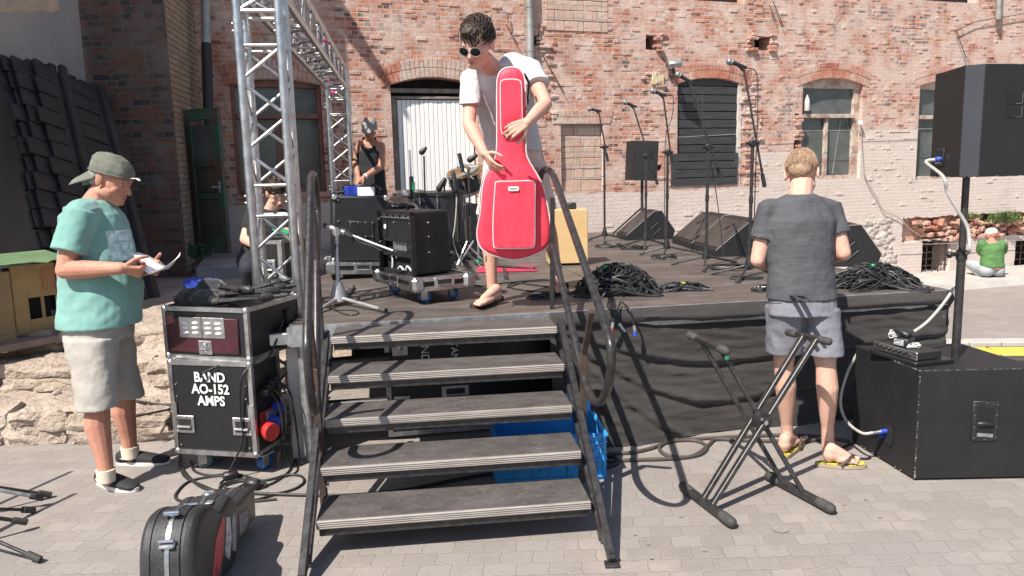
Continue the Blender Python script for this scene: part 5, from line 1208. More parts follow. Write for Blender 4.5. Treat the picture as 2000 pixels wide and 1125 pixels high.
mb = MB(); mb.cyl(a-(b_-a)*.03, a, .016, None, 10); part('end_knob', mb, m_blk, bo)
mb = MB(); mb.tube(spline([PT(x, y, t_-.05) for x, y in ((665, 445), (680, 452), (700, 472), (725, 480), (742, 488), (762, 490), (775, 492))], 6), .005, 6); part('boom_cable', mb, m_cable, bo)
for x, y in ((752, 606), (612, 612), (690, 560)):
    T = PZ(x, y, DZ+.015); mb = MB(); mb.cyl(B+V((0, 0, .02)), T, .0115, None, 10); l = part('leg', mb, m_sil, ms); mb = MB(); d = (T-B).normalized(); mb.cyl(T-d*.05, T+d*.01, .015, None, 10); part('rubber_foot', mb, m_rub, l)
run('thin black cable curling over the deck round the silver stand base', [(655, 560), (645, 590), (652, 604), (690, 606), (700, 612), (680, 615), (640, 600), (625, 590)], .004)
# case with laptop by the seated man
F_ = frame(PT(512, 590, 5.9), V((.93, .5, 0))); F5 = frame(V((F_.translation.x, F_.translation.y, .6)), V((.9, .42, 0)))
A = PT(547, 470, 5.9); B = PT(622, 442, 6.75); F5 = frame(V((A.x, A.y, .58)), V((B.x-A.x, B.y-A.y, 0))); w5 = (B-A).length; h5 = A.z-.58
f5 = thing('flight_case', 'black flight case the crouching man in black works on, behind the front truss tower', 'flight case', F5.translation)
mb = MB(F5); mb.box((w5/2, .12, h5/2), (w5-.004, .236, h5-.004)); part('panel', mb, m_case, f5, smooth=False); mb = MB(F5); edges(mb, w5, .24, h5, .03); part('aluminium_edging', mb, m_alu, f5, smooth=False)
mb = MB(F5 @ M.Translation(V((0, .0, 0)))); mb.box((.02, -.006, h5/2), (.06, .014, h5), None, .003); part('corner_rail', mb, m_alu, f5, smooth=False)
G_ = F5 @ M.Rotation(R(-90), 4, 'Z') @ M.Rotation(R(0), 4, 'Z') 
GL = frame(F5 @ V((0, .24, 0)), -(F5.col[1].xyz)); handle(GL, .11, h5*.62, f5, 0, .16, .13); handle(GL, .11, h5*.2, f5, 0, .16, .13)
lp = thing('laptop', 'open laptop with green screen on the flight case by the crouching man', 'laptop', F5 @ V((w5*.4, .2, h5)))
mb = MB(F5); mb.box((w5*.35, .12, h5+.012), (.3, .2, .02), None, .003); part('base', mb, m_blk, lp, smooth=False)
mb = MB(F5); mb.box((w5*.35, .1, h5+.05), (.2, .1, .008), M.Rotation(.5, 3, 'X'), .002); part('green_card', mb, m_green, lp, smooth=False)
# ------------------------------------------------------------------ subwoofer, pole and top speaker
A = PZ(1785, 936, .01); B = PZ(1993, 932, .01); C = PZ(1672, 866, .01)
exs = (B-A).normalized(); eys = (C-A); dS = eys.length; wS = .6; FSu = frame(A, exs); zS = PP(1786, 728, A, FSu.col[1].xyz).z
sk = FSu.inverted().to_3x3() @ eys.normalized(); dS = max(dS, .58)
sub = thing('subwoofer', 'big black subwoofer box on the paving with chipped white edges', 'subwoofer', A)
mb = MB(FSu); P = [V((0, 0, 0)), V((wS, 0, 0)), V((wS, 0, 0))+sk*dS, sk*dS]
mb.add(P+[p+V((0, 0, zS)) for p in P], [[3, 2, 1, 0], [4, 5, 6, 7], [0, 1, 5, 4], [1, 2, 6, 5], [2, 3, 7, 6], [3, 0, 4, 7]])
ca = part('cabinet', mb, m_paintblk, sub, smooth=False); bv = ca.modifiers.new('b', 'BEVEL'); bv.width = .006; bv.segments = 2
mb = MB(FSu); cx, cz = wS*.565, zS*.53
mb.box((cx, -.003, cz), (.13, .006, .21), None, .003); q = part('handle_plate', mb, m_blk, sub)
mb = MB(FSu); mb.box((cx, -.0055, cz+.035), (.085, .004, .075)); mb.box((cx, -.0055, cz-.055), (.085, .004, .045)); part('handle_hole', mb, m_dark, q, smooth=False)
mb = MB(FSu); mb.box((cx+.0, -.008, cz-.072), (.08, .003, .018), M.Rotation(.1, 3, 'Y')); part('handle_lip', mb, m_alud, q, smooth=False)
mb = MB(FSu); mb.box((cx, -.012, cz-.012), (.088, .016, .022), None, .006); part('handle_grip', mb, m_blk, q)
rivets(FSu, [(cx+a, -.006, cz+b) for a in (-.055, .055) for b in (-.085, -.03, .03, .085)]+[(cx, -.006, cz+.095), (cx, -.006, cz-.095)], sub, .004)
mb = MB(FSu)
for i in range(42):                                     # chips along the worn edges
    z = random.random()**1.8*zS; s = random.uniform(.0008, .0028)*(1.4 if z < .12 else .8); mb.box((random.uniform(-.001, .005), -.001+random.uniform(0, .0), z), (s*1.6, .003, s*2), M.Rotation(random.random(), 3, 'Y'))
for i in range(30): s = random.uniform(.0006, .002); mb.box((random.random()*wS, .001, zS-.0005), (s*4, s*1.5, .002))
for i in range(30): s = random.uniform(.001, .003); p = sk*random.random()*dS; mb.box((p.x, p.y, random.choice((.004, zS-.001))), (s*2, s*3, s*1.5))
part('paint_chips', mb, pm('bare_wood_chip', (.34, .32, .29), .8), sub, smooth=False)
mb = MB(FSu); c = sk*dS*.42+V((-.0, 0, zS*.27)); mb.box(c, (.01, .11, .1), None, .003); part('socket_recess', mb, m_dark, sub)
for i, (dz, m_) in enumerate(((.02, m_blue), (-.015, m_blue))):
    mb = MB(FSu); p = c+V((0, .03*i, dz)); mb.cyl(p, p+V((-.035, 0, -.003)), .013, None, 12); q = part('plug', mb, m_, sub); mb = MB(FSu); mb.cyl(p+V((-.035, 0, -.003)), p+V((-.075, 0, -.008)), .012, .008, 12); part('plug_sleeve', mb, m_alu if i == 0 else m_blk, q)
gp = FSu @ (c+V((-.075, 0, .012)))
mb = MB(); mb.tube(spline([FSu @ (sk*dS*.98+V((.03, .03, zS*.95))), FSu @ (sk*dS+V((-.03, .02, zS*.72))), FSu @ (sk*dS*.95+V((-.09, 0, zS*.45))), FSu @ (sk*dS*.8+V((-.11, -.02, zS*.3))), gp+V((-.05, .03, -.01)), gp], 7), .008, 8)
o = part('grey_cable', mb, m_cableg, None); tag(o, 'grey speaker cable looping down the left side of the subwoofer', 'cable')
TZ = zS+.01
def onS(px, py, z=0): return PZ(px, py, TZ+z)
pc = onS(1866, 697); pole = thing('speaker_pole', 'black metal pole standing in the subwoofer and carrying the big speaker', 'pole', pc)
tp_ = PP(1893, 345, pc, V((0, 1, 0))); topz = tp_.z; tP = (tp_-EYE).dot(f0)
mb = MB(); mb.cyl(pc, (pc.x, pc.y, topz+.1), .0175, None, 16); mb.cyl(pc, (pc.x, pc.y, TZ+(topz-TZ)*.58), .0215, None, 16); part('tube', mb, m_steelblk, pole)
cz = TZ+(topz-TZ)*.58; mb = MB(); mb.cyl((pc.x, pc.y, cz-.03), (pc.x, pc.y, cz+.02), .027, None, 14); mb.cyl((pc.x-.02, pc.y, cz), (pc.x-.07, pc.y-.02, cz), .012, None, 8); mb.box((pc.x-.075, pc.y-.02, cz), (.03, .03, .035), None, .01); part('clamp_knob', mb, m_blk, pole)
# top cabinet: plan outline with a chamfered corner
tS = tP; zt0, zt1 = topz, PP(1890, 127, PT(1872, 345, tS-.1), V((0, 1, 0))).z
pl = [PT(1816, 345, tS+.27), PT(1872, 345, tS-.1), PT(1912, 345, tS-.14), PT(2100, 345, tS-.02), PT(2090, 345, tS+.34)]
A3 = V((pl[0].x, pl[0].y, zt0)); pa = thing('loudspeaker', 'large black loudspeaker with lighter chamfered corner on a pole at the right', 'speaker', A3)
mb = MB(); mb.prism([(p.x, p.y) for p in pl], M.Translation(V((0, 0, zt0))), zt1-zt0); ca = part('cabinet', mb, m_paintblk, pa, smooth=False); bv = ca.modifiers.new('b', 'BEVEL'); bv.width = .004; bv.segments = 2
d_ = pl[2]-pl[1]; Gc = frame(V((pl[1].x, pl[1].y, (zt0+zt1)/2)), V((d_.x, d_.y, 0))); mb = MB(Gc); lc = V((d_.x, d_.y, 0)).length; mb.box((lc/2, -.002, 0), (lc-.008, .005, zt1-zt0-.008)); part('corner_strip', mb, pm('lighter_grey_blue', (.034, .037, .046), .7, 0, (.027, .03, .038), 5, 300, .6, .002), pa, smooth=False)  # chamfer face coloured a lighter grey-blue than the rest of the cabinet
def fp(i, a, z, o_=0):
    p, q = pl[i], pl[i+1]; d = q-p; n_ = V((d.y, -d.x, 0)).normalized(); r_ = p.lerp(q, a)+n_*o_; return V((r_.x, r_.y, zt0+(zt1-zt0)*z))
def fF(i, a, z): d = pl[i+1]-pl[i]; d.z = 0; return frame(fp(i, a, z), d)
G = fF(0, .36, .19); mb = MB(G); mb.box((0, -.002, .0), (.1, .008, .095), None, .004); q = part('socket_plate', mb, m_blk, pa); mb = MB(G); mb.box((0, -.005, .022), (.075, .006, .03)); part('socket_recess', mb, m_dark, q, smooth=False)
mb = MB(G); mb.box((-.012, -.007, -.018), (.07, .004, .034), None, .002); part('metal_tag', mb, m_alud, q, smooth=False)
mb = MB(G); mb.cyl((.02, 0, -.01), (.02, -.035, -.012), .014, None, 14); part('blue_plug', mb, m_blue, q); mb = MB(G); mb.lathe([(.0155, 0), (.0155, .006)], (.02, -.018, -.011), (0, -1, 0), 14); part('plug_ring', mb, m_alu, q)
for z in (.7, .58):
    G2 = fF(2, .31, z); mb = MB(G2); mb.box((0, -.001, 0), (.085, .004, .055)); q = part('handle_slot', mb, m_dark, pa, smooth=False); mb = MB(G2); mb.box((.042, -.002, 0), (.0015, .004, .05)); mb.box((.022, -.002, -.027), (.035, .004, .0015)); part('slot_highlight', mb, m_alud, q, smooth=False)  # two thin metal strips put in the L-shaped highlight along the slot edges
mb = MB()
for i in range(24): a = random.random(); mb.box(fp(random.choice((0, 1, 2)), a, random.choice((.002, .998)), .001), (.006, .004, .003))
part('edge_wear', mb, pm('pale_edge_wear', (.35, .33, .31), .8), pa, smooth=False)
g0 = G @ V((.02, -.05, -.015)); pts = [G @ V((.02, -.034, -.012)), g0+V((-.03, 0, -.01))]+[PT(x, y, tP-.12) for x, y in ((1842, 345), (1850, 375), (1870, 410), (1888, 440), (1893, 465), (1893, 492))]+[PT(1884, 500, tP+.14)]+[PT(x, y, tP+.2) for x, y in ((1872, 540), (1852, 580), (1815, 625), (1785, 648))]
mb = MB(); mb.tube(spline(pts, 7), .0085, 8); o = part('grey_cable', mb, m_cableg, None); tag(o, 'long grey cable from the big speaker down to the audio interface', 'cable')
# laptop, interface and power brick on the subwoofer
A = onS(1698, 690); B = onS(1783, 716); Fl = frame(A, B-A); wl_ = (B-A).length; t = thing('laptop', 'closed black laptop lying on the subwoofer under the audio interface', 'laptop', A)
mb = MB(Fl); mb.box((wl_/2+.005, .12, .012), (wl_+.03, .24, .022), None, .004); part('body', mb, pm('black_gloss', (.02, .02, .021), .2), t); mb = MB(Fl); mb.cyl((wl_*.2, .245, .012), (wl_*.8, .245, .012), .01); part('hinge', mb, m_blk, t)
Fi = Fl @ M.Translation(V((.01, .03, .025))); ai = thing('audio_interface', 'silver fronted rack audio interface with small knobs on the closed laptop', 'audio interface', Fi.translation); wi = wl_*.93
mb = MB(Fi); mb.box((wi/2, .08, .02), (wi, .155, .038), None, .002); part('body', mb, m_blk, ai, smooth=False)
mb = MB(Fi); mb.box((wi/2, -.004, .022), (wi+.02, .008, .042), None, .002); fpn = part('silver_panel', mb, m_alu, ai, smooth=False); mb = MB(Fi); mb.box((wi/2-.01, -.0085, .022), (wi-.05, .003, .019)); part('display_strip', mb, m_blk, fpn, smooth=False)
for i in range(14): mb = MB(Fi); z = .014+.014*(i % 2); mb.cyl((.02+(wi-.06)*i/13, -.01, z), (.02+(wi-.06)*i/13, -.016, z), .0045, None, 8); part('knob', mb, m_alu, fpn)
Fb = Fi @ M.Translation(V((.09, .02, .04))) @ M.Rotation(.15, 4, 'Z'); pb = thing('power_brick', 'black power brick with white label and bundled lead on the audio interface', 'power adapter', Fb.translation)
mb = MB(Fb); mb.box((.05, .04, .022), (.085, .07, .044), None, .005); part('body', mb, m_blk, pb); mb = MB(Fb); mb.box((.045, .004, .022), (.06, .003, .032)); part('label', mb, pm('printed_label', (.6, .6, .6), .5, 0, (.1, .1, .1), 160, lo=.45, hi=.55), pb, smooth=False)
mb = MB(Fb); mb.box((.03, .05, .065), (.09, .045, .03), M.Rotation(.2, 3, 'Y'), .008); part('second_brick', mb, m_blk, pb)
o = part('white_lead', coil(Fb @ V((-.02, .05, .03)), .035, 6, .0022, .7, .04), m_white, pb); o = part('white_lead', coil(Fb @ V((.11, .04, -.0)), .035, 4, .0022, .7, .02), m_white, pb)
# ------------------------------------------------------------------ keyboard stand
ks = thing('keyboard_stand', 'folding black X frame keyboard stand on the paving', 'keyboard stand', PZ(1480, 960))
def tubebar(P, Q_, r=.019, capr=.026, par=ks, nm='foot_bar', ce=.07):
    mb = MB(); mb.bar(P, Q_, r*2, r*2, (0, 0, 1), .006); b = part(nm, mb, m_steelblk, par, smooth=False); d = (Q_-P).normalized()
    for e, s in ((P, 1), (Q_, -1)): mb = MB(); mb.cap(e+d*s*ce, e, capr*.98, capr, 12); part('rubber_cap', mb, m_rub, b)
F1a, F1b = PZ(1335, 950, .028), PZ(1428, 1020, .028); F2a, F2b = PZ(1503, 930, .028), PZ(1622, 993, .028)
tubebar(F1a, F1b); tubebar(F2a, F2b)
tc = ((F1a+F1b+F2a+F2b)/4); tt = (tc-EYE).dot(f0)
T1a, T1b = PT(1348, 655, tt+.27), PT(1418, 686, tt+.0); T2a, T2b = PT(1540, 649, tt+.24), PT(1618, 667, tt-.02)
tubebar(T1a, T1b, .014, .022, ks, 'top_bar', .045); tubebar(T2a, T2b, .014, .02, ks, 'top_bar', .05)
def leg(a, b): mb = MB(); mb.bar(a, b, .021, .036, (0, 1, 0), .003); part('leg', mb, m_steelblk, ks, smooth=False)
ca_, cb2 = .46, .66
leg(F1a.lerp(F1b, .42), T2a.lerp(T2b, .38)); leg(F1a.lerp(F1b, .6), T2a.lerp(T2b, .72)); leg(F2a.lerp(F2b, .26), T1a.lerp(T1b, .3)); leg(F2a.lerp(F2b, .6), T1a.lerp(T1b, .85))
c = PT(1488, 822, tt-.02); yv = (F1b-F1a).normalized(); mb = MB(); mb.lathe([(.045, -.02), (.045, .02)], c, yv, 20); q = part('pivot_disc', mb, m_blk, ks); mb = MB(); mb.cyl(c-yv*-.02, c+yv*.035, .012, None, 10); part('pivot_bolt', mb, m_chrome, q)
mb = MB(); c = PT(1474, 812, tt); mb.cyl(c, c+yv*.06, .009, None, 8); part('lock_pin', mb, m_alu, ks)
mb = MB(); c = T1b+V((.0, .0, -.03)); mb.lathe([(.011, 0), (.011, .004)], c+V((0, -.012, 0)), (0, -1, .2), 14); part('green_sticker', mb, pm('dark_green_sticker', (.01, .16, .09), .5), ks)
# ------------------------------------------------------------------ guitar hard case standing on edge (front left)
zc = PZ(425, 1125+40, 0)
E1 = PZ(352, 1205, 0); dirc = V((.30, .98, 0)).normalized(); dirc = V((-.085, 1, 0)); E1 = V((-1.14, 2.5, .005)); FG = frame(E1, dirc) @ M.Rotation(.115, 4, 'Y'); FG = FG @ M.Identity(4)   # local x runs back along the case
gc = thing('guitar_case', 'black hard guitar case on its side edge with silver seam and stickers', 'guitar case', E1)
zc_ = .22; prof = []
up = [(0, .0), (.01, .09), (.05, .16), (.12, .2), (.2, .205), (.28, .19), (.36, .15), (.42, .135), (.5, .15), (.57, .155), (.63, .13), (.67, .095), (.71, .085), (1.02, .075), (1.05, .06)]
outl = [(p.x*.84, zc_+p.y) for p in spline([V((a, b, 0)) for a, b in up], 3)]
full = outl+[(x, 2*zc_-z) for x, z in outl[::-1]]
TH = .19
def shellhalf(y0, y1, nm, mt, inset=0.0):
    G = FG @ M(((1, 0, 0, 0), (0, 0, -1, y1), (0, 1, 0, 0), (0, 0, 0, 1)))
    mb = MB(); mb.prism(full, G, y1-y0); return mb
def hull(ys):                                           # stacked outlines with insets -> rounded shell
    mb = MB(FG); n = len(full); cx = .3
    def ins(p, d):
        x, z = p; q = V((x-.5, z-zc_)); 
        return ((x-.5)*(1-d*2.0)+.5, (z-zc_)*(1-d*5.2)+zc_)
    vs = []
    for (y, d) in ys: vs += [(ins(p, d)[0], y, ins(p, d)[1]) for p in full]
    fs = [[i*n+k, i*n+(k+1) % n, (i+1)*n+(k+1) % n, (i+1)*n+k] for i in range(len(ys)-1) for k in range(n)]
    fs.append(list(range(n))[::-1]); fs.append([(len(ys)-1)*n+k for k in range(n)]); mb.add(vs, fs); return mb
m_abs = pm('moulded_black_abs', (.035, .034, .034), .38, 0, (.022, .022, .022), 14, 260, .8, .003)
part('left_shell', hull([(.1, 0), (.135, .001), (.138, .005), (.15, .005), (.153, .001), (.175, .004), (.19, .015), (.195, .03)]), m_abs, gc, ang=30)
part('right_shell', hull([(-.085, .03), (-.08, .015), (-.06, .004), (-.045, .001), (-.04, .005), (-.03, .005), (-.025, 0), (.082, 0)][0:8]), m_abs, gc, ang=30) if 0 else part('right_shell', hull([(0.0, .03), (.006, .015), (.02, .004), (.035, .001), (.038, .005), (.048, .005), (.051, 0), (.084, 0)]), m_abs, gc, ang=30)
part('silver_seam', hull([(.084, 0), (.0845, -.003), (.0995, -.003), (.1, 0)]), m_alu, gc, ang=30)
for (x, z) in ((.084, .2), (.29, .165), (.02, .12)):
    for s in (1,):
        mb = MB(FG); a_ = math.atan2(.19-z, .2-x) if x < .1 else 0; mb.box((x, .092, zc_+z+.004), (.05, .055, .012), M.Rotation(-.6 if x < .05 else (-.2 if x == .1 else .3), 3, 'Y'), .005); q = part('latch', mb, m_chrome, gc); mb = MB(FG); mb.cyl((x-.012, .066, zc_+z+.014), (x-.012, .118, zc_+z+.014), .007, None, 8); part('latch_bar', mb, m_chrome, q)
mb = MB(FG); mb.box((.5, .092, zc_+.158), (.05, .05, .01), None, .004); part('latch', mb, m_chrome, gc); mb = MB(FG); mb.box((.4, .06, zc_+.148), (.04, .03, .006), M.Rotation(.0, 3, 'Y'), .002); part('hinge_plate', mb, m_alud, gc)
# stickers on the flat right side (local y about 0)
def sticker(poly, mat, nm='sticker'):
    G = FG @ M(((1, 0, 0, 0), (0, 0, 1, -.002), (0, 1, 0, 0), (0, 0, 0, 1))); mb = MB(); mb.prism([(a*.84, b) for a, b in poly], G, .0015); return part(nm, mb, mat, gc, smooth=False)
sticker([(.2, .08), (.28, .06), (.42, .2), (.46, .31), (.42, .32), (.3, .26)], pm('red_sticker', (.55, .08, .08), .5, 0, (.4, .05, .06), 20))
sticker([(.16, .02), (.3, .04), (.33, .12), (.3, .17), (.2, .1)], pm('patterned_sticker', (.5, .4, .38), .6, 0, (.12, .06, .1), 60, lo=.45, hi=.55))
sticker([(.44, .16), (.5, .12), (.55, .2), (.54, .29), (.48, .3)], pm('white_sticker', (.62, .6, .58), .6, 0, (.15, .15, .15), 40, lo=.35, hi=.5))
sticker([(.56, .14), (.62, .12), (.64, .26), (.6, .29), (.57, .26)], pm('grey_sticker', (.5, .5, .5), .6, 0, (.2, .2, .2), 40)); sticker([(.7, .16), (.86, .16), (.88, .24), (.7, .25)], pm('torn_sticker', (.4, .38, .36), .7, 0, (.15, .14, .14), 30))
# ------------------------------------------------------------------ tripod legs reaching in from the left edge
for i, (hub, tips, lb) in enumerate(((PT(-150, 930, 3.6), ((95, 966), (80, 972)), 'black folded tripod stand lying at the left edge, farther one'), (PT(-160, 990, 3.3), ((62, 996), (47, 1019), (74, 1091)), 'black tripod stand at the left edge, nearest the viewer'))):
    th = thing('tripod_stand', lb, 'stand', hub, 0, 'stand feet at the left edge'); mb = MB(); mb.cyl(hub-V((0, 0, .1)), hub+V((-.3, 0, .9)), .013); mb.lathe([(.03, -.04), (.03, .05)], hub, (0, 0, 1), 12); part('shaft', mb, m_steelblk, th)
    for j, (x, y) in enumerate(tips):
        T = PZ(x, y, .02+.03*(j % 2)); mb = MB(); mb.cyl(hub, T, .0095 if j % 2 else .008, None, 10); l = part('leg', mb, m_steelblk if j % 2 == 0 else m_alud if i == 0 else m_steelblk, th); d = (T-hub).normalized(); mb = MB(); mb.cyl(T-d*.05, T+d*.012, .016, None, 12); part('rubber_foot', mb, m_rub, l)
# ------------------------------------------------------------------ cables on the paving
run('thick black cable running under the steps from the case castors', [(352, 888), (352, 910), (372, 935), (405, 955), (470, 962), (600, 967), (700, 966), (800, 955), (900, 935), (960, 925)], .009, 0)
run('black cable looping wide in front of the AMPS case', [(470, 930), (420, 930), (370, 940), (345, 962), (345, 975), (365, 981)], .007, 0)
run('black cable making a round loop left of the steps', [(440, 948), (470, 940), (520, 938), (560, 928), (588, 930), (593, 942), (575, 955), (540, 965), (505, 975), (478, 980)], .007, 0)
run('black cable twisting behind the castors of the AMPS case', [(372, 900), (380, 920), (410, 928), (455, 925), (490, 933), (520, 948), (560, 925), (575, 900)], .0065, 0)
run('black cable curling behind the guitar case toward the castors', [(352, 905), (360, 930), (395, 948), (430, 960), (470, 958), (520, 950), (500, 936), (460, 938), (430, 950), (440, 968), (470, 980), (540, 975)], .007, 0)
run('thin cable looping in front of the blue castor', [(575, 890), (580, 920), (540, 935), (490, 940), (455, 955), (430, 945), (450, 930)], .005, 0)
run('black cable trailing left from the AMPS case over the steps', [(345, 790), (310, 790), (270, 784), (255, 783)], .008, .2)
run('second black cable trailing left from the AMPS case', [(345, 797), (300, 806), (262, 814)], .007, .2)
mb = MB(); mb.box(PZ(450, 928, .025), (.08, .05, .04), M.Rotation(.5, 3, 'Z'), .01); o = part('plug_block', mb, m_blk, None); tag(o, 'black plug block on the cables in front of the blue castor', 'plug')
mb = MB(); mb.box(PZ(492, 945, .03), (.09, .05, .05), M.Rotation(-.3, 3, 'Z'), .012); o = part('plug_block', mb, m_blk, None); tag(o, 'black socket block lying among the cable loops left of the steps', 'plug')
run('long dark cable along the foot of the black skirt', [(1188, 885), (1230, 884), (1270, 876), (1310, 862), (1360, 857), (1440, 853), (1520, 850), (1600, 852), (1660, 862)], .011, 0, pm('brown_cable', (.075, .06, .055), .6))
run('dark cable coiled in a flat loop in front of the skirt', [(1180, 900), (1250, 898), (1320, 895), (1365, 888), (1380, 872), (1355, 860), (1310, 862), (1288, 873), (1300, 888), (1340, 893), (1365, 885), (1385, 868), (1400, 858), (1450, 860), (1560, 862), (1620, 855)], .011, 0, pm('brown_cable', (.075, .06, .055), .6))
run('short dark cable loop beside the blue crate', [(1185, 890), (1200, 893), (1205, 903), (1190, 910), (1182, 912)], .013, 0)
run('black cable looping out from the subwoofer sockets', [(1745, 862), (1720, 868), (1690, 862), (1660, 868), (1640, 880), (1660, 892), (1690, 896), (1700, 893)], .007, 0)
# oil stains and gum specks
mb = MB(); 
def blot(px, py, r, lab):
    mb = MB(); c = PZ(px, py, .0045); n = 18; vs = [c]+[c+V((math.cos(k*6.283/n)*r*random.uniform(.8, 1.15), math.sin(k*6.283/n)*r*1.1*random.uniform(.8, 1.15), 0)) for k in range(n)]
    mb.add(vs, [[0, k+1, (k+1) % n+1] for k in range(n)]); o = part('paving_stain', mb, pm('stain', (.2, .18, .165), .9, 0, (.26, .24, .22), 30), None, smooth=False); o['kind'] = 'structure'
blot(1524, 1033, .035, '')
for x, y in ((1405, 900), (1330, 1008), (1120, 1030), (1240, 1044), (1265, 1062), (1375, 1075), (1718, 1010), (1690, 975), (1650, 985), (1272, 1090)): blot(x, y, random.uniform(.006, .012), '')
# two red bits of tape lines... left out
# ------------------------------------------------------------------ people
def skinmat(name, c, c2):
    k = NT(name); n1 = k.noise(6, 5, .7); n2 = k.noise(38, 4, .7); n3 = k.noise(320, 3, .6)
    col = k.ramp(n1, [(.3, c2), (.65, c)]); col = k.mix(k.ramp(n2, [(.5, (0, 0, 0)), (.72, (.35, .35, .35))]), col, (c2[0]*.85, c2[1]*.6, c2[2]*.6)); k.out(col, k.math('ADD', .5, k.math('MULTIPLY', n2, .2)), k.bump(n3, .3, .001))
    k.b.inputs['Subsurface Weight'].default_value = .1; k.b.inputs['Subsurface Radius'].default_value = (.012, .005, .003); k.b.inputs['Specular IOR Level'].default_value = .35; return k.m
def loft(mb, secs, n=30, p=2.3):
    vs = []; m = len(secs)
    for (c, X, Y) in secs:
        for k in range(n):
            t = 6.28318*k/n; ct, st = math.cos(t), math.sin(t)
            vs.append(V(c)+V(X)*(abs(ct)**(2/p)*(1 if ct > 0 else -1))+V(Y)*(abs(st)**(2/p)*(1 if st > 0 else -1)))
    fs = [[i*n+k, i*n+(k+1) % n, (i+1)*n+(k+1) % n, (i+1)*n+k] for i in range(m-1) for k in range(n)]
    fs.append(list(range(n))[::-1]); fs.append([(m-1)*n+k for k in range(n)]); mb.add(vs, fs)
def chain(mb, P, n=12):
    for (a, ra), (b, rb) in zip(P, P[1:]): mb.cap(a, b, ra, rb, n)
def basis(f, up):
    f = V(f).normalized(); up = V(up); up = (up-f*up.dot(f)).normalized(); r = f.cross(up); return M((r, f, up)).transposed().to_4x4()   # x right, y forward, z up
def head(mb, c, f, up, s=1.0, fat=0.0, jaw=1.0, ears=True):
    B = M.Translation(V(c)) @ basis(f, up) @ M.Scale(s, 4); old = mb.F; mb.F = B
    mb.ell((0, -.012, .035), (.077, .097, .093)); mb.ell((0, .03, .0), (.066+fat*.3, .066, .09)); mb.ell((0, .02, -.055), (.058*jaw+fat, .066, .055)); mb.ell((0, .062, -.093), (.028+fat*.4, .025, .022))
    mb.cap((-.05-fat*.6, .0, -.065), (-.02, .07, -.093), .02, .018); mb.cap((.05+fat*.6, .0, -.065), (.02, .07, -.093), .02, .018)
    mb.cap((0, .088, .01), (0, .112, -.03), .009, .0125); mb.ell((-.012, .1, -.036), .009); mb.ell((.012, .1, -.036), .009)
    mb.cap((-.042, .077, .024), (.042, .077, .024), .012, .012); mb.ell((-.038, .062, -.028), (.024+fat*.3, .022, .022)); mb.ell((.038, .062, -.028), (.024+fat*.3, .022, .022))
    mb.cap((-.018, .088, -.058), (.018, .088, -.058), .009, .009); mb.cap((-.016, .085, -.07), (.016, .085, -.07), .009, .009)
    if ears:
        for sx in (-1, 1): mb.ell((sx*.08, -.008, -.005), (.009, .019, .031), M.Rotation(sx*.25, 4, 'Z')); mb.ell((sx*.083, -.018, .005), (.008, .008, .026))
    mb.F = old; return B
def headparts(B, par, hairm=None, eyes=True, lips=True, skin=None):
    if eyes:
        for sx in (-1, 1):
            mb = MB(B); mb.ell((sx*.031, .078, .003), (.0125, .0115, .0085)); e = part('eye', mb, pm('eye_white', (.6, .57, .54), .3), par); mb = MB(B); mb.ell((sx*.031, .0875, .001), (.0055, .004, .0055)); part('iris', mb, m_blk, e)
            if skin: mb = MB(B); mb.ell((sx*.031, .079, .008), (.0145, .0125, .0075)); part('eyelid', mb, skin, e)
            mb = MB(B); mb.cap((sx*.014, .092, .022), (sx*.047, .077, .026), .0035, .0028, 6); part('eyebrow', mb, hairm or m_blk, par)
    if lips:
        mb = MB(B); mb.ell((0, .0935, -.06), (.02, .006, .0042)); mb.ell((0, .0915, -.069), (.017, .006, .0048)); part('lips', mb, pm('lips', (.38, .15, .13), .45), par)
def handm(mb, w, d, n, thumb, curl=.5, s=1.0, spread=.06):
    """palm, four fingers and a thumb; d along the hand, n out of the palm, thumb = side vector"""
    w = V(w); d = V(d).normalized(); n = V(n); n = (n-d*n.dot(d)).normalized(); sd = d.cross(n); sd = sd if sd.dot(V(thumb)) > 0 else -sd
    for k in (-1, -.33, .33, 1): mb.cap(w+d*.008*s+sd*.014*k*s, w+d*.082*s+sd*.029*k*s, .0145*s, .0115*s, 8)
    cc = curl if isinstance(curl, (list, tuple)) else [curl]*4
    for i, (o, L_, cu) in enumerate(zip((.031, .0105, -.0105, -.031), (.074, .082, .076, .06), cc)):
        p = w+d*(.086-.004*abs(i-1))*s+sd*o*s; dd = (d+sd*(o*2.2)).normalized(); a = 0; r = .0092
        for j, f in enumerate((.46, .3, .24)):
            a += cu*(1.0, 1.2, .8)[j]; dr = (dd*math.cos(a)+n*math.sin(a)); q = p+dr*L_*f*s; mb.cap(p, q, r*s, (r-.0007)*s, 8); p = q; r -= .0007
    p = w+d*.022*s+sd*.026*s+n*.006*s
    for L_, dr, r in ((.042, d*.62+sd*.7+n*.35, .0125), (.034, d*.85+sd*.35+n*.45, .0105), (.027, d*.95+sd*.05+n*.5, .0095)):
        q = p+V(dr).normalized()*L_*s; mb.cap(p, q, r*s, (r-.001)*s, 8); p = q
    return p
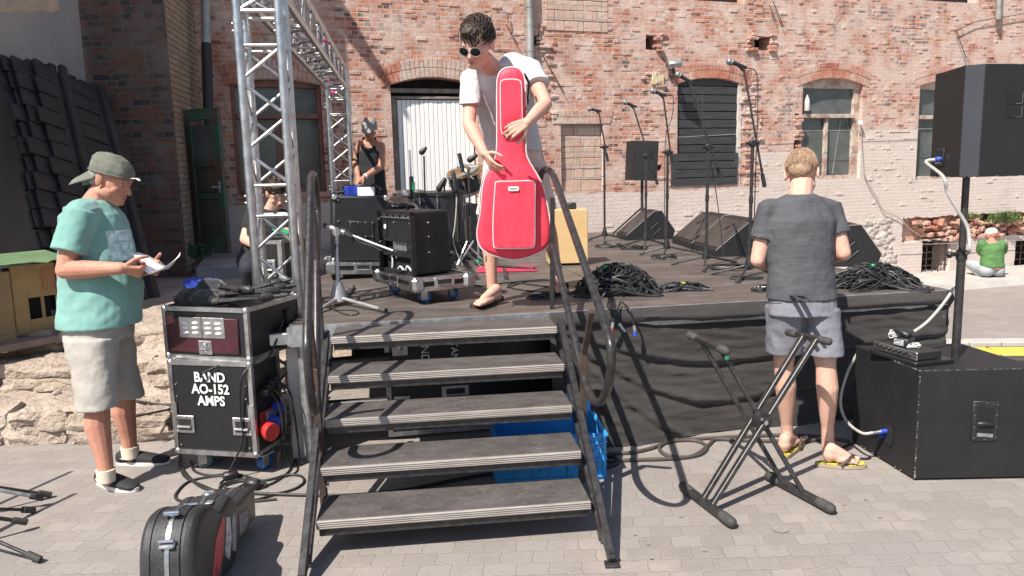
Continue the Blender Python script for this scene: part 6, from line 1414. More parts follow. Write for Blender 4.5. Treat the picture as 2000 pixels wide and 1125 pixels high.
def foot(mb, heel, toe, zf, s=1.0, side=1):
    heel = V(heel); toe = V(toe); d = (toe-heel); d.z = 0; L_ = d.length; d.normalize(); sd = V((d.y, -d.x, 0))*side
    h = V((heel.x, heel.y, zf)); mb.cap(h+d*.03+V((0, 0, .03)), h+d*.03+V((0, 0, .07)), .03, .032)
    mb.cap(h+d*.03+V((0, 0, .045)), h+d*L_*.68+V((0, 0, .024)), .036, .023); mb.cap(h+d*.04+V((0, 0, .075)), h+d*L_*.62+V((0, 0, .035)), .034, .024)
    for k in (-1, 0, 1): mb.cap(h+d*L_*.4+sd*.012*k+V((0, 0, .022)), h+d*L_*.74+sd*.026*k+V((0, 0, .016)), .022, .0155)
    for i in range(5):
        o = .034-.0165*i; l2 = (.97, .95, .92, .88, .83)[i]; r = .0125 if i == 0 else .0085
        mb.cap(h+d*L_*.74+sd*o*.95+V((0, 0, .015)), h+d*L_*l2+sd*o*1.05+V((0, 0, r)), r, r*.95, 8)
    return d, L_, sd
def flipflop(par, heel, toe, zf, side, sole, strap, nm='flip_flop', edge=None):
    heel = V(heel); toe = V(toe); d = toe-heel; d.z = 0; L_ = d.length+.03; d.normalize(); sd = V((d.y, -d.x, 0))*side; o = V((heel.x, heel.y, zf))-d*.012
    P = []
    for k in range(32):
        t = 6.283*k/32; x = L_/2+L_/2*math.cos(t); u = x/L_; wv = .034+.016*min(1, max(0, (u-.25)/.4)); q = o+d*x+sd*(math.sin(t)*wv*(abs(math.sin(t))**-.3 if abs(math.sin(t)) > .05 else 1)+.004*u); P.append((q.x, q.y))
    a = V((P[1][0]-P[0][0], P[1][1]-P[0][1], 0)).cross(V((P[2][0]-P[0][0], P[2][1]-P[0][1], 0)))
    if a.z < 0: P = P[::-1]
    mb = MB(); mb.prism(P, M.Translation(V((0, 0, zf))), .018); so_ = part(nm, mb, [edge or sole], par)
    mb = MB(); mb.prism([((p[0]-o.x-d.x*L_/2)*.97+o.x+d.x*L_/2, (p[1]-o.y-d.y*L_/2)*.97+o.y+d.y*L_/2) for p in P], M.Translation(V((0, 0, zf+.0178))), .0025); part('footbed', mb, sole, so_)
    for s_ in (-1, 1):
        mb = MB(); pt = [o+d*L_*.78+sd*.012+V((0, 0, .022)), o+d*L_*.74+sd*.014+V((0, 0, .052)), o+d*L_*.62+sd*.038*s_+V((0, 0, .056)), o+d*L_*.46+sd*.047*s_+V((0, 0, .02))]
        mb.tube(spline(pt, 6), .0085, 8, flat=.45 if 0 else 1); part('strap', mb, strap, so_)
def hairlocks(mb, B, pts, L_, r=.006, lean=(0, .3, 1), jit=.5, n=5):
    for (x, y, z) in pts:
        p = B @ V((x, y, z)); nn_ = (B.to_3x3() @ V((x, y+.012, z-.03))).normalized(); d = (nn_*.55+B.to_3x3() @ V(lean)+V([random.gauss(0, jit) for _ in range(3)])).normalized(); c2 = (d+B.to_3x3() @ V((random.gauss(0, .5), .5, -.35))*.9).normalized(); l = L_*random.uniform(.6, 1.25)
        mb.tube([p-nn_*.006, p+d*l*.4, p+d*l*.6+c2*l*.3, p+d*l*.6+c2*l*.75], [r, r*1.1, r*.8, r*.15], n)
def combed(mb, B, n, z0, comb, L_, r=.004, lift=.012, sc_=1.06, jit=.3, n_=4, ymin=-1):
    C = V((0, -.012, .04)); A = V((.08, .1, .094))*sc_; R3 = 0
    for (x, y, z) in cranpts(n, z0, ymin):
        u = V(((x-C.x)/A.x, (y-C.y)/A.y, (z-C.z)/A.z)).normalized(); P = []; l = L_*random.uniform(.6, 1.2); cd = V(comb(x, y, z))+V([random.gauss(0, jit) for _ in range(3)]); cur = random.uniform(-1, 1)
        for k in range(6):
            q = V((C.x+u.x*A.x, C.y+u.y*A.y, C.z+u.z*A.z)); P.append(B @ (q+u*lift*math.sin(min(1, k/4)*2.2)*random.uniform(.9, 1.1)))
            t = cd-u*cd.dot(u); t = (t+u.cross(cd)*cur*.16).normalized(); u = (u+t*l/5/.09).normalized()
        mb.tube(P, [r*.6, r, r*1.1, r*1.05, r*.7, r*.15], n_)
def cranpts(n, z0, ymin=-1, ymax=1, sc_=1.03, side=1):
    out = []
    while len(out) < n:
        a = random.uniform(0, 6.283); u = random.uniform(-.2, 1); s = math.sqrt(1-u*u); p = (s*math.cos(a)*.08*sc_, -.012+s*math.sin(a)*.1*sc_, .035+u*.096*sc_)
        if p[2] > z0(p[1]) and ymin < p[1] < ymax: out.append(p)
    return out
def shrink(o, tgt, off=.003):
    s = o.modifiers.new('w', 'SHRINKWRAP'); s.target = tgt; s.wrap_method = 'NEAREST_SURFACEPOINT'; s.wrap_mode = 'ABOVE_SURFACE'; s.offset = off
RT = V((1, 0, 0))
# ---- 1: young man on the stage with the red bag
m_sk1 = skinmat('fair_skin', (.62, .37, .28), (.52, .28, .2)); m_hair1 = pm('dark_brown_hair', (.05, .028, .018), .6, 0, (.022, .013, .009), 30, 200, .4, stretch=(1, 1, 4))
m_tee1 = pm('pale_grey_tee', (.56, .55, .56), .85, 0, (.47, .46, .475), 6, 180, .5, .003, sheen=.2)
y1 = thing('person', 'young man in pale t-shirt and sunglasses holding up a red guitar bag on the stage', 'person', PZ(1000, 590, DZ))
hA, hB2 = PT(976, 305, 4.83), PT(1034, 305, 4.86); kA, aA = PT(955, 445, 4.75), PT(961, 553, 4.84); kB, aB = PT(1066, 430, 5.03), PT(1089, 528, 5.3)
shA, elA, wrA = PT(921, 158, 4.62), PT(916, 243, 4.5), PT(946, 300, 4.4)
shB, elB, wrB = PT(1034, 138, 4.58), PT(1066, 203, 4.42), PT(1031, 238, 4.2)
nk = PT(972, 132, 4.62); hd = PT(934, 87, 4.42)
body = MB()
loft(body, [(PT(1005, 320, 4.85), RT*.15, V((0, .1, 0))), (PT(1002, 270, 4.82), RT*.14, V((0, .1, 0))), (PT(985, 190, 4.7), RT*.17, V((0, .115, 0))), (PT(976, 150, 4.64), RT*.15, V((0, .09, 0))), (nk, RT*.06, V((0, .06, 0)))])
chain(body, [(nk-V((0, 0, .04)), .062), (hd+V((.015, .03, -.07)), .055)])
BH1 = head(body, hd, (-.42, -.78, -.46), (-.12, -.5, .86), 1.08)
chain(body, [(shA, .058), (shA.lerp(elA, .5), .047), (elA, .038), (elA.lerp(wrA, .35), .041), (wrA, .027)])
chain(body, [(shB, .058), (shB.lerp(elB, .5), .047), (elB, .039), (elB.lerp(wrB, .35), .041), (wrB, .027)])
handm(body, wrA, PT(965, 328, 4.36)-wrA, (.85, -.1, -.35), (.5, -1, .2), (.25, .3, .35, .4)); handm(body, wrB, PT(992, 258, 4.17)-wrB, (-.2, .9, -.3), (-.4, -.2, -1), (.55, .45, .35, .4))
for h_, k_, a_ in ((hA, kA, aA), (hB2, kB, aB)):
    d = (a_-k_); chain(body, [(h_, .09), (h_.lerp(k_, .5), .075), (k_, .054), (k_+d*.3+V((0, .015, 0)), .056), (k_+d*.75, .037), (a_, .034), (a_-V((0, 0, .03)), .034)])
foot(body, PZ(976, 588, DZ+.02)+V((0, .03, 0)), PZ(926, 600, DZ+.02), DZ+.022, side=-1); foot(body, aB+V((-.01, .02, 0)), PZ(1100, 574, DZ+.02), DZ+.022, side=1)
o = rem(part('body', body, m_sk1, y1), .0045, 4); headparts(BH1, y1, m_hair1, eyes=False)
# long wavy fringe, short sides
mb = MB(BH1); mb.ell((0, -.02, .055), (.083, .1, .086)); mb.ell((0, .03, .09), (.066, .075, .042)); mb.ell((.01, .0, .105), (.05, .06, .026)); mb.ell((.0, -.07, .02), (.066, .045, .08)); o = rem(part('hair', mb, m_hair1, y1), .006, 3); wrinkle(o, .02, .02)
mb = MB(); combed(mb, BH1, 420, lambda y: .07 if y > .02 else .03, lambda x, y, z: (-.3, .9, -.1), .065, .003, .008, 1.02, .25)
combed(mb, BH1, 170, lambda y: .095, lambda x, y, z: (-.4, .8, .1), .075, .003, .018, 1.05, .3); hairlocks(mb, BH1, [(random.uniform(-.07, -.02), random.uniform(.05, .085), random.uniform(.08, .1)) for _ in range(9)], .06, .0035, (-.3, .6, -.7), .15)
part('hair_locks', mb, m_hair1, y1)
# sunglasses
m_lens = pm('dark_lens', (.012, .01, .011), .12, spec=.25); mb = MB(BH1)
for sx in (-1, 1):
    G = BH1 @ M.Translation(V((sx*.034, .104, -.002))) @ M.Rotation(sx*-.14, 4, 'Z'); mb2 = MB(G); mb2.ell((0, 0, 0), (.0285, .004, .0225), None, 20, 8); sg_ = part('sunglass_lens', mb2, m_lens, y1)
    mb2 = MB(G); mb2.tube([(.03*math.cos(t*.314), -.001, .0235*math.sin(t*.314)) for t in range(20)], .0018, 6, closed=True); part('lens_rim', mb2, m_chrome, sg_)
    mb.tube([(sx*.062, .098, .01), (sx*.08, .05, .01), (sx*.084, -.01, .008)], .0022, 6)
mb.tube([(-.01, .108, .006), (0, .112, .01), (.01, .108, .006)], .0022, 6); part('glasses_frame', mb, m_chrome, y1)
# t-shirt
tee = MB()
loft(tee, [(PT(1004, 296, 4.82), RT*.185, V((0, .13, 0))), (PT(1000, 270, 4.80), RT*.175, V((0, .125, 0))), (PT(990, 220, 4.74), RT*.178, V((0, .13, 0))), (PT(980, 175, 4.68), RT*.195, V((.0, .135, 0))), (PT(976, 148, 4.64), RT*.18, V((0, .11, 0))), (PT(975, 132, 4.62), RT*.13, V((0, .085, 0))), (PT(974, 124, 4.61), RT*.075, V((0, .068, 0)))])
tee.cap(PT(960, 145, 4.63), shA+V((.0, 0, .004)), .085, .072); tee.cap(PT(1000, 130, 4.62), shB+V((0, 0, .004)), .085, .072)
d = (elA-shA); Xs = V((.064, 0, 0)); loft(tee, [(shA-d*.05, Xs, V((0, .07, 0))), (shA+d*.3, Xs, V((0, .072, 0))), (shA+d*.56, Xs*1.02, V((0, .075, 0)))])
d = (elB-shB).normalized(); xx, yy = orth(d); L_ = (elB-shB).length; loft(tee, [(shB-d*.02, xx*.07, yy*.07), (shB+d*L_*.3, xx*.072, yy*.072), (shB+d*L_*.5, xx*.076, yy*.076)])
te1 = rem(part('t_shirt', tee, m_tee1, y1), .0055, 5); wrinkle(te1, .08, .013)
mb = MB(); c = PT(973, 127, 4.6); mb.tube([c+V((.075*math.cos(t*.3927), .068*math.sin(t*.3927)-.004, .004*math.cos(t*.39)-.012*(math.sin(t*.3927) < 0))) for t in range(16)], .006, 6, closed=True); part('collar', mb, m_tee1, y1)
# shorts
m_sh1 = pm('pale_pink_shorts', (.72, .56, .5), .85, 0, (.62, .46, .41), 6, 180, .4, .003)
sh_ = MB(); loft(sh_, [(PT(1004, 285, 4.82), RT*.165, V((0, .115, 0))), (PT(1006, 330, 4.85), RT*.178, V((0, .125, 0)))])
for h_, k_ in ((hA, kA), (hB2, kB)):
    loft(sh_, [(h_+V((0, 0, -.02)), RT*.098, V((0, .11, 0))), (h_.lerp(k_, .5), RT*.09, V((0, .1, 0))), (h_.lerp(k_, .82), RT*.094, V((0, .1, 0)))])
o = rem(part('shorts', sh_, m_sh1, y1), .007, 3); wrinkle(o, .07, .012)
m_ff = pm('brown_flip_flop', (.05, .028, .022), .6)
flipflop(y1, PZ(980, 587, DZ)+V((0, .04, 0)), PZ(924, 601, DZ), DZ+.003, -1, m_ff, m_ff); flipflop(y1, aB+V((0, .05, 0)), PZ(1102, 576, DZ), DZ+.003, 1, m_ff, m_ff)
# ---- the red guitar bag
bgP = PT(1000, 320, 4.42); bn = V((.05, -1, .06)).normalized(); BGF = frame(bgP, V((1, .05, 0)))
by = BGF.col[1].xyz
def BG(px, py, off=0): return PP(px, py, bgP-by*off, by)
BI = BGF.inverted()
ol = [(995, 132), (1012, 134), (1022, 146), (1026, 170), (1028, 230), (1027, 290), (1032, 312), (1046, 336), (1060, 362), (1068, 395), (1074, 430), (1076, 462), (1068, 483), (1042, 498), (1005, 507), (968, 500), (943, 488), (933, 470), (932, 447), (938, 416), (941, 378), (946, 350), (960, 322), (969, 298), (970, 240), (970, 170), (973, 148), (982, 136)]
ol = [(p.x, p.y) for p in spline([V((a, b, 0)) for a, b in ol], 3, True)]
bag = thing('guitar_bag', 'bright red padded guitar bag with white piping held up by the young man', 'guitar bag', bgP)
m_bag_ = pm('red_nylon_flat', (.8, .045, .09), .55, 0, (.68, .03, .065), 4, 500, .35, .001, sheen=.2); k = NT('red_nylon'); n1 = k.noise(3.5, 5, .6, k.coord((1, 1, .6)), .6); n2 = k.noise(480, 3, .6); n3 = k.noise(9, 5, .65, k.coord((1, 1, .7)), 1.2)
m_bag = k.out(k.ramp(n3, [(.3, (.66, .028, .06)), (.7, (.8, .045, .09))]), .55, k.bump(n1, .5, .03, k.bump(n3, .35, .006, k.bump(n2, .4, .001)))); k.b.inputs['Sheen Weight'].default_value = .2; m_pip = pm('white_piping', (.82, .7, .68), .5)
loc = [BI @ BG(*p) for p in ol]; cx_ = sum(p.x for p in loc)/len(loc); n = len(loc)
def ring_(y, d): 
    out = []
    for i, p in enumerate(loc):
        a = loc[i-1]; b = loc[(i+1) % n]; t = (b-a).normalized(); nn_ = V((t.z, 0, -t.x)); out.append(V((p.x, y, p.z))-nn_*d)
    return out
tst = ring_(0, .01); sgn_ = 1 if sum((V(p)-V((cx_, 0, 0))).length for p in tst) < sum((V((p.x, 0, p.z))-V((cx_, 0, 0))).length for p in loc) else -1
mb = MB(BGF); rs_ = [(-.028, .03), (-.022, .012), (-.008, .002), (0, 0), (.06, -.003), (.11, 0), (.122, .006), (.128, .02)]; vs = []
for y, d in rs_: vs += ring_(y, d*sgn_)
fs = [[i*n+k, (i+1)*n+k, (i+1)*n+(k+1) % n, i*n+(k+1) % n] for i in range(len(rs_)-1) for k in range(n)]; fs += [list(range(n)), [(len(rs_)-1)*n+k for k in range(n)][::-1]]
mb.add(vs, fs); bm_ = part('bag_body', mb, m_bag, bag, ang=50)
mb = MB(BGF); mb.tube(ring_(-.01, 0), .0042, 6, closed=True); part('piping', mb, m_pip, bag)
mb = MB(BGF); mb.tube([p for p in ring_(.035, -.002*sgn_)[int(n*.62):]]+ring_(.035, -.002*sgn_)[:int(n*.14)], .006, 6); part('zip', mb, m_blk, bag)
mb = MB(BGF); p = BI @ BG(1024, 165); mb.tube(spline([p+V((.0, -.0, .06)), p+V((.03, .02, .0)), p+V((.02, .01, -.08)), p+V((.006, -.01, -.14))], 5), .012, 6, flat=.5); part('open_flap', mb, m_blk, bag)
def pocket(P, dep, nm):
    P = [BI @ BG(*q, .028) for q in P]; P = spline([V((q.x, 0, q.z)) for q in P], 3, True); m = len(P); c = sum(P, V((0, 0, 0)))/m; mb = MB(BGF); vs = []
    for y, f in ((-.02, 1), (-.028-dep*.7, .99), (-.028-dep, .955)): vs += [V((c.x+(q.x-c.x)*f, y, c.z+(q.z-c.z)*f)) for q in P]
    fs = [[i*m+k, (i+1)*m+k, (i+1)*m+(k+1) % m, i*m+(k+1) % m] for i in range(2) for k in range(m)]+[[2*m+k for k in range(m)][::-1]]
    mb.add(vs, fs); q_ = part(nm, mb, m_bag, bag, ang=50); bv = None
    mb = MB(BGF); mb.tube([V((c.x+(q.x-c.x)*.985, -.028-dep*.85, c.z+(q.z-c.z)*.985)) for q in P], .0036, 6, closed=True); part('piping', mb, m_pip, q_); return q_
pocket([(966, 365), (970, 354), (1000, 353), (1036, 352), (1044, 358), (1044, 400), (1044, 450), (1043, 478), (1036, 484), (1000, 485), (968, 484), (963, 476), (962, 430)], .045, 'front_pocket')
pocket([(977, 165), (981, 157), (995, 155), (1011, 156), (1018, 164), (1019, 200), (1020, 250), (1012, 262), (995, 265), (982, 263), (978, 250), (977, 200)], .022, 'top_pocket')
c = BG(1003, 368.5, .078); G = frame(c, BGF.col[0].xyz) @ M.Rotation(R(90), 4, 'X'); rr_ = [(.03+.012*math.cos(t), .013*math.sin(t)) for t in [i*.3927-1.5708 for i in range(9)]]+[(-.03+.012*math.cos(t), .013*math.sin(t)) for t in [i*.3927+1.5708 for i in range(9)]]
rr_ = [(x*.75, y) for x, y in rr_]
mb = MB(); mb.prism(rr_, G, .003); lb_ = part('badge', mb, m_white, bag); text('Gallery', G @ M.Translation(V((0, 0, .0035))), .015, m_blk, bag, 'badge_lettering')
mb = MB(); p = BG(949, 500); mb.cyl(p, p-V((0, .01, .035)), .006, None, 6); part('zip_pull', mb, pm('brass', (.4, .28, .12), .4, .8), bag)
# ---- 2: man in turquoise tee reading a sheet
m_sk2 = skinmat('tanned_skin', (.5, .25, .17), (.4, .17, .12)); m_grey = pm('grey_stubble', (.42, .4, .38), .8, 0, (.25, .2, .18), 60, 200, .4)
y2 = thing('person', 'stout man in turquoise t-shirt and backward grey-green cap reading a sheet of paper', 'person', PZ(235, 930))
T2 = 4.14
hd = PT(216, 352, T2); nk = PT(185, 398, T2)
hN, hF = PT(178, 640, T2-.08), PT(205, 640, T2+.12); kN, aN = PT(190, 790, 4.02), PT(207, 925, 4.02); kF, aF = PT(243, 770, 4.33), PT(254, 880, 4.39)
sN, eN, wN = PT(158, 425, 3.98), PT(127, 528, 3.93), PT(237, 524, 3.9); sF, eF, wF = PT(185, 425, 4.38), PT(215, 540, 4.42), PT(292, 525, 4.25)
body = MB(); FW = V((.97, -.1, 0)).normalized(); SD2 = V((.1, .97, 0))
loft(body, [(PT(190, 660, T2), SD2*.16, FW*.15), (PT(193, 590, T2), SD2*.15, FW*.165), (PT(185, 480, T2), SD2*.155, FW*.14), (PT(178, 420, T2), SD2*.16, FW*.12), (nk, SD2*.07, FW*.07)])
chain(body, [(nk-V((.02, 0, .05)), .085), (hd+V((-.045, 0, -.06)), .066)])
BH2 = head(body, hd, (.92, -.1, -.36), (.38, 0, .92), 1.07, .012, 1.1)
for s_, e_, w_ in ((sN, eN, wN), (sF, eF, wF)): chain(body, [(s_, .066), (s_.lerp(e_, .5), .057), (e_, .046), (e_.lerp(w_, .3), .05), (w_, .031)])
handm(body, wN, PT(272, 531, 3.93)-wN, (-.1, .6, .55), (.2, 0, 1), (1.25, 1.2, 1.15, 1.1), 1.06); handm(body, wF, PT(322, 527, 4.18)-wF, (-.1, -.7, .5), (.3, -.1, 1), (1.2, 1.2, 1.1, 1.1), 1.04)
for h_, k_, a_ in ((hN, kN, aN), (hF, kF, aF)):
    d = (a_-k_); chain(body, [(h_, .085), (h_.lerp(k_, .5), .08), (k_, .06), (k_+d*.3-V((.014, 0, 0)), .064), (k_+d*.75, .043), (a_, .039), (a_-V((0, 0, .03)), .036)])
o = rem(part('body', body, m_sk2, y2), .005, 3); headparts(BH2, y2, m_grey, True, True, m_sk2)
mb = MB(BH2); mb.ell((0, -.022, .03), (.0785, .094, .08)); mb.ell((0, -.062, -.01), (.056, .046, .05)); rem(part('hair', mb, m_grey, y2), .007, 3)
mb = MB(BH2); m_cap = pm('olive_grey_cap', (.17, .175, .14), .85, 0, (.11, .115, .09), 9, 160, .5, .003)
loft(mb, [((0, -.005, .03), (.089, 0, 0), (0, .108, .01)), ((0, -.005, .055), (.09, 0, 0), (0, .108, .01)), ((0, -.012, .092), (.084, 0, 0), (0, .098, 0)), ((0, -.018, .118), (.064, 0, 0), (0, .075, 0)), ((0, -.018, .13), (.03, 0, 0), (0, .035, 0))], 30, 2.1)
cp_o = rem(part('cap', mb, m_cap, y2), .005, 4); wrinkle(cp_o, .05, .008)
mb = MB(BH2); mb.grid(lambda u, v: V(((u-.5)*.16*(1-.35*v*v), -.092-.075*v+.05*abs(u-.5)*2*(1-v)*1.2, .036-.085*v-.04*(abs(u-.5)*2)**2)), 14, 8); b_o = part('cap_peak', mb, m_cap, y2); sl = b_o.modifiers.new('s', 'SOLIDIFY'); sl.thickness = .005
mb = MB(BH2); mb.tube([(.091*math.cos(t*.2618), -.005+.11*math.sin(t*.2618), .034+.01*math.sin(t*.2618)) for t in range(24)], .004, 6, closed=True); part('cap_band', mb, m_cap, y2)
mb = MB(); 
for i in range(14): p = BH2 @ V((random.uniform(-.01, .02), .1, .045)); mb.tube([p, p+BH2.to_3x3() @ V((random.gauss(0, .004), .03, .01)), p+BH2.to_3x3() @ V((random.gauss(0, .008), .05, .006))], [.003, .003, .0006], 4)
part('hair_tuft', mb, pm('white_hair', (.7, .68, .63), .6), y2)
m_tee2 = pm('turquoise_cotton', (.18, .36, .32), .85, 0, (.14, .295, .26), 6, 200, .5, .003, sheen=.2)
tee = MB()
loft(tee, [(PT(195, 634, T2), SD2*.2, FW*.198), (PT(196, 600, T2), SD2*.19, FW*.205), (PT(197, 560, T2), SD2*.19, FW*.208), (PT(190, 500, T2), SD2*.185, FW*.185), (PT(185, 455, T2), SD2*.18, FW*.165), (PT(179, 420, T2), SD2*.175, FW*.145), (PT(181, 402, T2), SD2*.12, FW*.105), (PT(183, 394, T2), SD2*.085, FW*.088)])
for s_, e_ in ((sN, eN), (sF, eF)):
    d = (e_-s_).normalized(); xx, yy = orth(d); L_ = (e_-s_).length; tee.cap(PT(178, 425, T2), s_, .11, .088)
    loft(tee, [(s_-d*.03, xx*.085, yy*.085), (s_+d*L_*.35, xx*.086, yy*.086), (s_+d*L_*.68, xx*.092, yy*.092)])
te2 = rem(part('t_shirt', tee, m_tee2, y2), .006, 5); wrinkle(te2, .13, .024)
mb = MB(); mb.tube([nk+V((.004, 0, -.008))+SD2*.084*math.cos(t*.3927)+FW*.088*math.sin(t*.3927)+V((0, 0, -.03*math.sin(t*.3927))) for t in range(16)], .005, 6, closed=True); part('collar', mb, m_tee2, y2)
def patch(corn, t, nu, nv, mat, nm, tgt, off=.003, off2=0):
    a, b, c, d = corn; mb = MB(); mb.grid(lambda u, v: PT((a[0]*(1-u)+b[0]*u)*(1-v)+(d[0]*(1-u)+c[0]*u)*v, (a[1]*(1-u)+b[1]*u)*(1-v)+(d[1]*(1-u)+c[1]*u)*v, t), nu, nv); o = part(nm, mb, mat, tgt.parent); s = o.modifiers.new('w', 'SHRINKWRAP'); s.target = tgt; s.wrap_method = 'PROJECT'; s.use_project_z = False; s.use_project_y = True; s.use_negative_direction = True; s.use_positive_direction = True; s.offset = off; s.wrap_mode = 'ABOVE_SURFACE' if 0 else 'ON_SURFACE'; return o
k = NT('photo_print'); n1 = k.noise(22, 5, .7); n2 = k.noise(60, 4, .8); m_print = k.out(k.mix(k.ramp(n1, [(.4, (0, 0, 0)), (.62, (1, 1, 1))]), (.035, .06, .085), k.ramp(n2, [(.35, (.05, .085, .11)), (.7, (.16, .22, .225))])), .8)
patch([(206, 452), (253, 448), (263, 507), (218, 509)], 3.9, 16, 18, m_print, 'chest_print', te2, -.004)
# shorts
m_sh2 = pm('stone_grey_shorts', (.42, .385, .34), .85, 0, (.32, .29, .26), 5, 200, .5, .004)
sh_ = MB(); loft(sh_, [(PT(192, 615, T2), SD2*.175, FW*.165), (PT(194, 660, T2), SD2*.17, FW*.165)])
for h_, k_, w_ in ((hN, kN, .125), (hF, kF, .115)): q = h_.lerp(k_, .12); loft(sh_, [(q, SD2*.115, FW*.14), (h_.lerp(k_, .55), SD2*.105, FW*.108), (h_.lerp(k_, 1.04)+V((0, 0, .0)), SD2*.098, FW*.1)])
o = rem(part('shorts', sh_, m_sh2, y2), .007, 3); wrinkle(o, .09, .018)
# sock and canvas shoe
m_sock = pm('cream_sock', (.72, .62, .5), .9); m_can = pm('black_canvas', (.02, .02, .022), .8, 0, (.014, .014, .015), 9, 260, .5, .002); m_sole = pm('white_rubber_sole', (.7, .66, .62), .6)
def shoe(heel, toe, ank, par):
    h = V((heel.x, heel.y, 0)); d = V((toe.x-heel.x, toe.y-heel.y, 0)); L_ = d.length; d.normalize(); sd = V((d.y, -d.x, 0))
    mb = MB(); loft(mb, [(ank+V((0, 0, .045)), sd*.046, d*.05), (ank+V((0, 0, -.02)), sd*.043, d*.047), (h+d*.065+V((0, 0, .05)), sd*.042, d*.055)], 20, 2); part('sock', mb, m_sock, par)
    P = []
    for k_ in range(30):
        t = 6.283*k_/30; x = L_/2+L_/2*math.cos(t); u = x/L_; wv = .036+.014*min(1, max(0, (u-.25)/.35)); q = h+d*x+sd*math.sin(t)*wv; P.append((q.x, q.y))
    a = V((P[1][0]-P[0][0], P[1][1]-P[0][1], 0)).cross(V((P[2][0]-P[0][0], P[2][1]-P[0][1], 0)))
    if a.z < 0: P = P[::-1]
    mb = MB(); mb.prism(P, M.Translation(V((0, 0, .002))), .022); part('shoe_sole', mb, m_sole, par)
    mb = MB()
    loft(mb, [(h+d*.004+V((0, 0, .045)), sd*.02, V((0, 0, .028))), (h+d*.03+V((0, 0, .05)), sd*.036, V((0, 0, .038))), (h+d*.09+V((0, 0, .045)), sd*.04, V((0, 0, .04))), (h+d*L_*.5+V((0, 0, .04)), sd*.045, V((0, 0, .035))), (h+d*L_*.75+V((0, 0, .03)), sd*.049, V((0, 0, .026))), (h+d*L_*.92+V((0, 0, .026)), sd*.038, V((0, 0, .018))), (h+d*(L_-.006)+V((0, 0, .024)), sd*.018, V((0, 0, .01)))], 22, 2)
    o = rem(part('canvas_shoe', mb, m_can, par), .005, 4)
    for i in range(4): mb = MB(); c = h+d*L_*(.42+.07*i)+V((0, 0, .078-.009*i)); mb.tube([c-sd*.025-V((0, 0, .008)), c+V((0, 0, .004)), c+sd*.025-V((0, 0, .008))], .0032, 6); part('lace', mb, m_blk, o)
shoe(PZ(184, 950, 0)+V((0, .03, 0)), PZ(266, 964, 0)+V((0, .02, 0)), aN-V((0, 0, .02)), y2); shoe(PZ(228, 908, 0), PZ(334, 905, 0), aF-V((0, 0, .02)), y2)
pp = thing('paper_sheet', 'folded white sheet of paper in the hands of the man in turquoise', 'paper', PT(290, 528, 4.0))
mb = MB(); A, B, C, D = PT(219, 496, 3.98), PT(291, 535, 3.94), PT(330, 524, 4.2), PT(270, 492, 4.26)
mb.grid(lambda u, v: A.lerp(B, u).lerp(D.lerp(C, u), v)+V((0, 0, .012*math.sin(u*3.1))), 10, 4); A2, D2 = PT(351, 500, 4.02), PT(352, 492, 4.24)
mb.grid(lambda u, v: B.lerp(A2, u).lerp(C.lerp(D2, u), v)+V((0, 0, -.01*math.sin(u*3.1))), 10, 4); pe = part('sheet', mb, pm('white_paper', (.85, .84, .86), .7), pp); sl = pe.modifiers.new('s', 'SOLIDIFY'); sl.thickness = .0012
# ---- 3: man in dark grey seen from behind
m_sk3 = skinmat('light_skin', (.64, .4, .31), (.55, .31, .23)); m_hair3 = pm('fair_hair', (.36, .235, .15), .7, 0, (.25, .16, .1), 40, 240, .5, .003, stretch=(1, 1, 3))
y3 = thing('person', 'fair haired man in dark grey t-shirt and shorts seen from behind at the stage edge', 'person', PZ(1590, 890))
T3 = 4.12; BK = V((.06, 1, 0)).normalized()
hd = PT(1566, 340, T3+.06); nk = PT(1560, 388, T3); sL, eL, wL = PT(1502, 412, T3), PT(1480, 508, T3+.02), PT(1510, 520, T3+.26); sR, eR, wR = PT(1622, 412, T3+.02), PT(1647, 495, T3-.02), PT(1604, 505, T3+.24)
hL, hR = PT(1533, 590, T3+.02), PT(1600, 592, T3+.02); kL, aL = PT(1531, 712, 4.22), PT(1538, 853, 4.36); kR, aR = PT(1613, 715, 4.1), PT(1617, 862, 4.19)
body = MB()
loft(body, [(PT(1566, 610, T3), RT*.16, BK*.11), (PT(1563, 560, T3), RT*.15, BK*.1), (PT(1562, 480, T3), RT*.165, BK*.11), (PT(1561, 420, T3), RT*.17, BK*.1), (nk, RT*.07, BK*.065)])
chain(body, [(nk-V((0, 0, .05)), .07), (hd+V((-.01, -.035, -.05)), .06)])
BH3 = head(body, hd, (.45, .8, -.38), (.1, .35, .93), 1.03)
for s_, e_, w_ in ((sL, eL, wL), (sR, eR, wR)): chain(body, [(s_, .056), (s_.lerp(e_, .5), .048), (e_, .04), (e_.lerp(w_, .35), .043), (w_, .028)])
handm(body, wL, V((.6, .5, .1)), (.3, 0, -1), (0, -1, .4), (.6, .6, .6, .6)); handm(body, wR, V((-.6, .5, .1)), (-.3, 0, -1), (0, -1, .4), (.6, .6, .6, .6))
for h_, k_, a_ in ((hL, kL, aL), (hR, kR, aR)):
    d = (a_-k_); chain(body, [(h_, .09), (h_.lerp(k_, .5), .076), (k_, .052), (k_+d*.28-BK*.014, .058), (k_+d*.55-BK*.006, .047), (k_+d*.8, .033), (a_, .034), (a_-V((0, 0, .03)), .034)])
hl3, tl3 = PZ(1528, 884, .03), PZ(1566, 855, .03); hr3, tr3 = PZ(1607, 900, .03), PZ(1682, 902, .03)
foot(body, hl3, tl3+V((0, .02, 0)), .024, side=1); foot(body, hr3, tr3, .024, side=-1)
o = rem(part('body', body, m_sk3, y3), .005, 4); headparts(BH3, y3, m_hair3, True, True, m_sk3)
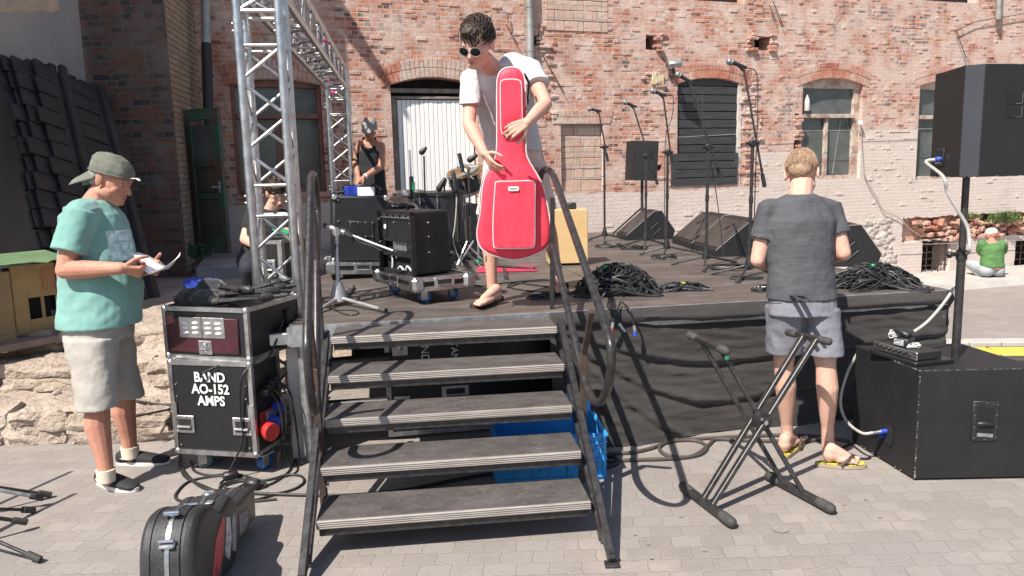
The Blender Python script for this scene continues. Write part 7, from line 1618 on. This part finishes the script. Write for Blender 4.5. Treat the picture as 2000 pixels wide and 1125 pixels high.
mb = MB(BH3); mb.ell((0, -.014, .045), (.0815, .1, .088)); mb.ell((0, -.062, .01), (.062, .045, .055)); mb.ell((0, .03, .085), (.065, .07, .045)); o = rem(part('hair', mb, m_hair3, y3), .005, 3); wrinkle(o, .015, .006)
mb = MB(); combed(mb, BH3, 900, lambda y: .03, lambda x, y, z: (x*5, .6 if y > -.03 else .1, -.9 if y < -.02 else -.1), .035, .0014, .002, 1.02, .25); part('hair_locks', mb, m_hair3, y3)
k = NT('melange_grey_jersey'); n1 = k.noise(40, 4, .8, k.coord((.25, .25, 6))); n2 = k.noise(5, 5, .6); n3 = k.noise(260, 3, .6)
m_tee3 = k.out(k.mix(k.ramp(n2, [(.3, (0, 0, 0)), (.7, (1, 1, 1))]), k.ramp(n1, [(.3, (.04, .042, .047)), (.7, (.08, .082, .09))]), k.ramp(n1, [(.3, (.047, .049, .055)), (.7, (.093, .095, .104))])), .85, k.bump(n3, .4, .002))
tee = MB(); loft(tee, [(PT(1566, 582, T3), RT*.186, BK*.135), (PT(1565, 560, T3), RT*.18, BK*.13), (PT(1563, 520, T3), RT*.172, BK*.125), (PT(1562, 470, T3), RT*.18, BK*.13), (PT(1561, 430, T3), RT*.192, BK*.13), (PT(1561, 405, T3), RT*.165, BK*.105), (PT(1560, 387, T3), RT*.12, BK*.085), (PT(1560, 379, T3), RT*.08, BK*.07)])
for s_, e_ in ((sL, eL), (sR, eR)):
    d = (e_-s_).normalized(); xx, yy = orth(d); L_ = (e_-s_).length; tee.cap(PT(1561, 412, T3), s_, .088, .064)
    loft(tee, [(s_-d*.03, xx*.062, yy*.062), (s_+d*L_*.3, xx*.062, yy*.063), (s_+d*L_*.58, xx*.065, yy*.067)])
te3 = rem(part('t_shirt', tee, m_tee3, y3), .0055, 5); wrinkle(te3, .12, .022)
m_sh3 = pm('grey_marl_shorts', (.2, .2, .225), .9, 0, (.15, .15, .17), 9, 260, .5, .003)
sh_ = MB(); loft(sh_, [(PT(1566, 570, T3), RT*.17, BK*.12), (PT(1567, 612, T3), RT*.186, BK*.135)])
for h_, k_ in ((hL, kL), (hR, kR)): loft(sh_, [(h_-V((0, 0, .02)), RT*.1, BK*.13), (h_.lerp(k_, .45), RT*.095, BK*.115), (h_.lerp(k_, .8), RT*.096, BK*.112)])
so3 = rem(part('shorts', sh_, m_sh3, y3), .0065, 3); wrinkle(so3, .06, .012)
for x, y, w_ in ((1512, 592, 15), (1590, 590, 20)):
    o = patch([(x-w_, y-1), (x+w_, y-1), (x+w_, y+1.2), (x-w_, y+1.2)], 3.8, 10, 2, pm('pocket_seam', (.05, .05, .055), .9), 'pocket_seam', so3, -.002)
k = NT('patterned_footbed'); n1 = k.noise(34, 2, .5); m_pat = k.out(k.ramp(n1, [(.4, (.1, .08, .03)), (.5, (.55, .48, .05)), (.6, (.2, .16, .06)), (.7, (.6, .55, .1))], 'CONSTANT'), .7)
m_tanr = pm('tan_rubber', (.42, .32, .23), .7); m_str = pm('brown_grey_strap', (.09, .06, .05), .6)
flipflop(y3, hl3-BK*.03, tl3+V((0, .04, 0)), .003, 1, m_pat, m_str, edge=m_tanr); flipflop(y3, hr3-V((.03, 0, 0)), tr3+V((.01, 0, 0)), .003, -1, m_pat, m_str, edge=m_tanr)
# ---- 4: man in black tank top by the rear tower
y4 = thing('person', 'man in black tank top, grey cap and sunglasses behind the tall speaker cabinet', 'person', (PT(722, 380, 9.6).x, PT(722, 380, 9.6).y, DZ))
t_ = 9.55; hd = PT(722, 250, t_-.15); body = MB(); px = lambda a, b, t=t_: PT(a, b, t)
sA, eA, wA_ = px(703, 284), px(694, 318), px(700, 345, t_-.2); sB, eB, wB_ = px(743, 286), px(745, 325, t_-.1), px(710, 347, t_-.3)
loft(body, [(px(728, 395), RT*.15, V((0, .11, 0))), (px(726, 340), RT*.14, V((0, .1, 0))), (px(723, 300), RT*.17, V((0, .11, 0))), (px(722, 280), RT*.15, V((0, .09, 0))), (px(722, 272), RT*.07, V((0, .06, 0)))])
chain(body, [(px(722, 278), .06), (hd-V((0, 0, .06)), .055)]); BH4 = head(body, hd, (-.05, -.86, -.5), (0, -.5, .86), 1.05)
chain(body, [(sA, .06), (sA.lerp(eA, .5), .05), (eA, .042), (wA_, .03)]); chain(body, [(sB, .062), (sB.lerp(eB, .5), .052), (eB, .044), (eB.lerp(wB_, .4), .044), (wB_, .03)])
handm(body, wB_, px(697, 354, t_-.35)-wB_, (0, .3, -1), (0, -1, 0), .5); handm(body, wA_, px(703, 356, t_-.3)-wA_, (0, .3, -1), (0, -1, 0), .5)
h1, h2 = px(718, 400), px(738, 400)
for h_, s in ((h1, -.1), (h2, .1)): k_ = V((h_.x+s, h_.y-.05, DZ+.48)); a_ = V((h_.x+s, h_.y, DZ+.06)); chain(body, [(h_, .09), (k_, .06), (a_, .04)])
rem(part('body', body, skinmat('tanned_arm_skin', (.42, .22, .15), (.33, .15, .1)), y4), .009, 3)
mb = MB(BH4); mb.ell((0, -.01, .04), (.09, .108, .085)); mb.ell((0, .1, .03), (.075, .08, .02), M.Rotation(-.2, 4, 'X')); rem(part('cap', mb, pm('grey_cap', (.3, .28, .26), .8), y4), .007, 1); mb = MB(BH4); mb.box((0, .1, .004), (.13, .02, .034), None, .008); part('sunglasses', mb, m_lens, y4); headparts(BH4, y4, m_blk, False)
tk = MB(); loft(tk, [(px(730, 420), RT*.2, V((0, .14, 0))), (px(728, 385), RT*.185, V((0, .13, 0))), (px(725, 330), RT*.165, V((0, .125, 0))), (px(723, 300), RT*.165, V((0, .13, 0))), (px(722.5, 290), RT*.11, V((0, .125, 0)))])
for s in (-1, 1): tk.cap(px(722+s*11, 293)+V((0, -.08, 0)), px(722+s*10, 274)+V((0, -.0, .02)), .03, .026); tk.cap(px(722+s*11, 293)+V((0, .08, 0)), px(722+s*10, 274)+V((0, -.0, .02)), .03, .026)
m_blkf = pm('black_cotton', (.018, .018, .02), .9, 0, (.012, .012, .013), 9, 160, .4, .003); o = rem(part('tank_top', tk, m_blkf, y4), .009, 3); wrinkle(o, .08, .02)
for i, (s, a, b) in enumerate((('DON\'T', 712, 308), ('TRY', 716, 316), ('SHOCK', 716, 326))): pass
tr4 = MB(); 
for h_, s in ((h1, -.1), (h2, .1)): tr4.cap(h_+V((0, 0, .03)), V((h_.x+s, h_.y-.05, DZ+.42)), .11, .09)
rem(part('shorts', tr4, m_blkf, y4), .01, 3); mb = MB(); d = (eB-wB_).normalized(); mb.lathe([(.034, 0), (.036, .012), (.034, .024)], wB_+d*.02, d, 14); part('wristband', mb, m_white, y4)
# ---- 5: crouching man in black behind the front tower
y5 = thing('person', 'dark haired man in black t-shirt crouching over a case behind the front truss tower', 'person', (PT(500, 560, 6.9).x, PT(500, 560, 6.9).y, .6))
t_ = 6.75; body = MB(); hd = PT(541, 378, t_-.05); px = lambda a, b, t=t_: PT(a, b, t)
sA, eA, wA_ = px(492, 425, t_+.05), px(478, 468, t_-.1), px(508, 485, t_-.4); sB, eB, wB_ = px(553, 425), px(562, 470, t_-.15), px(548, 470, t_-.45)
loft(body, [(px(505, 520), RT*.15, V((0, .13, 0))), (px(515, 470), RT*.15, V((0, .12, 0))), (px(522, 435), RT*.17, V((0, .11, 0))), (px(526, 415), RT*.12, V((0, .08, 0))), (px(530, 408), RT*.06, V((0, .06, 0)))])
chain(body, [(px(528, 415), .065), (hd-V((.02, 0, .06)), .055)]); BH5 = head(body, hd, (.42, -.75, -.5), (.1, -.4, .9), 1.05)
for s_, e_, w_ in ((sA, eA, wA_), (sB, eB, wB_)): chain(body, [(s_, .06), (s_.lerp(e_, .5), .052), (e_, .043), (w_, .03)]); handm(body, w_, V((.5, -.7, -.1)), (0, 0, -1), (.5, 0, 0), .4)
rem(part('body', body, m_sk3, y5), .007, 3); headparts(BH5, y5, m_hair1, True, True, m_sk3)
mb = MB(BH5); mb.ell((0, -.015, .048), (.083, .101, .088)); mb.ell((0, -.06, .01), (.064, .05, .06)); mb.ell((0, .045, .09), (.06, .05, .035)); rem(part('hair', mb, m_hair1, y5), .006, 3); mb = MB(); combed(mb, BH5, 140, lambda y: .06, lambda x, y, z: (0, .8, 0), .04, .005, .01, 1.05, .3); part('hair_locks', mb, m_hair1, y5)
tee = MB(); loft(tee, [(px(503, 515), RT*.18, V((0, .16, 0))), (px(512, 475), RT*.17, V((0, .145, 0))), (px(521, 437), RT*.185, V((0, .13, 0))), (px(526, 418), RT*.15, V((0, .1, 0))), (px(528, 408), RT*.075, V((0, .07, 0)))])
for s_, e_ in ((sA, eA), (sB, eB)): tee.cap(px(524, 428), s_, .1, .075); tee.cap(s_, s_.lerp(e_, .45), .075, .068)
o = rem(part('t_shirt', tee, m_blkf, y5), .008, 4); wrinkle(o, .08, .02)
jn = MB(); m_jean = pm('dark_jeans', (.018, .022, .034), .85, 0, (.012, .014, .022), 9, 160, .4)
for dx, kx, ky, ax_ in ((-.08, 486, 525, 492), (.1, 540, 520, 535)): hp = px(500, 510)+V((dx, .05, 0)); k_ = PT(kx, ky, t_-.5); a_ = PT(ax_, 575, t_-.35); a_.z = .68; jn.cap(hp, k_, .11, .075); jn.cap(k_, a_, .075, .055)
rem(part('jeans', jn, m_jean, y5), .01, 3); mb = MB()
for ax_ in (492, 535): a_ = PT(ax_, 575, t_-.35); a_.z = .64; mb = MB(); mb.cap(a_+V((0, .05, 0)), a_+V((.05, -.17, -.01)), .045, .035); part('shoe', mb, m_blk, y5)
# ---- 6: squatting man in green by the wall
t_ = 13.2; zg = -.44; y6 = thing('person', 'man in green t-shirt and white cap squatting at the foot of the far wall', 'person', (PT(1937, 520, t_).x, PT(1937, 520, t_).y, zg)); px = lambda a, b, t=t_: PT(a, b, t); body = MB(); hd = px(1937, 461, t_+.05)
loft(body, [(px(1938, 525), RT*.17, V((0, .13, 0))), (px(1938, 500), RT*.15, V((0, .11, 0))), (px(1937, 482), RT*.18, V((0, .11, 0))), (px(1937, 471), RT*.08, V((0, .07, 0)))])
chain(body, [(px(1937, 474), .06), (hd-V((0, 0, .05)), .06)]); BH6 = head(body, hd, (0, .9, -.3), (0, .3, .95), 1.05)
for s_, e_, w_ in ((px(1918, 478), px(1915, 495, t_+.1), px(1925, 500, t_+.35)), (px(1957, 478), px(1960, 493, t_+.1), px(1950, 500, t_+.35))): chain(body, [(s_, .06), (e_, .045), (w_, .035)]); handm(body, w_, V((0, .8, -.2)), (0, 0, -1), (1, 0, 0), .5)
rem(part('body', body, m_sk2, y6), .012, 2)
mb = MB(BH6); mb.ell((0, -.005, .055), (.09, .108, .08)); mb.ell((0, .1, .03), (.07, .08, .012)); rem(part('cap', mb, m_white, y6), .01, 2)
tee = MB(); loft(tee, [(px(1938, 521), RT*.19, V((0, .15, 0))), (px(1938, 500), RT*.185, V((0, .14, 0))), (px(1937, 484), RT*.2, V((0, .14, 0))), (px(1937, 474), RT*.13, V((0, .09, 0)))])
for s_, e_ in ((px(1918, 478), px(1915, 495, t_+.1)), (px(1957, 478), px(1960, 493, t_+.1))): tee.cap(s_, s_.lerp(e_, .7), .085, .075)
o = rem(part('t_shirt', tee, pm('green_cotton', (.085, .2, .06), .85, 0, (.06, .145, .045), 8, 100, .4), y6), .012, 3); wrinkle(o, .1, .03)
jn = MB(); m_lj = pm('pale_jeans', (.4, .43, .46), .85)
for s in (-1, 1): hp = px(1938, 527)+V((s*.09, 0, -.0)); k_ = hp+V((s*.05, .4, .05)); a_ = hp+V((s*.02, .12, 0)); a_.z = zg+.1; jn.cap(hp, k_, .12, .08); jn.cap(k_, a_, .08, .06); jn.cap(a_, a_+V((0, .12, -.04)), .05, .045)
rem(part('jeans', jn, m_lj, y6), .014, 2)
